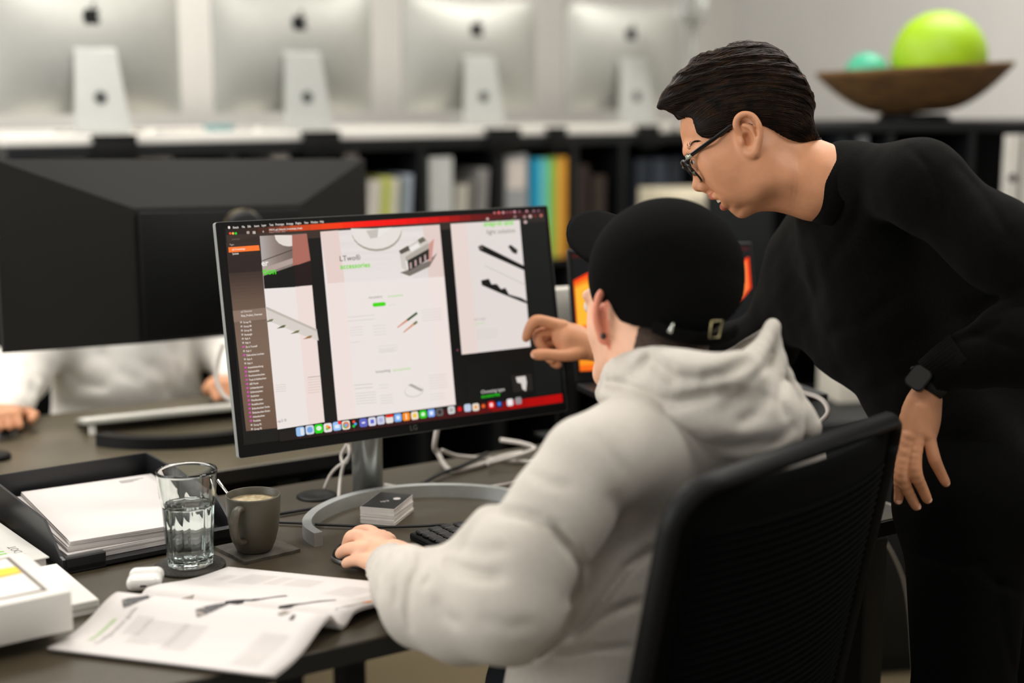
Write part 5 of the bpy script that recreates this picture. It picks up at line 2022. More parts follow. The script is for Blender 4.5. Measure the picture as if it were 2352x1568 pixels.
# cheek fold beside the mouth
hb.chain([(Hd(1624, 424, 36), 2.2 * KP), (Hd(1644, 438, 50), 2.6 * KP), (Hd(1664, 448, 54), 2.2 * KP)], 0.012, sub=True)
# neck
hb.cone(Hd(1745, 350), 80 * KP, Hd(1880, 415), 76 * KP, 0.04)
hb.cone(Hd(1880, 415), 76 * KP, Hd(1935, 440), 76 * KP, 0.03)
hb.cone(Hd(1770, 420), 50 * KP, Hd(1850, 435), 52 * KP, 0.03)
hb.chain([(Hd(1752, 368, 72), 11 * KP), (Hd(1800, 408, 64), 15 * KP), (Hd(1870, 452, 40), 15 * KP)], 0.03)
hb.ell(Hd(1694, 398, 62), k_((56, 62, 28)), axes2(29), 0.03)
hb.ell(Hd(1694, 398, -62), k_((56, 62, 28)), axes2(29), 0.03)
# ears
for s_ in (-1, 1):
    ear(hb, Hd(1717, 316, s_ * 97), -XR * 0.97 - UP * 0.21 + FW * 0.1 * s_, UP * 0.97 - XR * 0.2, -FW * s_ - XR * 0.12, 0.97)
hv, hf = hb.grid().mesh(2)


def lip_region(C_):
    w_ = np.zeros(len(C_), np.int32)
    for ch in (lip_u, lip_l):
        for i in range(len(ch) - 1):
            p0, r0 = ch[i]
            p1, r1 = ch[i + 1]
            ab = p1 - p0
            t = np.clip(((C_ - p0) @ ab) / (ab @ ab), 0, 1)
            d = np.linalg.norm(C_ - p0 - t[:, None] * ab, axis=1) - (r0 + (r1 - r0) * t)
            w_[d < 0.0024] = 1
    return w_


def hand(bl, wrist, palm, fingers, k=0.004):
    for a, ra, b, rb in wrist:
        bl.cone(a, ra, b, rb, 0.012)
    for c, rad, ax in palm:
        bl.ell(c, rad, ax, 0.012)
    for f in fingers:
        bl.chain(f, k, 3)
    return bl


# left hand hanging by the chair
LD = 1.985
kl_ = LD / FPX
lh_ = Blob(0.0014)


def Lh(px, py, w=0.0):
    return P(px, py, LD - w)


hand(lh_, [(Lh(2142, 862, 0.0), 27 * kl_, Lh(2126, 905), 27 * kl_), (Lh(2124, 905), 25 * kl_, Lh(2112, 990, 0.004), 27 * kl_),
           (Lh(2142, 920), 18 * kl_, Lh(2132, 1000, 0.002), 16 * kl_), (Lh(2106, 925), 20 * kl_, Lh(2088, 1010, 0.002), 17 * kl_)],
     [(Lh(2114, 960), (44 * kl_, 60 * kl_, 17 * kl_), axes2(-8, 0))],
     [[(Lh(2083, 1000, .006), 13.5 * kl_), (Lh(2072, 1050, .006), 12 * kl_), (Lh(2066, 1095, .004), 12 * kl_), (Lh(2065, 1130, -.008), 10 * kl_), (Lh(2063, 1150, -.014), 9 * kl_)],
      [(Lh(2089, 1003, .008), 14 * kl_), (Lh(2077, 1060, .012), 12.5 * kl_), (Lh(2075, 1100, .012), 13 * kl_), (Lh(2092, 1140, .004), 11 * kl_), (Lh(2104, 1163, 0), 9.5 * kl_)],
      [(Lh(2109, 1006, .010), 14.5 * kl_), (Lh(2103, 1050, .016), 13.5 * kl_), (Lh(2104, 1088, .017), 14 * kl_), (Lh(2119, 1122, .008), 11.5 * kl_), (Lh(2130, 1147, .002), 10 * kl_)],
      [(Lh(2132, 998, .006), 14.5 * kl_), (Lh(2140, 1030, .012), 13 * kl_), (Lh(2147, 1056, .013), 13 * kl_), (Lh(2161, 1086, .006), 11 * kl_), (Lh(2173, 1109, .002), 9.5 * kl_)],
      [(Lh(2092, 930, -.016), 17 * kl_), (Lh(2078, 975, -.028), 15 * kl_), (Lh(2070, 1020, -.034), 12.5 * kl_), (Lh(2070, 1058, -.034), 10.5 * kl_)]], 0.003)
# knuckles and tendons
for a, b in (((2126, 940), (2132, 1000)), ((2118, 935), (2107, 1004)), ((2108, 935), (2092, 1000))):
    lh_.cone(Lh(*a, .014), 3 * kl_, Lh(*b, .012), 4.5 * kl_, 0.008)
for x, y in ((2131, 1001), (2108, 1006), (2090, 1002)):
    lh_.ball(Lh(x, y, .012), 8 * kl_, 0.006)
lv, lfc = lh_.grid().mesh(1)

# right hand pointing at the screen
RD = 2.415
kr_ = RD / FPX
rh = Blob(0.0015)


def Rh(px, py, w=0.0):
    return P(px, py, RD - w)


hand(rh, [(Rh(1450, 802, -.01), 34 * kr_, Rh(1365, 796), 28 * kr_), (Rh(1370, 797), 30 * kr_, Rh(1310, 778), 32 * kr_)],
     [(Rh(1318, 783), (52 * kr_, 36 * kr_, 22 * kr_), axes2(-22, 0)), (Rh(1322, 806, .008), (34 * kr_, 17 * kr_, 16 * kr_), axes2(5, 0))],
     [[(Rh(1296, 752, 0), 15 * kr_), (Rh(1262, 741, .004), 12.5 * kr_), (Rh(1231, 737, .006), 12.5 * kr_), (Rh(1216, 756, .004), 10.5 * kr_), (Rh(1208, 777, 0), 8.5 * kr_)],
      [(Rh(1298, 768, -.012), 14 * kr_), (Rh(1268, 762, -.014), 12 * kr_), (Rh(1238, 768, -.012), 12 * kr_), (Rh(1240, 788, -.010), 10.5 * kr_), (Rh(1256, 806, -.010), 9 * kr_)],
      [(Rh(1304, 786, -.024), 13 * kr_), (Rh(1278, 782, -.028), 12 * kr_), (Rh(1252, 794, -.026), 11 * kr_), (Rh(1256, 815, -.022), 10 * kr_), (Rh(1268, 828, -.018), 8.5 * kr_)],
      [(Rh(1312, 802, -.034), 12 * kr_), (Rh(1290, 808, -.036), 11 * kr_), (Rh(1272, 818, -.034), 10 * kr_), (Rh(1272, 832, -.028), 9 * kr_), (Rh(1282, 838, -.024), 8 * kr_)],
      [(Rh(1335, 808, .012), 17 * kr_), (Rh(1300, 816, .020), 13 * kr_), (Rh(1262, 814, .022), 11.5 * kr_), (Rh(1240, 814, .022), 11.5 * kr_), (Rh(1228, 814, .022), 9 * kr_)]])
rh.ball(Rh(1294, 746, .006), 10 * kr_, 0.006)
rv, rfc = rh.grid().mesh(1)

# the rest of her body under the clothes, joined into the same surface object
EL = P(2490, 735, 1.95)
bodyb = Blob(0.007)
bodyb.chain([(Hd(1950, 445), 66 * KP), (P(2010, 560, 2.19), 0.075), (P(2060, 740, 2.21), 0.085), (P(2150, 930, 2.19), 0.08), (P(2230, 1120, 2.16), 0.085)], 0.02, 3)
bodyb.chain([(P(2120, 430, 2.01), 0.040), (EL, 0.036), (P(2170, 830, 1.985), 0.020)], 0.01)
bodyb.chain([(P(1860, 600, 2.33), 0.040), (P(1760, 790, 2.385), 0.034), (P(1440, 802, 2.42), 0.020)], 0.01)
HIPL, HIPR = P(2222, 1180, 2.10), P(2285, 1190, 2.20)
KNL, KNR = P(2212, 1640, 2.08), P(2315, 1640, 2.20)
ANL, ANR = np.array([KNL[0] + 0.035, KNL[1] + 0.02, 0.09]), np.array([KNR[0] + 0.05, KNR[1] + 0.03, 0.09])
for hp, kn, an in ((HIPL, KNL, ANL), (HIPR, KNR, ANR)):
    bodyb.chain([(hp, 0.075), (kn, 0.05), (an, 0.032)], 0.03)
    bodyb.cone(an + np.array([0.0, 0, -0.04]), 0.032, an + np.array([-0.13, 0.0, -0.055]), 0.025, 0.02)
bv, bf = bodyb.mesh(1)
body = to_obj('body', [(hv, hf, 'fn'), (lv, lfc, 0), (rv, rfc, 0), (bv, bf, 0)], [M_skin_w, M_lip, M_hair], woman, WL0, lip_region)

# finger nails
mb = MB()


def nail(mb, c, d, n, ln, wd):
    d = np.array(d) / np.linalg.norm(d)
    n = np.array(n) - d * np.dot(n, d)
    n = n / np.linalg.norm(n)
    x = np.cross(d, n)
    Mn = frame(c - WL0, x, d, n)
    vs, fs = [], []
    for j in range(6):
        v = -1 + 2 * j / 5
        for i in range(6):
            u = -1 + 2 * i / 5
            wv = math.sqrt(max(0.05, 1 - 0.75 * max(0, v) ** 4)) * math.sqrt(max(0.2, 1 - 0.6 * max(0, -v) ** 3))
            vs.append((u * wd / 2 * wv, v * ln / 2, -0.0016 * u * u - 0.0004 * v * v))
    fs = [[j * 6 + i, j * 6 + i + 1, (j + 1) * 6 + i + 1, (j + 1) * 6 + i] for j in range(5) for i in range(5)]
    mb.add(vs, fs, 0, True, Mn)


for (x, y, w, dx, dy, r) in ((2106, 1161, 0.0, 0.45, -0.9, 10), (2131, 1145, .002, 0.4, -0.9, 10.5), (2172, 1106, .002, 0.45, -0.9, 10), (2064, 1148, -.012, -0.1, -1, 9.5)):
    c = Lh(x, y, w) - FW * (r * kl_ * 0.98)
    nail(mb, c, XR * dx + UP * dy, -FW, 0.0105, 0.0088)
mb.build('fingernails', M_nail, woman)
mb = MB()
nail(mb, Rh(1228, 814, .022) - FW * 9.2 * kr_ + XR * -0.001, -XR, -FW + UP * 0.5, 0.011, 0.010)
mb.build('thumb_nail', M_nail, woman)

# eyes and teeth
mb = MB()
for s_ in (-1, 1):
    c = Hd(1605.3, 369, s_ * 35) - WL0
    mb.lathe([(max(1e-4, 15.6 * KP * math.sin(math.pi * k / 16)), -15.6 * KP * math.cos(math.pi * k / 16)) for k in range(17)], 20, 0, Matrix.Translation(V(c)), cap=False)
    c2 = Hd(1592.5, 371.5, s_ * 34) - WL0
    mb.lathe([(max(1e-4, 6.0 * KP * math.sin(math.pi * k / 12)), -6.0 * KP * math.cos(math.pi * k / 12)) for k in range(13)], 16, 1, Matrix.Translation(V(c2)), cap=False)
mb.build('eyes', [mat('eye_white', (212, 204, 196), rough=0.2), M_dark], woman)
mb = MB()
for k in range(-3, 7):
    w_ = k * 6.2
    x0 = 1649 + (w_ / 34.0) ** 2 * 8
    y0 = 459.5 - (w_ / 34.0) ** 2 * 4
    c = Hd(x0, y0, w_) - WL0
    ax = axes2(29)
    Mt = frame(c, ax[0], ax[1], np.cross(ax[0], ax[1]))
    mb.box((-0.0022, -0.0042, -0.0020), (0.0022, 0.0042, 0.0020), bev=0.0012, seg=2, M=Mt)
mb.build('teeth', mat('tooth_white', (226, 214, 190), rough=0.25), woman)

mb = MB()
rb_ = random.Random(9)
for s_ in (-1, 1):
    for k in range(120):
        u = rb_.random()
        px, py = 1581 + 26 * u, 349 - 9 * u + rb_.uniform(-2.2, 2.2)
        w_ = 22 + 46 * u
        p0 = Hd(px, py, s_ * w_)
        nrm = hb.normal(np.array([p0]))[0]
        for _ in range(6):
            p0 = p0 - nrm * float(hb.sample(np.array([p0]))[0])
        d_ = Hd(px + 8, py - 3.5, s_ * (w_ + 9)) - Hd(px, py, s_ * w_)
        d_ = d_ - nrm * np.dot(d_, nrm)
        mb.tube([p0 - WL0, p0 + d_ * 0.5 + nrm * 0.0009 - WL0, p0 + d_ - WL0 + nrm * 0.0010], [0.0004, 0.0004, 0.00015], 4)
mb.build('eyebrows', M_hair, woman)

# ---- hair
hair_poly = [(1508, 247), (1511, 232), (1524, 212), (1540, 190), (1566, 160), (1588, 142), (1612, 124), (1638, 122), (1662, 112), (1690, 100), (1722, 96), (1760, 104), (1796, 124), (1824, 154), (1846, 184), (1864, 216), (1870, 240),
             (1866, 268), (1872, 296), (1884, 318), (1896, 330), (1868, 322), (1842, 332), (1820, 336), (1795, 328), (1768, 312), (1750, 300), (1738, 286), (1724, 272), (1706, 264), (1692, 272), (1686, 292), (1694, 318), (1698, 330),
             (1686, 342), (1668, 340), (1650, 330), (1636, 320), (1612, 316), (1600, 306), (1594, 286), (1590, 272), (1578, 270), (1556, 274), (1548, 262), (1528, 252), (1514, 252)]
hr = Blob(0.0021)
hr.ell(Hd(1720, 236), k_((150, 126, 112)), axes2(10), 0.02)
hr.ell(Hd(1690, 172), k_((140, 66, 92)), axes2(14), 0.03)
hr.ell(Hd(1592, 200), k_((78, 48, 76)), axes2(38), 0.03)
hr.ell(Hd(1545, 232), k_((42, 20, 60)), axes2(30), 0.03)
hr.ell(Hd(1788, 214), k_((88, 106, 110)), axes2(-20), 0.03)
hr.ell(Hd(1640, 300), k_((80, 60, 106)), axes2(0), 0.02)
hr.ell(Hd(1825, 300), k_((60, 46, 84)), axes2(-20), 0.03)


def flow_psi(q):
    # the hair lies along the level lines of this function: up from the brow, over the crown, down the nape
    return np.sqrt(((q[:, 0] - 1742) / 1.5) ** 2 + (q[:, 1] - 430) ** 2)


def flow_angle(q):
    gx, gy = (q[:, 0] - 1742) / 2.25, q[:, 1] - 430
    return np.degrees(np.arctan2(-gx, -gy)) - np.clip((q[:, 0] - 1800) / 70, 0, 1) * np.clip((q[:, 1] - 180) / 100, 0, 1) * 28


def hair_post(W_, v):
    q = pix(W_)
    d2 = poly_sd(q[:, :2], hair_poly) * KP
    k = 0.006
    hh = np.maximum(k - np.abs(v - d2), 0) / k
    v = np.maximum(v, d2) + hh * hh * k / 4
    ps = flow_psi(q)
    t = q[:, 0]
    lat = (q[:, 2] - WD) * 60
    g = np.sin(ps * 0.30 + 1.6 * np.sin(t * 0.022 + lat * 0.5) + lat) + 0.6 * np.sin(ps * 0.62 + 1.3 * np.sin(t * 0.03 + 2) - lat * 1.4)
    top = np.clip((285 - q[:, 1]) / 110, 0.06, 1)
    return (v + 0.0017 * g * top).astype(np.float32)


hr.post.append(hair_post)
hrv, hrf = hr.grid().mesh(1)
# loose strands combed over the surface
rs = np.random.RandomState(5)
seed = hrv[rs.choice(len(hrv), 5200, replace=False)]
nn = hr.normal(seed)
pts_l = [seed]
cur = seed.copy()
nst = 9
jit = rs.normal(0, 6, len(seed))
q_s = pix(seed)
lift = rs.uniform(0.0002, 0.0010, len(seed)) + np.clip((210 - q_s[:, 1]) / 110, 0, 1) * rs.uniform(0, 1, len(seed)) ** 3 * 0.005
for st in range(nst):
    q = pix(cur)
    a = np.radians(flow_angle(q) + jit)
    dirw = np.cos(a)[:, None] * XR + np.sin(a)[:, None] * UP
    nn = hr.normal(cur)
    dirw = dirw - nn * (dirw * nn).sum(1)[:, None]
    ln_ = np.linalg.norm(dirw, axis=1)
    dirw = dirw / np.maximum(ln_, 0.2)[:, None]
    cur = cur + dirw * 0.0058
    dv = hr.sample(cur)
    tgt = lift * (0.4 + st / nst)
    cur = cur + nn * np.clip(tgt - dv, -0.004, 0.004)[:, None]
    pts_l.append(cur.copy())
L_ = np.stack(pts_l, 1)
q_end = pix(L_[:, -1])
q_0 = pix(seed)
okm = (poly_sd(q_end[:, :2], hair_poly) < 5) & (poly_sd(q_0[:, :2], hair_poly) < 2)
L_ = L_[okm]
ns, npnt = L_.shape[:2]
tg = np.gradient(L_, axis=1)
tg /= np.maximum(1e-9, np.linalg.norm(tg, axis=2))[:, :, None]
sd_ = np.cross(tg, FW)
sd_ /= np.maximum(1e-9, np.linalg.norm(sd_, axis=2))[:, :, None]
up_ = np.cross(sd_, tg)
rad = (0.00042 * np.sin(np.linspace(0.25, math.pi - 0.12, npnt)) ** 0.7)[None, :, None]
ring = [L_ + (sd_ * math.cos(a) + up_ * math.sin(a)) * rad for a in (0, 2.094, 4.189)]
SV = np.stack(ring, 2).reshape(-1, 3)
base = (np.arange(ns) * npnt * 3)[:, None, None]
fl = []
for k in range(npnt - 1):
    for i in range(3):
        fl.append([k * 3 + i, k * 3 + (i + 1) % 3, (k + 1) * 3 + (i + 1) % 3, (k + 1) * 3 + i])
SF = (base + np.array(fl)[None]).reshape(-1, 4)
M_strand = mat('brown_strands', (13, 9, 6), rough=0.45, col2=(54, 34, 19), scale=60, spec=0.25)
to_obj('hair', [(hrv, hrf, 0), (SV, SF, 1)], [M_hair, M_strand], woman, WL0)

# ---- jumper
ju = Blob(0.0042)
ju.cone(Hd(1950, 440), 86 * KP, P(2000, 540, 2.18), 0.105, 0.04)
ju.chain([(P(1985, 510, 2.18), 0.100), (P(2035, 690, 2.20), 0.110), (P(2070, 760, 2.21), 0.108), (P(2150, 930, 2.19), 0.099), (P(2235, 1120, 2.155), 0.109), (P(2250, 1165, 2.15), 0.109)], 0.05, 3)
ju.cone(P(2100, 520, 2.20), 0.10, P(2250, 700, 2.24), 0.11, 0.05)
ju.cone(P(2250, 700, 2.24), 0.11, P(2270, 960, 2.26), 0.11, 0.05)
ju.cone(P(1935, 392, 2.12), 60 * KP, P(2110, 418, 2.0), 84 * KP, 0.04)
ju.chain([(P(2110, 426, 2.0), 86 * KP), (P(2290, 560, 1.965), 84 * KP), (EL, 80 * KP)], 0.04)
ju.chain([(EL, 80 * KP), (P(2340, 785, 1.965), 96 * KP), (P(2235, 822, 1.975), 62 * KP), (P(2160, 846, 1.98), 40 * KP)], 0.015)
ju.chain([(P(1905, 520, 2.28), 95 * KP), (P(1850, 605, 2.33), 88 * KP), (P(1760, 790, 2.385), 78 * KP)], 0.04)
ju.chain([(P(1905, 580, 2.28), 100 * KP), (P(1880, 690, 2.30), 92 * KP), (P(1935, 800, 2.26), 70 * KP)], 0.05)
ju.chain([(P(1760, 790, 2.385), 74 * KP), (P(1560, 800, 2.41), 50 * KP), (P(1400, 798, 2.42), 42 * KP)], 0.02)
ju.post.append(folds([([(2085, 335), (2130, 380), (2160, 450), (2180, 520)], 0.003, 9), ([(1990, 420), (1960, 520), (1900, 610)], 0.004, 16), ([(1830, 520), (1870, 600), (1880, 700)], 0.004, 14),
                      ([(2200, 740), (2260, 700), (2352, 660)], 0.006, 14), ([(2225, 765), (2290, 780), (2352, 800)], 0.006, 14), ([(2180, 790), (2240, 770), (2300, 745)], 0.005, 10),
                      ([(1900, 760), (1980, 740), (2050, 690)], 0.004, 18), ([(2000, 900), (2080, 860), (2160, 850)], 0.004, 18), ([(2060, 1040), (2140, 1010), (2230, 1010)], 0.004, 18),
                      ([(2190, 370), (2260, 450), (2330, 560)], 0.003, 12)]))
ju.post.append(ripple(0.0016, 38, 3))
jv, jf = ju.grid().mesh(1)
jum = to_obj('jumper', [(jv, jf, 0)], [M_knit], woman, WL0)


def ring_band(mb, c0, c1, r0, r1, ax_hint, n=40, ribs=0, thick=0.003, mi=0, sq=(1, 1)):
    # open knitted band (tube with thickness) from c0 to c1
    d = (c1 - c0) / np.linalg.norm(c1 - c0)
    x = np.cross(d, ax_hint)
    x /= np.linalg.norm(x)
    y = np.cross(d, x)
    prof = [(0.0, -thick), (0.0, 0.0), (0.5, 0.0008), (1.0, 0.0), (1.0, -thick), (0.5, -thick)]
    vs = []
    for (t, e) in prof:
        c = c0 + (c1 - c0) * t
        r = r0 + (r1 - r0) * t + e
        for i in range(n):
            a = 2 * math.pi * i / n
            rr = r + (0.0007 * math.cos(a * ribs) if ribs else 0)
            vs.append(c + x * math.cos(a) * rr * sq[0] + y * math.sin(a) * rr * sq[1] - WL0)
    m = len(prof)
    fs = [[k * n + i, k * n + (i + 1) % n, ((k + 1) % m) * n + (i + 1) % n, ((k + 1) % m) * n + i] for k in range(m) for i in range(n)]
    mb.add(vs, fs, mi, True)


mb = MB()
ring_band(mb, Hd(1869, 409), Hd(1945, 447), 84 * KP, 92 * KP, FW, 64, 0, 0.005)
mb.build('collar', M_knit, jum)
mb = MB()
ring_band(mb, P(2135, 868, 1.985), P(2215, 815, 1.97), 42 * KP, 52 * KP, FW, 96, 32, 0.004)
mb.build('cuff', M_knit, jum)

# ---- trousers and shoes
tr_ = Blob(0.006)
tr_.cone(P(2225, 1150, 2.13), 0.112, P(2265, 1170, 2.18), 0.112, 0.04)
for hp, kn, an in ((HIPL, KNL, ANL), (HIPR, KNR, ANR)):
    tr_.chain([(hp + np.array([0, 0, -0.01]), 0.092), (kn, 0.070), (an + np.array([0, 0, 0.03]), 0.060)], 0.03)
tr_.post.append(folds([([(2110, 1275), (2200, 1300), (2290, 1290)], 0.003, 8), ([(2290, 1330), (2300, 1420), (2330, 1560)], 0.004, 10), ([(2250, 1300), (2290, 1340), (2350, 1360)], 0.004, 10)]))
v_, f_ = tr_.grid().mesh(1)
to_obj('trousers', [(v_, f_, 0)], [M_trou], woman, WL0)
sh = Blob(0.004)
for an in (ANL, ANR):
    sh.cone(an + np.array([0.03, 0, -0.045]), 0.043, an + np.array([-0.15, 0, -0.052]), 0.036, 0.02)
    sh.cone(an + np.array([0.01, 0, -0.03]), 0.048, an + np.array([0.01, 0, 0.03]), 0.048, 0.02)
sh.post.append(lambda W_, v: np.maximum(v, (0.002 - W_[:, 2]).astype(np.float32)))
v_, f_ = sh.grid().mesh(1)
to_obj('shoes', [(v_, f_, 0)], [M_black], woman, WL0)

# ---- glasses
gl_ = thing('glasses', None, None)
gl_.parent = woman
mb = MB()
g_up = axes2(29)[1]


def lens_pt(u, v, side, dz=0.0):
    # u across (towards her temple), v down the lens
    a = Hd(1569, 371, 36)
    b = Hd(1611, 417, 36)
    down = (b - a)
    cx = (a + b) / 2
    out = Hd(1590 + 3, 394 - 2, 36 + 34) - Hd(1590, 394, 36)
    c = cx + (Hd(1590, 394, -36) - Hd(1590, 394, 36) if side < 0 else 0)
    o_ = out / np.linalg.norm(out) * (1 if side > 0 else -1)
    if side < 0:
        o_ = (Hd(1596, 392, -70) - Hd(1590, 394, -36))
        o_ = o_ / np.linalg.norm(o_)
    return c + o_ * u * 0.0255 + down * 0.5 * v - WL0


for s_ in (1, -1):
    ringp = []
    for k in range(33):
        a = 2 * math.pi * k / 32
        ca_, sa_ = math.cos(a), math.sin(a)
        ringp.append(lens_pt(math.copysign(abs(ca_) ** 0.75, ca_), math.copysign(abs(sa_) ** 0.8, sa_), s_))
    mb.tube(ringp, [0.0014 if math.sin(2 * math.pi * k / 32) > -0.35 else 0.0030 for k in range(33)], 8)
mb.tube([lens_pt(-1.0, -0.4, 1), (lens_pt(-1.2, -0.5, 1) + lens_pt(-1.2, -0.5, -1)) / 2 + V(XR * -0.003), lens_pt(-1.0, -0.4, -1)], 0.0022, 8, sub=4)
fr_ = mb.build('frame', mat('black_acetate', (13, 13, 14), rough=0.25), gl_)
for s_ in (1, -1):
    mb = MB()
    tp = [lens_pt(1.0, -0.75, s_), V(Hd(1582, 360, s_ * 78) - WL0), V(Hd(1590, 354, s_ * 88) - WL0), V(Hd(1641, 318, s_ * 103) - WL0), V(Hd(1690, 284, s_ * 104) - WL0), V(Hd(1728, 290, s_ * 108) - WL0)]
    mb.tube(tp, 0.0034, 8, sub=3, flat=(0.6, 1.1))
    mb.build('temple', MATS['black_acetate'], gl_)
    mb = MB()
    mb.tube([V(Hd(1577, 363, s_ * 80) - WL0), V(Hd(1588, 356, s_ * 88) - WL0)], 0.0038, 8, flat=(0.7, 1.0))
    mb.build('hinge_plate', mat('pale_metal', (190, 194, 176), rough=0.3, metal=0.6), gl_)
    mb = MB()
    g = []
    for i in range(9):
        row = []
        for j in range(17):
            a = 2 * math.pi * j / 16
            r_ = i / 8 * 0.96
            ca_, sa_ = math.cos(a), math.sin(a)
            row.append(lens_pt(math.copysign(abs(ca_) ** 0.75, ca_) * r_, math.copysign(abs(sa_) ** 0.8, sa_) * r_, s_))
        g.append(row)
    mb.sheet(g, 0.0012)
    mb.build('lens', MATS.get('lens_glass') or glassmat('lens_glass', (250, 250, 248), 1.25), gl_)
    mb = MB()
    mb.lathe([(0.0001, -0.004), (0.003, -0.002), (0.003, 0.002), (0.0001, 0.004)], 12, M=Matrix.Translation(V(Hd(1603, 388, s_ * 15) - WL0)))
    mb.build('nose_pad', MATS.get('clear_glass'), gl_)

# ---- watch
wt = thing('wristwatch', None, None)
wt.parent = woman
mb = MB()
wa, wb = P(2150, 842, 1.983), P(2127, 903, 1.983)
ring_band(mb, P(2156, 862, 1.983), P(2132, 902, 1.983), 35 * kl_, 31.5 * kl_, FW, 40, 0, 0.0025)
mb.build('strap', mat('black_rubber', (17, 18, 20), rough=0.6), wt)
cw = P(2110, 868, 1.962)
ax_z = -XR * 0.42 + UP * 0.22 - FW * 0.88
ax_z /= np.linalg.norm(ax_z)
ax_y = XR * 0.64 + UP * 0.77
ax_y -= ax_z * np.dot(ax_z, ax_y)
ax_y /= np.linalg.norm(ax_y)
ax_x = np.cross(ax_y, ax_z)
Mw = frame(cw - WL0, ax_x, ax_y, ax_z)
mb = MB()
mb.prism(rounded(0.029, 0.034, 0.008), -0.008, 0.003, 0, Mw, bev=0.0012)
mb.build('case', mat('watch_black', (12, 13, 14), rough=0.15, metal=0.4), wt)
mb = MB()
mb.prism(rounded(0.0255, 0.0305, 0.007), 0.0030, 0.0042, 0, Mw)
mb.build('watch_face', mat('watch_glass', (22, 22, 23), rough=0.08, coat=0.5), wt)
mb = MB()
mb.lathe([(0.0035, 0.0), (0.0035, 0.0025), (0.003, 0.003)], 14, M=Mw @ frame((-0.0145 if np.dot(ax_x, XR) > 0 else 0.0145, 0.006, -0.002), (0, 1, 0), (0, 0, 1), (-1 if np.dot(ax_x, XR) > 0 else 1, 0, 0)))
mb.build('crown', M_blackm, wt)

# ================================================================== the seated person in the grey hoodie
def CHL(x, y, z):
    return CH0 + np.array([math.cos(cyaw), math.sin(cyaw), 0]) * x + cf * y + np.array([0, 0, z])


hp0 = CHL(0, 0.24, 0)
man = thing('person', 'person in light grey hoodie and black cap seated at the desk, seen from behind', 'person', hp0, 0)
M0 = np.array(hp0)
KH = 1.83 / FPX
hs = np.array([math.cos(cyaw), math.sin(cyaw), 0])

b2_ = Blob(0.0022)
axh = np.array([hs, cf, [0, 0, 1]])
b2_.ell(P(1530, 640, 1.845), (0.076, 0.093, 0.092), axh, 0.02)
b2_.ell(P(1472, 728, 1.90), (0.062, 0.055, 0.082), axh, 0.03)
b2_.cone(P(1412, 760, 1.88), 0.030, P(1432, 830, 1.88), 0.028, 0.03)
b2_.cone(P(1395, 660, 1.94), 0.024, P(1392, 740, 1.93), 0.024, 0.025)
SK0 = P(1530, 640, 1.845)
EZ = float(P(1409, 730, 1.806)[2])


def FC(x, y, z):
    # face frame: x to the right ear, y forward, z up from ear level
    return np.array([SK0[0], SK0[1], EZ]) + hs * x + cf * y + np.array([0, 0, z])


b2_.ell(FC(0, 0.050, -0.01), (0.058, 0.058, 0.088), axh, 0.02)
b2_.cone(FC(0, 0.104, 0.000), 0.008, FC(0, 0.115, -0.034), 0.010, 0.010)
for s_ in (-1, 1):
    b2_.ell(FC(s_ * 0.031, 0.110, 0.002), (0.015, 0.010, 0.010), axh, 0.008, True)
    b2_.ball(FC(s_ * 0.031, 0.096, 0.002), 0.0115, 0.004)
    b2_.cone(FC(s_ * 0.015, 0.107, 0.018), 0.006, FC(s_ * 0.045, 0.096, 0.018), 0.006, 0.012)
    b2_.ball(FC(s_ * 0.011, 0.109, -0.035), 0.0075, 0.006)
b2_.chain([(FC(-0.022, 0.100, -0.060), 0.004), (FC(0, 0.108, -0.057), 0.006), (FC(0.022, 0.100, -0.060), 0.004)], 0.005, 3)
b2_.chain([(FC(-0.020, 0.097, -0.067), 0.004), (FC(0, 0.105, -0.070), 0.0065), (FC(0.020, 0.097, -0.067), 0.004)], 0.005, 3)
b2_.cone(FC(-0.012, 0.086, -0.094), 0.015, FC(0.012, 0.086, -0.094), 0.015, 0.015)
for s_ in (-1, 1):
    b2_.cone(FC(s_ * 0.02, 0.08, -0.088), 0.016, FC(s_ * 0.058, 0.02, -0.052), 0.018, 0.02)
b2_.cone(P(1500, 750, 1.835), 0.062, P(1535, 920, 1.80), 0.060, 0.03)
b2_.cone(P(1535, 920, 1.80), 0.06, P(1570, 1020, 1.80), 0.075, 0.03)
b2_.ell(P(1478, 722, 1.845), (0.052, 0.058, 0.065), np.array([XR, FW, UP]), 0.02)


ED = 1.80
EC_, EO_ = P(1409, 730, 1.806), -XR * 0.95 + FW * 0.22
ear(b2_, EC_, FW * 0.93 + XR * 0.22 + UP * 0.12, UP + XR * 0.02 - FW * 0.12, EO_)
ear(b2_, FC(0.078, 0.02, 0.0), cf, np.array([0, 0, 1.0]), hs - cf * 0.35)
b2_.ell(FC(0.045, 0.0, 0.0), (0.032, 0.05, 0.06), axh, 0.02)
hv2, hf2 = b2_.grid().mesh(2)


def skin2(C_):
    q = pix(C_)
    m = np.zeros(len(C_), np.int32)
    # clipped hair at the nape
    d = poly_sd(q[:, :2], [(1425, 700), (1470, 740), (1455, 800), (1490, 830), (1520, 850), (1700, 850), (1720, 700), (1600, 560), (1420, 600)])
    m[d < 0] = 1
    dd = np.sqrt((q[:, 0] - 1374) ** 2 + (q[:, 1] - 772) ** 2)
    e, _ = seg_dist(q[:, :2], [(1390, 690), (1404, 740), (1392, 782)])
    r_ = C_ - EC_
    m[(np.linalg.norm(r_, axis=1) < 0.040) & (r_ @ EO_ > 0.003) & (r_ @ FW < 0.008)] = 2
    return m


# left hand on the mouse
MD = 2.0
km_ = MD / FPX
h2 = Blob(0.0014)


def Mh_(px, py, D):
    return P(px, py, D)


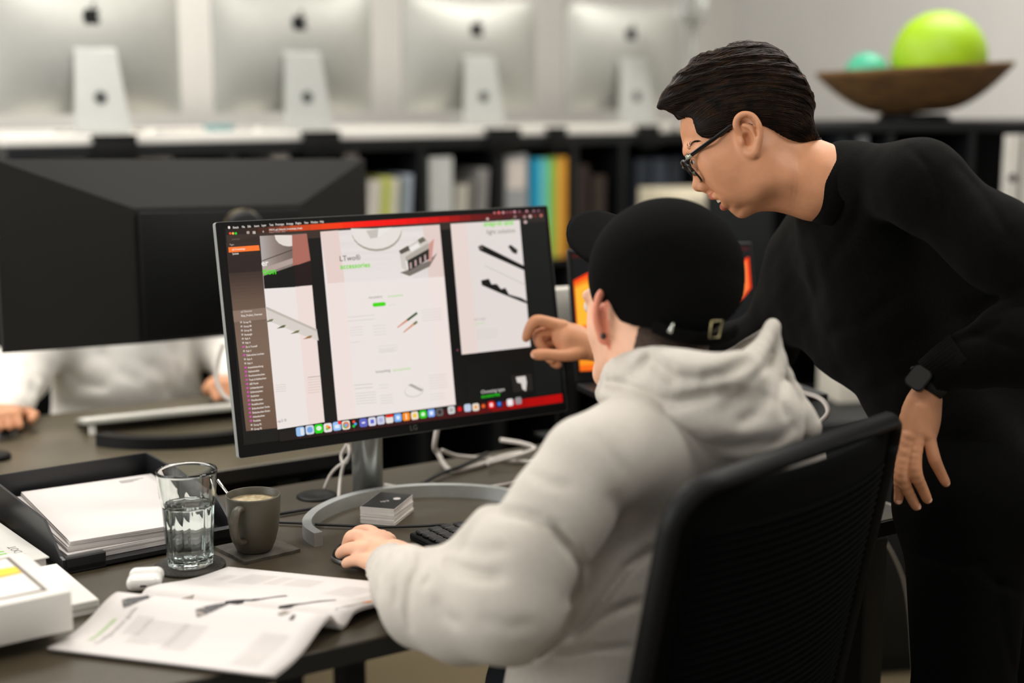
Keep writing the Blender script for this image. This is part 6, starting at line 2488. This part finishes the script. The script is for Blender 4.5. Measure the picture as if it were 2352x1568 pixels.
hand(h2, [(Mh_(960, 1282, 1.90), 27 * km_, Mh_(905, 1268, 1.945), 27 * km_), (Mh_(915, 1275, 1.94), 25 * km_, Mh_(862, 1255, 1.985), 25 * km_)],
     [(Mh_(860, 1262, 1.985), (50 * km_, 62 * km_, 24 * km_), np.array([XR, FW * 0.8 + UP * 0.6, UP * 0.8 - FW * 0.6]))],
     [[(Mh_(862, 1228, 2.02), 15 * km_), (Mh_(845, 1219, 2.03), 13.5 * km_), (Mh_(822, 1222, 2.045), 13 * km_), (Mh_(806, 1240, 2.055), 11 * km_), (Mh_(800, 1252, 2.06), 10 * km_)],
      [(Mh_(846, 1240, 1.995), 15.5 * km_), (Mh_(822, 1231, 2.005), 14.5 * km_), (Mh_(806, 1234, 2.01), 13.5 * km_), (Mh_(798, 1250, 2.02), 11.5 * km_), (Mh_(796, 1262, 2.025), 10 * km_)],
      [(Mh_(842, 1262, 1.975), 15 * km_), (Mh_(815, 1258, 1.985), 13 * km_), (Mh_(794, 1262, 1.995), 12 * km_), (Mh_(780, 1272, 2.005), 10.5 * km_)],
      [(Mh_(846, 1288, 1.96), 14 * km_), (Mh_(822, 1286, 1.972), 11.5 * km_), (Mh_(805, 1289, 1.98), 10.5 * km_), (Mh_(794, 1294, 1.985), 9.5 * km_)],
      [(Mh_(895, 1240, 2.02), 16 * km_), (Mh_(868, 1228, 2.06), 13 * km_), (Mh_(842, 1236, 2.085), 11.5 * km_), (Mh_(826, 1244, 2.09), 10 * km_)]])
h2.cone(Mh_(862, 1292, 1.955), 18 * km_, Mh_(900, 1290, 1.94), 20 * km_, 0.012)
v2, f2 = h2.grid().mesh(1)
# right hand resting at the keyboard (hidden by the body)
RW = T(1420, 1085, 0.795)
h3 = Blob(0.003)
h3.cone(RW, 0.022, RW + E2 * 0.07 + np.array([0, 0, -0.01]), 0.024, 0.01)
for k in range(4):
    o_ = RW + E2 * 0.07 + E1 * (-0.026 + 0.017 * k)
    h3.chain([(o_, 0.011), (o_ + E2 * 0.035 + np.array([0, 0, 0.006]), 0.009), (o_ + E2 * 0.062 + np.array([0, 0, -0.014]), 0.007)], 0.004)
h3.chain([(RW + E2 * 0.01 - E1 * 0.015, 0.012), (RW + E2 * 0.045 - E1 * 0.045 + np.array([0, 0, -.008]), 0.009), (RW + E2 * 0.07 - E1 * 0.05 + np.array([0, 0, -.012]), 0.008)], 0.006)
v3, f3 = h3.grid().mesh(1)
bb = Blob(0.008)
bb.chain([(CHL(-0.08, 0.21, 0.61), 0.09), (CHL(-0.05, 0.20, 0.75), 0.08), (CHL(0, 0.20, 0.90), 0.08), (P(1565, 1000, 1.81), 0.055)], 0.03)
LGD = np.array([0.07, 0.997, 0])
LGX = np.array([0.997, -0.07, 0])
LG0 = CHL(-0.06, 0.24, 0)


def LG(x, y, z):
    return LG0 + LGX * x + LGD * y + np.array([0, 0, z])


for s_ in (-1, 1):
    bb.chain([(LG(s_ * 0.09, 0.04, 0.59), 0.055), (LG(s_ * 0.10, 0.42, 0.565), 0.045), (LG(s_ * 0.10, 0.58, 0.10), 0.035)], 0.03)
    bb.cone(LG(s_ * 0.10, 0.57, 0.05), 0.03, LG(s_ * 0.10, 0.71, 0.04), 0.026, 0.02)
bb.chain([(P(1365, 1080, 1.70), 0.034), (P(1190, 1370, 1.645), 0.034), (P(985, 1372, 1.745), 0.032), (P(925, 1320, 1.86), 0.022)], 0.01)
bb.chain([(CHL(0.19, 0.2, 0.95), 0.045), (CHL(0.25, 0.42, 0.80), 0.038), (RW, 0.024)], 0.02)
v4, f4 = bb.grid().mesh(1)
to_obj('body', [(hv2, hf2, 'fn'), (v2, f2, 0), (v3, f3, 0), (v4, f4, 0)], [M_skin_p, M_stub, M_ear_red], man, M0, skin2)
mb = MB()
mb.lathe([(0.0035, -0.001), (0.004, 0.0), (0.003, 0.0015), (0.0, 0.002)], 14, M=frame(P(1386, 772, 1.794) - M0, XR, UP, -FW))
mb.build('ear_stud', M_dark, man)

for s_ in (-1, 1):
    mb = MB()
    mb.lathe([(max(1e-4, 0.0120 * math.sin(math.pi * k / 14)), -0.0120 * math.cos(math.pi * k / 14)) for k in range(15)], 18, 0, Matrix.Translation(V(FC(s_ * 0.031, 0.0968, 0.002) - M0)), cap=False)
    mb.lathe([(max(1e-4, 0.0052 * math.sin(math.pi * k / 10)), -0.0052 * math.cos(math.pi * k / 10)) for k in range(11)], 14, 1, Matrix.Translation(V(FC(s_ * 0.031, 0.1048, 0.001) - M0)), cap=False)
    mb.build('eye', [MATS['eye_white'], M_dark], man)

# ---- hoodie
KS = 1.75 / FPX
ho = Blob(0.0038)
ho.band = 0.11
# back and chest
ho.chain([(CHL(-0.085, 0.205, 0.56), 0.128), (CHL(-0.06, 0.20, 0.70), 0.124), (CHL(-0.02, 0.20, 0.84), 0.120), (CHL(0, 0.195, 0.93), 0.110)], 0.05)
for s_ in (-1, 1):
    ho.cone(CHL(-0.085 + s_ * 0.105, 0.20, 0.56), 0.105, CHL(s_ * 0.10, 0.20, 0.88), 0.096, 0.05)
ho.cone(P(1365, 1068, 1.675), 0.062, P(1560, 1000, 1.79), 0.085, 0.05)
ho.cone(P(1790, 1060, 1.92), 0.062, P(1580, 1000, 1.81), 0.085, 0.05)
# left sleeve
ho.chain([(P(1352, 1072, 1.675), 98 * KS), (P(1290, 1165, 1.66), 108 * KS), (P(1205, 1290, 1.645), 118 * KS), (P(1168, 1385, 1.635), 128 * KS)], 0.02)
ho.chain([(P(1168, 1388, 1.635), 128 * KS), (P(1060, 1392, 1.68), 122 * KS), (P(985, 1375, 1.715), 112 * KS), (P(938, 1340, 1.785), 87 * KS), (P(908, 1312, 1.86), 65 * KS)], 0.012)
ho.cone(P(1132, 1214, 1.68), 54 * KS, P(1030, 1330, 1.73), 60 * KS, 0.015)
# right sleeve
ho.chain([(CHL(0.19, 0.2, 0.94), 0.062), (CHL(0.25, 0.42, 0.82), 0.060), (RW - E2 * 0.01 + np.array([0, 0, 0.012]), 0.036)], 0.03)
ho.post.append(folds([
    ([(1135, 1173), (1180, 1180), (1228, 1189), (1274, 1212), (1312, 1260)], 0.0076, 13),
    ([(1274, 1212), (1320, 1272), (1337, 1305), (1330, 1340), (1300, 1385)], 0.0085, 13),
    ([(1020, 1285), (1055, 1308), (1112, 1323), (1160, 1326)], 0.0076, 15),
    ([(1060, 1260), (1110, 1266), (1170, 1260)], 0.0025, 14),
    ([(997, 1375), (1020, 1412), (1060, 1436)], 0.0037, 14),
    ([(970, 1255), (965, 1300), (943, 1342), (936, 1404), (945, 1450)], 0.0043, 9),
    ([(990, 1262), (990, 1320), (972, 1350)], 0.0037, 10),
    ([(930, 1262), (912, 1327), (910, 1390)], 0.0031, 8),
    ([(895, 1262), (880, 1310), (880, 1370)], 0.0025, 7),
    ([(868, 1290), (860, 1330), (866, 1370)], 0.0019, 6),
    ([(1100, 1420), (1170, 1440), (1230, 1430)], 0.0025, 18),
    ([(1500, 1258), (1439, 1304), (1381, 1385), (1343, 1431), (1300, 1470)], 0.0104, 11),
    ([(1470, 1380), (1400, 1408), (1362, 1427), (1312, 1465)], 0.0076, 11),
    ([(1320, 1408), (1285, 1465), (1228, 1511)], 0.0085, 9),
    ([(1450, 1486), (1360, 1492), (1274, 1504)], 0.0043, 9),
    ([(1360, 990), (1390, 1030), (1440, 1090)], 0.0019, 14),
    ([(1215, 1085), (1260, 1110), (1320, 1120)], 0.0025, 14),
    ([(1400, 1130), (1430, 1190), (1440, 1250)], 0.0025, 20),
]))
ho.post.append(ripple(0.0010, 30, 11))
ho.post.append(lambda W_, v: np.maximum(v, np.maximum(0.513 - W_[:, 2], np.where(W_[:, 0] > 0.0, W_ @ E2 - 1.474 - 8 * np.maximum(0, W_[:, 2] - 0.785), -1)).astype(np.float32)))
v_, f_ = ho.grid().mesh(2)
hod = to_obj('hoodie', [(v_, f_, 0)], [M_fleece], man, M0)
# hood bunched round the neck: a heavy roll with a pointed rim at the right
hd_ = Blob(0.0032)
hd_.chain([(P(1420, 905, 1.93), 30 * KS), (P(1408, 900, 1.885), 40 * KS), (P(1428, 868, 1.83), 48 * KS), (P(1478, 852, 1.765), 54 * KS), (P(1550, 858, 1.71), 54 * KS), (P(1640, 866, 1.69), 52 * KS), (P(1705, 852, 1.705), 44 * KS)], 0.015, 3)
hd_.chain([(P(1700, 862, 1.71), 42 * KS), (P(1745, 806, 1.745), 20 * KS), (P(1774, 748, 1.785), 8 * KS)], 0.015, 3)
hd_.chain([(P(1774, 748, 1.785), 8 * KS), (P(1790, 826, 1.79), 12 * KS), (P(1815, 905, 1.80), 28 * KS), (P(1848, 985, 1.80), 40 * KS)], 0.015, 2)
hd_.cone(P(1774, 752, 1.785), 7 * KS, P(1690, 900, 1.725), 60 * KS, 0.015)
hd_.cone(P(1776, 790, 1.79), 12 * KS, P(1770, 920, 1.76), 50 * KS, 0.015)
hd_.cone(P(1640, 836, 1.90), 14 * KS, P(1774, 750, 1.80), 8 * KS, 0.01)
hd_.cone(P(1640, 836, 1.90), 20 * KS, P(1800, 900, 1.84), 40 * KS, 0.02)
hd_.ell(P(1470, 918, 1.785), (98 * KS, 52 * KS, 0.070), np.array([XR * 0.98 - UP * 0.18, UP * 0.98 + XR * 0.18, FW]), 0.02)
hd_.ell(P(1600, 950, 1.735), (160 * KS, 92 * KS, 0.062), np.array([XR * 0.94 - UP * 0.34, UP * 0.94 + XR * 0.34, FW]), 0.02)
hd_.ell(P(1722, 960, 1.755), (128 * KS, 112 * KS, 0.070), np.array([XR * 0.9 - UP * 0.42, UP * 0.9 + XR * 0.42, FW]), 0.02)
hd_.cone(P(1500, 770, 1.85), 0.058, P(1535, 880, 1.815), 0.060, 0.010, True)
hd_.ell(P(1690, 795, 1.795), (62 * KS, 34 * KS, 0.036), np.array([XR * 0.84 + UP * 0.54, UP * 0.84 - XR * 0.54, FW]), 0.010, True)
hd_.post.append(folds([
    ([(1450, 862), (1491, 828), (1549, 868), (1610, 872), (1664, 860), (1726, 826)], 0.0105, 17),
    ([(1390, 880), (1420, 884), (1470, 902), (1510, 921), (1549, 925), (1626, 904), (1690, 890)], 0.0095, 17),
    ([(1392, 930), (1406, 934), (1430, 926)], 0.009, 10),
    ([(1500, 975), (1560, 1000), (1618, 1021), (1700, 1024), (1780, 1012), (1830, 975)], 0.008, 17),
    ([(1760, 900), (1740, 950), (1690, 975)], 0.006, 15),
    ([(1800, 860), (1790, 920), (1810, 965)], 0.006, 12),
    ([(1720, 880), (1760, 840), (1778, 800)], 0.004, 10),
]))
hd_.post.append(ripple(0.0016, 40, 5))
v_, f_ = hd_.grid().mesh(2)
to_obj('hood', [(v_, f_, 0)], [M_fleece], hod, M0 * 0)
bpy.data.objects['hood'].data.transform(Matrix.Translation(-V(M0)))
WL0_save = WL0
WL0 = M0
mb = MB()
ring_band(mb, P(893, 1301, 1.88), P(925, 1325, 1.83), 60 * KS, 69 * KS, FW, 72, 24, 0.006)
mb.build('cuff', M_fleece, hod)

# ---- cap
cp_ = Blob(0.003)
cp_.ell(P(1530, 624, 1.845), (0.0965, 0.098, 0.0925), np.array([XR, FW, UP]), 0.02)
cp_.cone(P(1532, 640, 1.845), 0.092, P(1560, 712, 1.82), 0.080, 0.03)
pF, pL, pB = P(1356, 588, 1.955), P(1398, 674, 1.855), P(1600, 786, 1.70)
cn = np.cross(pL - pF, pB - pF)
cn /= np.linalg.norm(cn)
if cn[2] < 0:
    cn = -cn


def cap_cut(W_, v):
    s_ = np.clip(((W_ - pB) @ hs - 0.0) / 0.06, 0, 1)
    d = -((W_ - pL) @ cn) - 0.022 * s_ * s_ * (3 - 2 * s_)
    return np.maximum(v, d).astype(np.float32)


cp_.post.append(cap_cut)
v_, f_ = cp_.grid().mesh(1)
capo = to_obj('cap', [(v_, f_, 0)], [M_cap], man, M0)
# brim
mb = MB()
bc_ = P(1442, 556, 1.945)
bf_ = np.array([-0.62, 0.78, 0])
bfu = bf_ * math.cos(math.radians(25)) + np.array([0, 0, 1]) * math.sin(math.radians(25))
bs_ = np.array([0.78, 0.62, 0])
bn_ = np.cross(bs_, bfu)
bn_ = bn_ if bn_[2] > 0 else -bn_
g = []
for i in range(13):
    row = []
    for j in range(25):
        a = -math.pi * 0.62 + math.pi * 1.24 * j / 24
        r_ = i / 12
        fa = math.cos(a) * 0.086 * r_
        sa_ = math.sin(a) * 0.084 * r_
        row.append(bc_ + bfu * fa + bs_ * sa_ - bn_ * (2.2 * sa_ ** 2) - M0)
    g.append(row)
mb.sheet(g, 0.003)
mb.build('brim', M_cap, capo)
mb = MB()
mb.lathe([(0.006, 0.0), (0.005, 0.003), (0.0, 0.004)], 16, M=frame(P(1530, 456, 1.845) - M0 - np.array([0, 0, 0.004]), (1, 0, 0), (0, 1, 0), (0, 0, 1)))
mb.build('top_button', M_cap, capo)
# strap with metal buckle
mb = MB()
sp_ = [P(1500, 748, 1.755), P(1545, 766, 1.735), P(1600, 778, 1.728), P(1655, 776, 1.745), P(1690, 762, 1.78)]
mb.tube([p - M0 for p in sp_], 0.009, 10, sub=4, flat=(0.25, 1.0))
st_ = mb.build('strap', M_cap, capo)
mb = MB()
bk_ = [P(1633, 738, 1.722), P(1658, 736, 1.728), P(1650, 774, 1.728), P(1628, 776, 1.722), P(1633, 738, 1.722)]
mb.tube([p - M0 - FW * 0.004 for p in bk_], 0.0012, 8)
mb.build('buckle', mat('old_brass', (150, 142, 104), rough=0.35, metal=0.8), capo)
mb = MB()
mb.tube([P(1538, 764, 1.722) - M0, P(1546, 742, 1.722) - M0], [0.0035, 0.0014], 8, sub=1)
mb.build('strap_end', mat('bright_metal', (200, 204, 196), rough=0.25, metal=0.8), capo)
# ---- trousers and shoes
tb = Blob(0.007)
tb.cone(CHL(-0.14, 0.22, 0.595), 0.10, CHL(-0.02, 0.22, 0.595), 0.10, 0.04)
for s_ in (-1, 1):
    tb.chain([(LG(s_ * 0.09, 0.06, 0.585), 0.085), (LG(s_ * 0.10, 0.42, 0.565), 0.070), (LG(s_ * 0.10, 0.58, 0.13), 0.055)], 0.03)
v_, f_ = tb.grid().mesh(1)
to_obj('trousers', [(v_, f_, 0)], [M_jeans], man, M0)
sb_ = Blob(0.004)
for s_ in (-1, 1):
    sb_.cone(LG(s_ * 0.10, 0.56, 0.045), 0.043, LG(s_ * 0.10, 0.73, 0.038), 0.036, 0.02)
    sb_.cone(LG(s_ * 0.10, 0.58, 0.05), 0.045, LG(s_ * 0.10, 0.58, 0.11), 0.046, 0.02)
sb_.post.append(lambda W_, v: np.maximum(v, (0.002 - W_[:, 2]).astype(np.float32)))
v_, f_ = sb_.grid().mesh(1)
to_obj('shoes', [(v_, f_, 0)], [M_white], man, M0)

# ================================================================== the colleague in white behind the dark monitor
oc = P(300, 850, 3.2)
oe1 = float(np.dot(oc, E1))
O0 = R(oe1, 3.13, 0)


def OW(x, y, z):
    # x along the desk, y forward (towards the desk), z up
    return O0 + E1 * x - E2 * y + np.array([0, 0, z])


col_ = thing('person', 'person in a white shirt seated behind the dark monitor with a hand on a mouse', 'person', O0, 0)
axo = np.array([E1, -E2, [0, 0, 1]])
ob = Blob(0.004)
ob.ell(OW(0, 0.03, 1.09), (0.072, 0.09, 0.10), axo, 0.02)
ob.ell(OW(0, 0.06, 1.04), (0.055, 0.06, 0.075), axo, 0.03)
ob.cone(OW(0, 0.115, 1.075), 0.010, OW(0, 0.128, 1.045), 0.013, 0.012)
ob.cone(OW(-0.018, 0.112, 1.012), 0.006, OW(0.018, 0.112, 1.012), 0.006, 0.008)
for s_ in (-1, 1):
    ob.ell(OW(s_ * 0.03, 0.118, 1.085), (0.014, 0.008, 0.009), axo, 0.008, True)
    ob.ball(OW(s_ * 0.03, 0.104, 1.085), 0.012, 0.004)
    ob.ell(OW(s_ * 0.075, 0.02, 1.07), (0.008, 0.018, 0.03), axo, 0.008)
ob.cone(OW(0, 0.02, 1.03), 0.055, OW(0, -0.02, 0.90), 0.055, 0.03)
ob.chain([(OW(0, -0.01, 0.90), 0.08), (OW(0, 0.0, 0.75), 0.09), (OW(0, -0.02, 0.61), 0.09)], 0.04)
HM = T(2, 968, 0.765)
HKb = T(508, 898, 0.765)
ob.chain([(OW(-0.16, 0.0, 0.88), 0.042), (OW(-0.25, 0.06, 0.79), 0.036), (HM + np.array([0.02, 0.05, 0.01]), 0.025)], 0.02)
ob.chain([(OW(0.16, 0.0, 0.88), 0.042), (OW(0.23, 0.06, 0.79), 0.036), (HKb + np.array([0.02, 0.05, 0.01]), 0.025)], 0.02)
for hc_, sg in ((HM, -1), (HKb, 1)):
    ob.ell(hc_ + np.array([0, 0.02, 0.012]), (0.036, 0.045, 0.018), axo, 0.012)
    for k in range(4):
        o_ = hc_ + E1 * (-0.028 + 0.0185 * k) + np.array([0, -0.015, 0.012])
        ob.chain([(o_, 0.011), (o_ - E2 * 0.032 + np.array([0, 0, 0.010]), 0.0095), (o_ - E2 * 0.052 + np.array([0, 0, -0.010]), 0.008)], 0.004)
    o_ = hc_ + E1 * (0.034 * -sg) + np.array([0, 0.03, 0.006])
    ob.chain([(o_, 0.012), (o_ - E2 * 0.03 + E1 * (0.012 * -sg), 0.010), (o_ - E2 * 0.055 + np.array([0, 0, -0.004]), 0.008)], 0.006)
for s_ in (-1, 1):
    ob.chain([(OW(s_ * 0.08, 0.02, 0.59), 0.07), (OW(s_ * 0.085, 0.38, 0.55), 0.055), (OW(s_ * 0.085, 0.40, 0.10), 0.035)], 0.03)
    ob.cone(OW(s_ * 0.085, 0.38, 0.05), 0.03, OW(s_ * 0.085, 0.52, 0.04), 0.026, 0.02)
v_, f_ = ob.grid().mesh(1)
to_obj('body', [(v_, f_, 0)], [M_skin_w], col_, O0)
hq = Blob(0.004)
hq.ell(OW(0, 0.02, 1.115), (0.080, 0.094, 0.092), axo, 0.02)
hq.ell(OW(0, 0.10, 1.05), (0.075, 0.06, 0.075), axo, 0.012, True)
hq.cone(OW(0, 0.02, 1.0), 0.07, OW(0, -0.02, 0.9), 0.07, 0.01, True)
v_, f_ = hq.grid().mesh(1)
to_obj('hair', [(v_, f_, 0)], [M_hair], col_, O0)
sh_ = Blob(0.0045)
sh_.band = 0.11
sh_.chain([(OW(0, 0.0, 0.885), 0.095), (OW(0, 0.01, 0.77), 0.125), (OW(0, 0.0, 0.62), 0.135), (OW(0, -0.02, 0.56), 0.13)], 0.05)
for s_ in (-1, 1):
    sh_.cone(OW(s_ * 0.07, 0.0, 0.86), 0.08, OW(s_ * 0.075, 0.0, 0.6), 0.105, 0.05)
sh_.cone(OW(-0.14, 0, 0.885), 0.06, OW(0.14, 0, 0.885), 0.06, 0.05)
sh_.chain([(OW(-0.16, 0.0, 0.88), 0.062), (OW(-0.25, 0.06, 0.81), 0.060), (HM + np.array([0.012, 0.055, 0.016]), 0.034)], 0.03)
sh_.chain([(OW(0.16, 0.0, 0.88), 0.062), (OW(0.23, 0.06, 0.81), 0.060), (HKb + np.array([0.02, 0.055, 0.016]), 0.034)], 0.03)
sh_.post.append(folds([([(395, 790), (405, 860), (400, 930)], 0.006, 10), ([(340, 830), (380, 870), (390, 910)], 0.006, 14), ([(150, 850), (190, 880), (250, 890)], 0.006, 14), ([(230, 800), (270, 850), (330, 880)], 0.005, 16), ([(60, 830), (80, 870), (70, 910)], 0.004, 10)]))
sh_.post.append(ripple(0.003, 34, 21))
sh_.post.append(lambda W_, v: np.maximum(v, (0.514 - W_[:, 2]).astype(np.float32)))
v_, f_ = sh_.grid().mesh(1)
to_obj('shirt', [(v_, f_, 0)], [M_shirt], col_, O0)
tb = Blob(0.008)
tb.band = 0.1
tb.cone(OW(-0.06, 0.0, 0.60), 0.10, OW(0.06, 0.0, 0.60), 0.10, 0.04)
for s_ in (-1, 1):
    tb.post = [lambda W_, v: np.maximum(v, (0.502 - W_[:, 2] - 10 * np.maximum(0, (W_ - O0) @ -E2 - 0.33)).astype(np.float32))]
    tb.chain([(OW(s_ * 0.08, 0.04, 0.585), 0.085), (OW(s_ * 0.085, 0.38, 0.56), 0.068), (OW(s_ * 0.085, 0.40, 0.12), 0.055)], 0.03)
v_, f_ = tb.grid().mesh(1)
to_obj('trousers', [(v_, f_, 0)], [M_trou], col_, O0)
sb_ = Blob(0.005)
for s_ in (-1, 1):
    sb_.cone(OW(s_ * 0.085, 0.37, 0.045), 0.043, OW(s_ * 0.085, 0.54, 0.038), 0.036, 0.02)
    sb_.cone(OW(s_ * 0.085, 0.40, 0.05), 0.045, OW(s_ * 0.085, 0.40, 0.10), 0.046, 0.02)
sb_.post.append(lambda W_, v: np.maximum(v, (0.002 - W_[:, 2]).astype(np.float32)))
v_, f_ = sb_.grid().mesh(1)
to_obj('shoes', [(v_, f_, 0)], [M_black], col_, O0)
# mouse and chair of the colleague
m2 = copy_tree(t) if False else None
mm = [o for o in bpy.data.objects if o.name.startswith('computer_mouse')][0]
m2 = copy_tree(mm)
q = T(2, 994)
m2.location = (q[0], q[1], 0.74)
m2.rotation_euler = (0, 0, A - math.pi / 2 - 0.1)
m2['label'] = 'dark computer mouse under the hand at the far left edge on the far desk'
ch2 = copy_tree(ch1)
cb = OW(0, -0.285, 0)
ch2.location = [float(c) for c in cb]
ch2.rotation_euler = (0, 0, A + math.pi)
ch2['label'] = 'black office chair of the person in the white shirt behind the far desk'
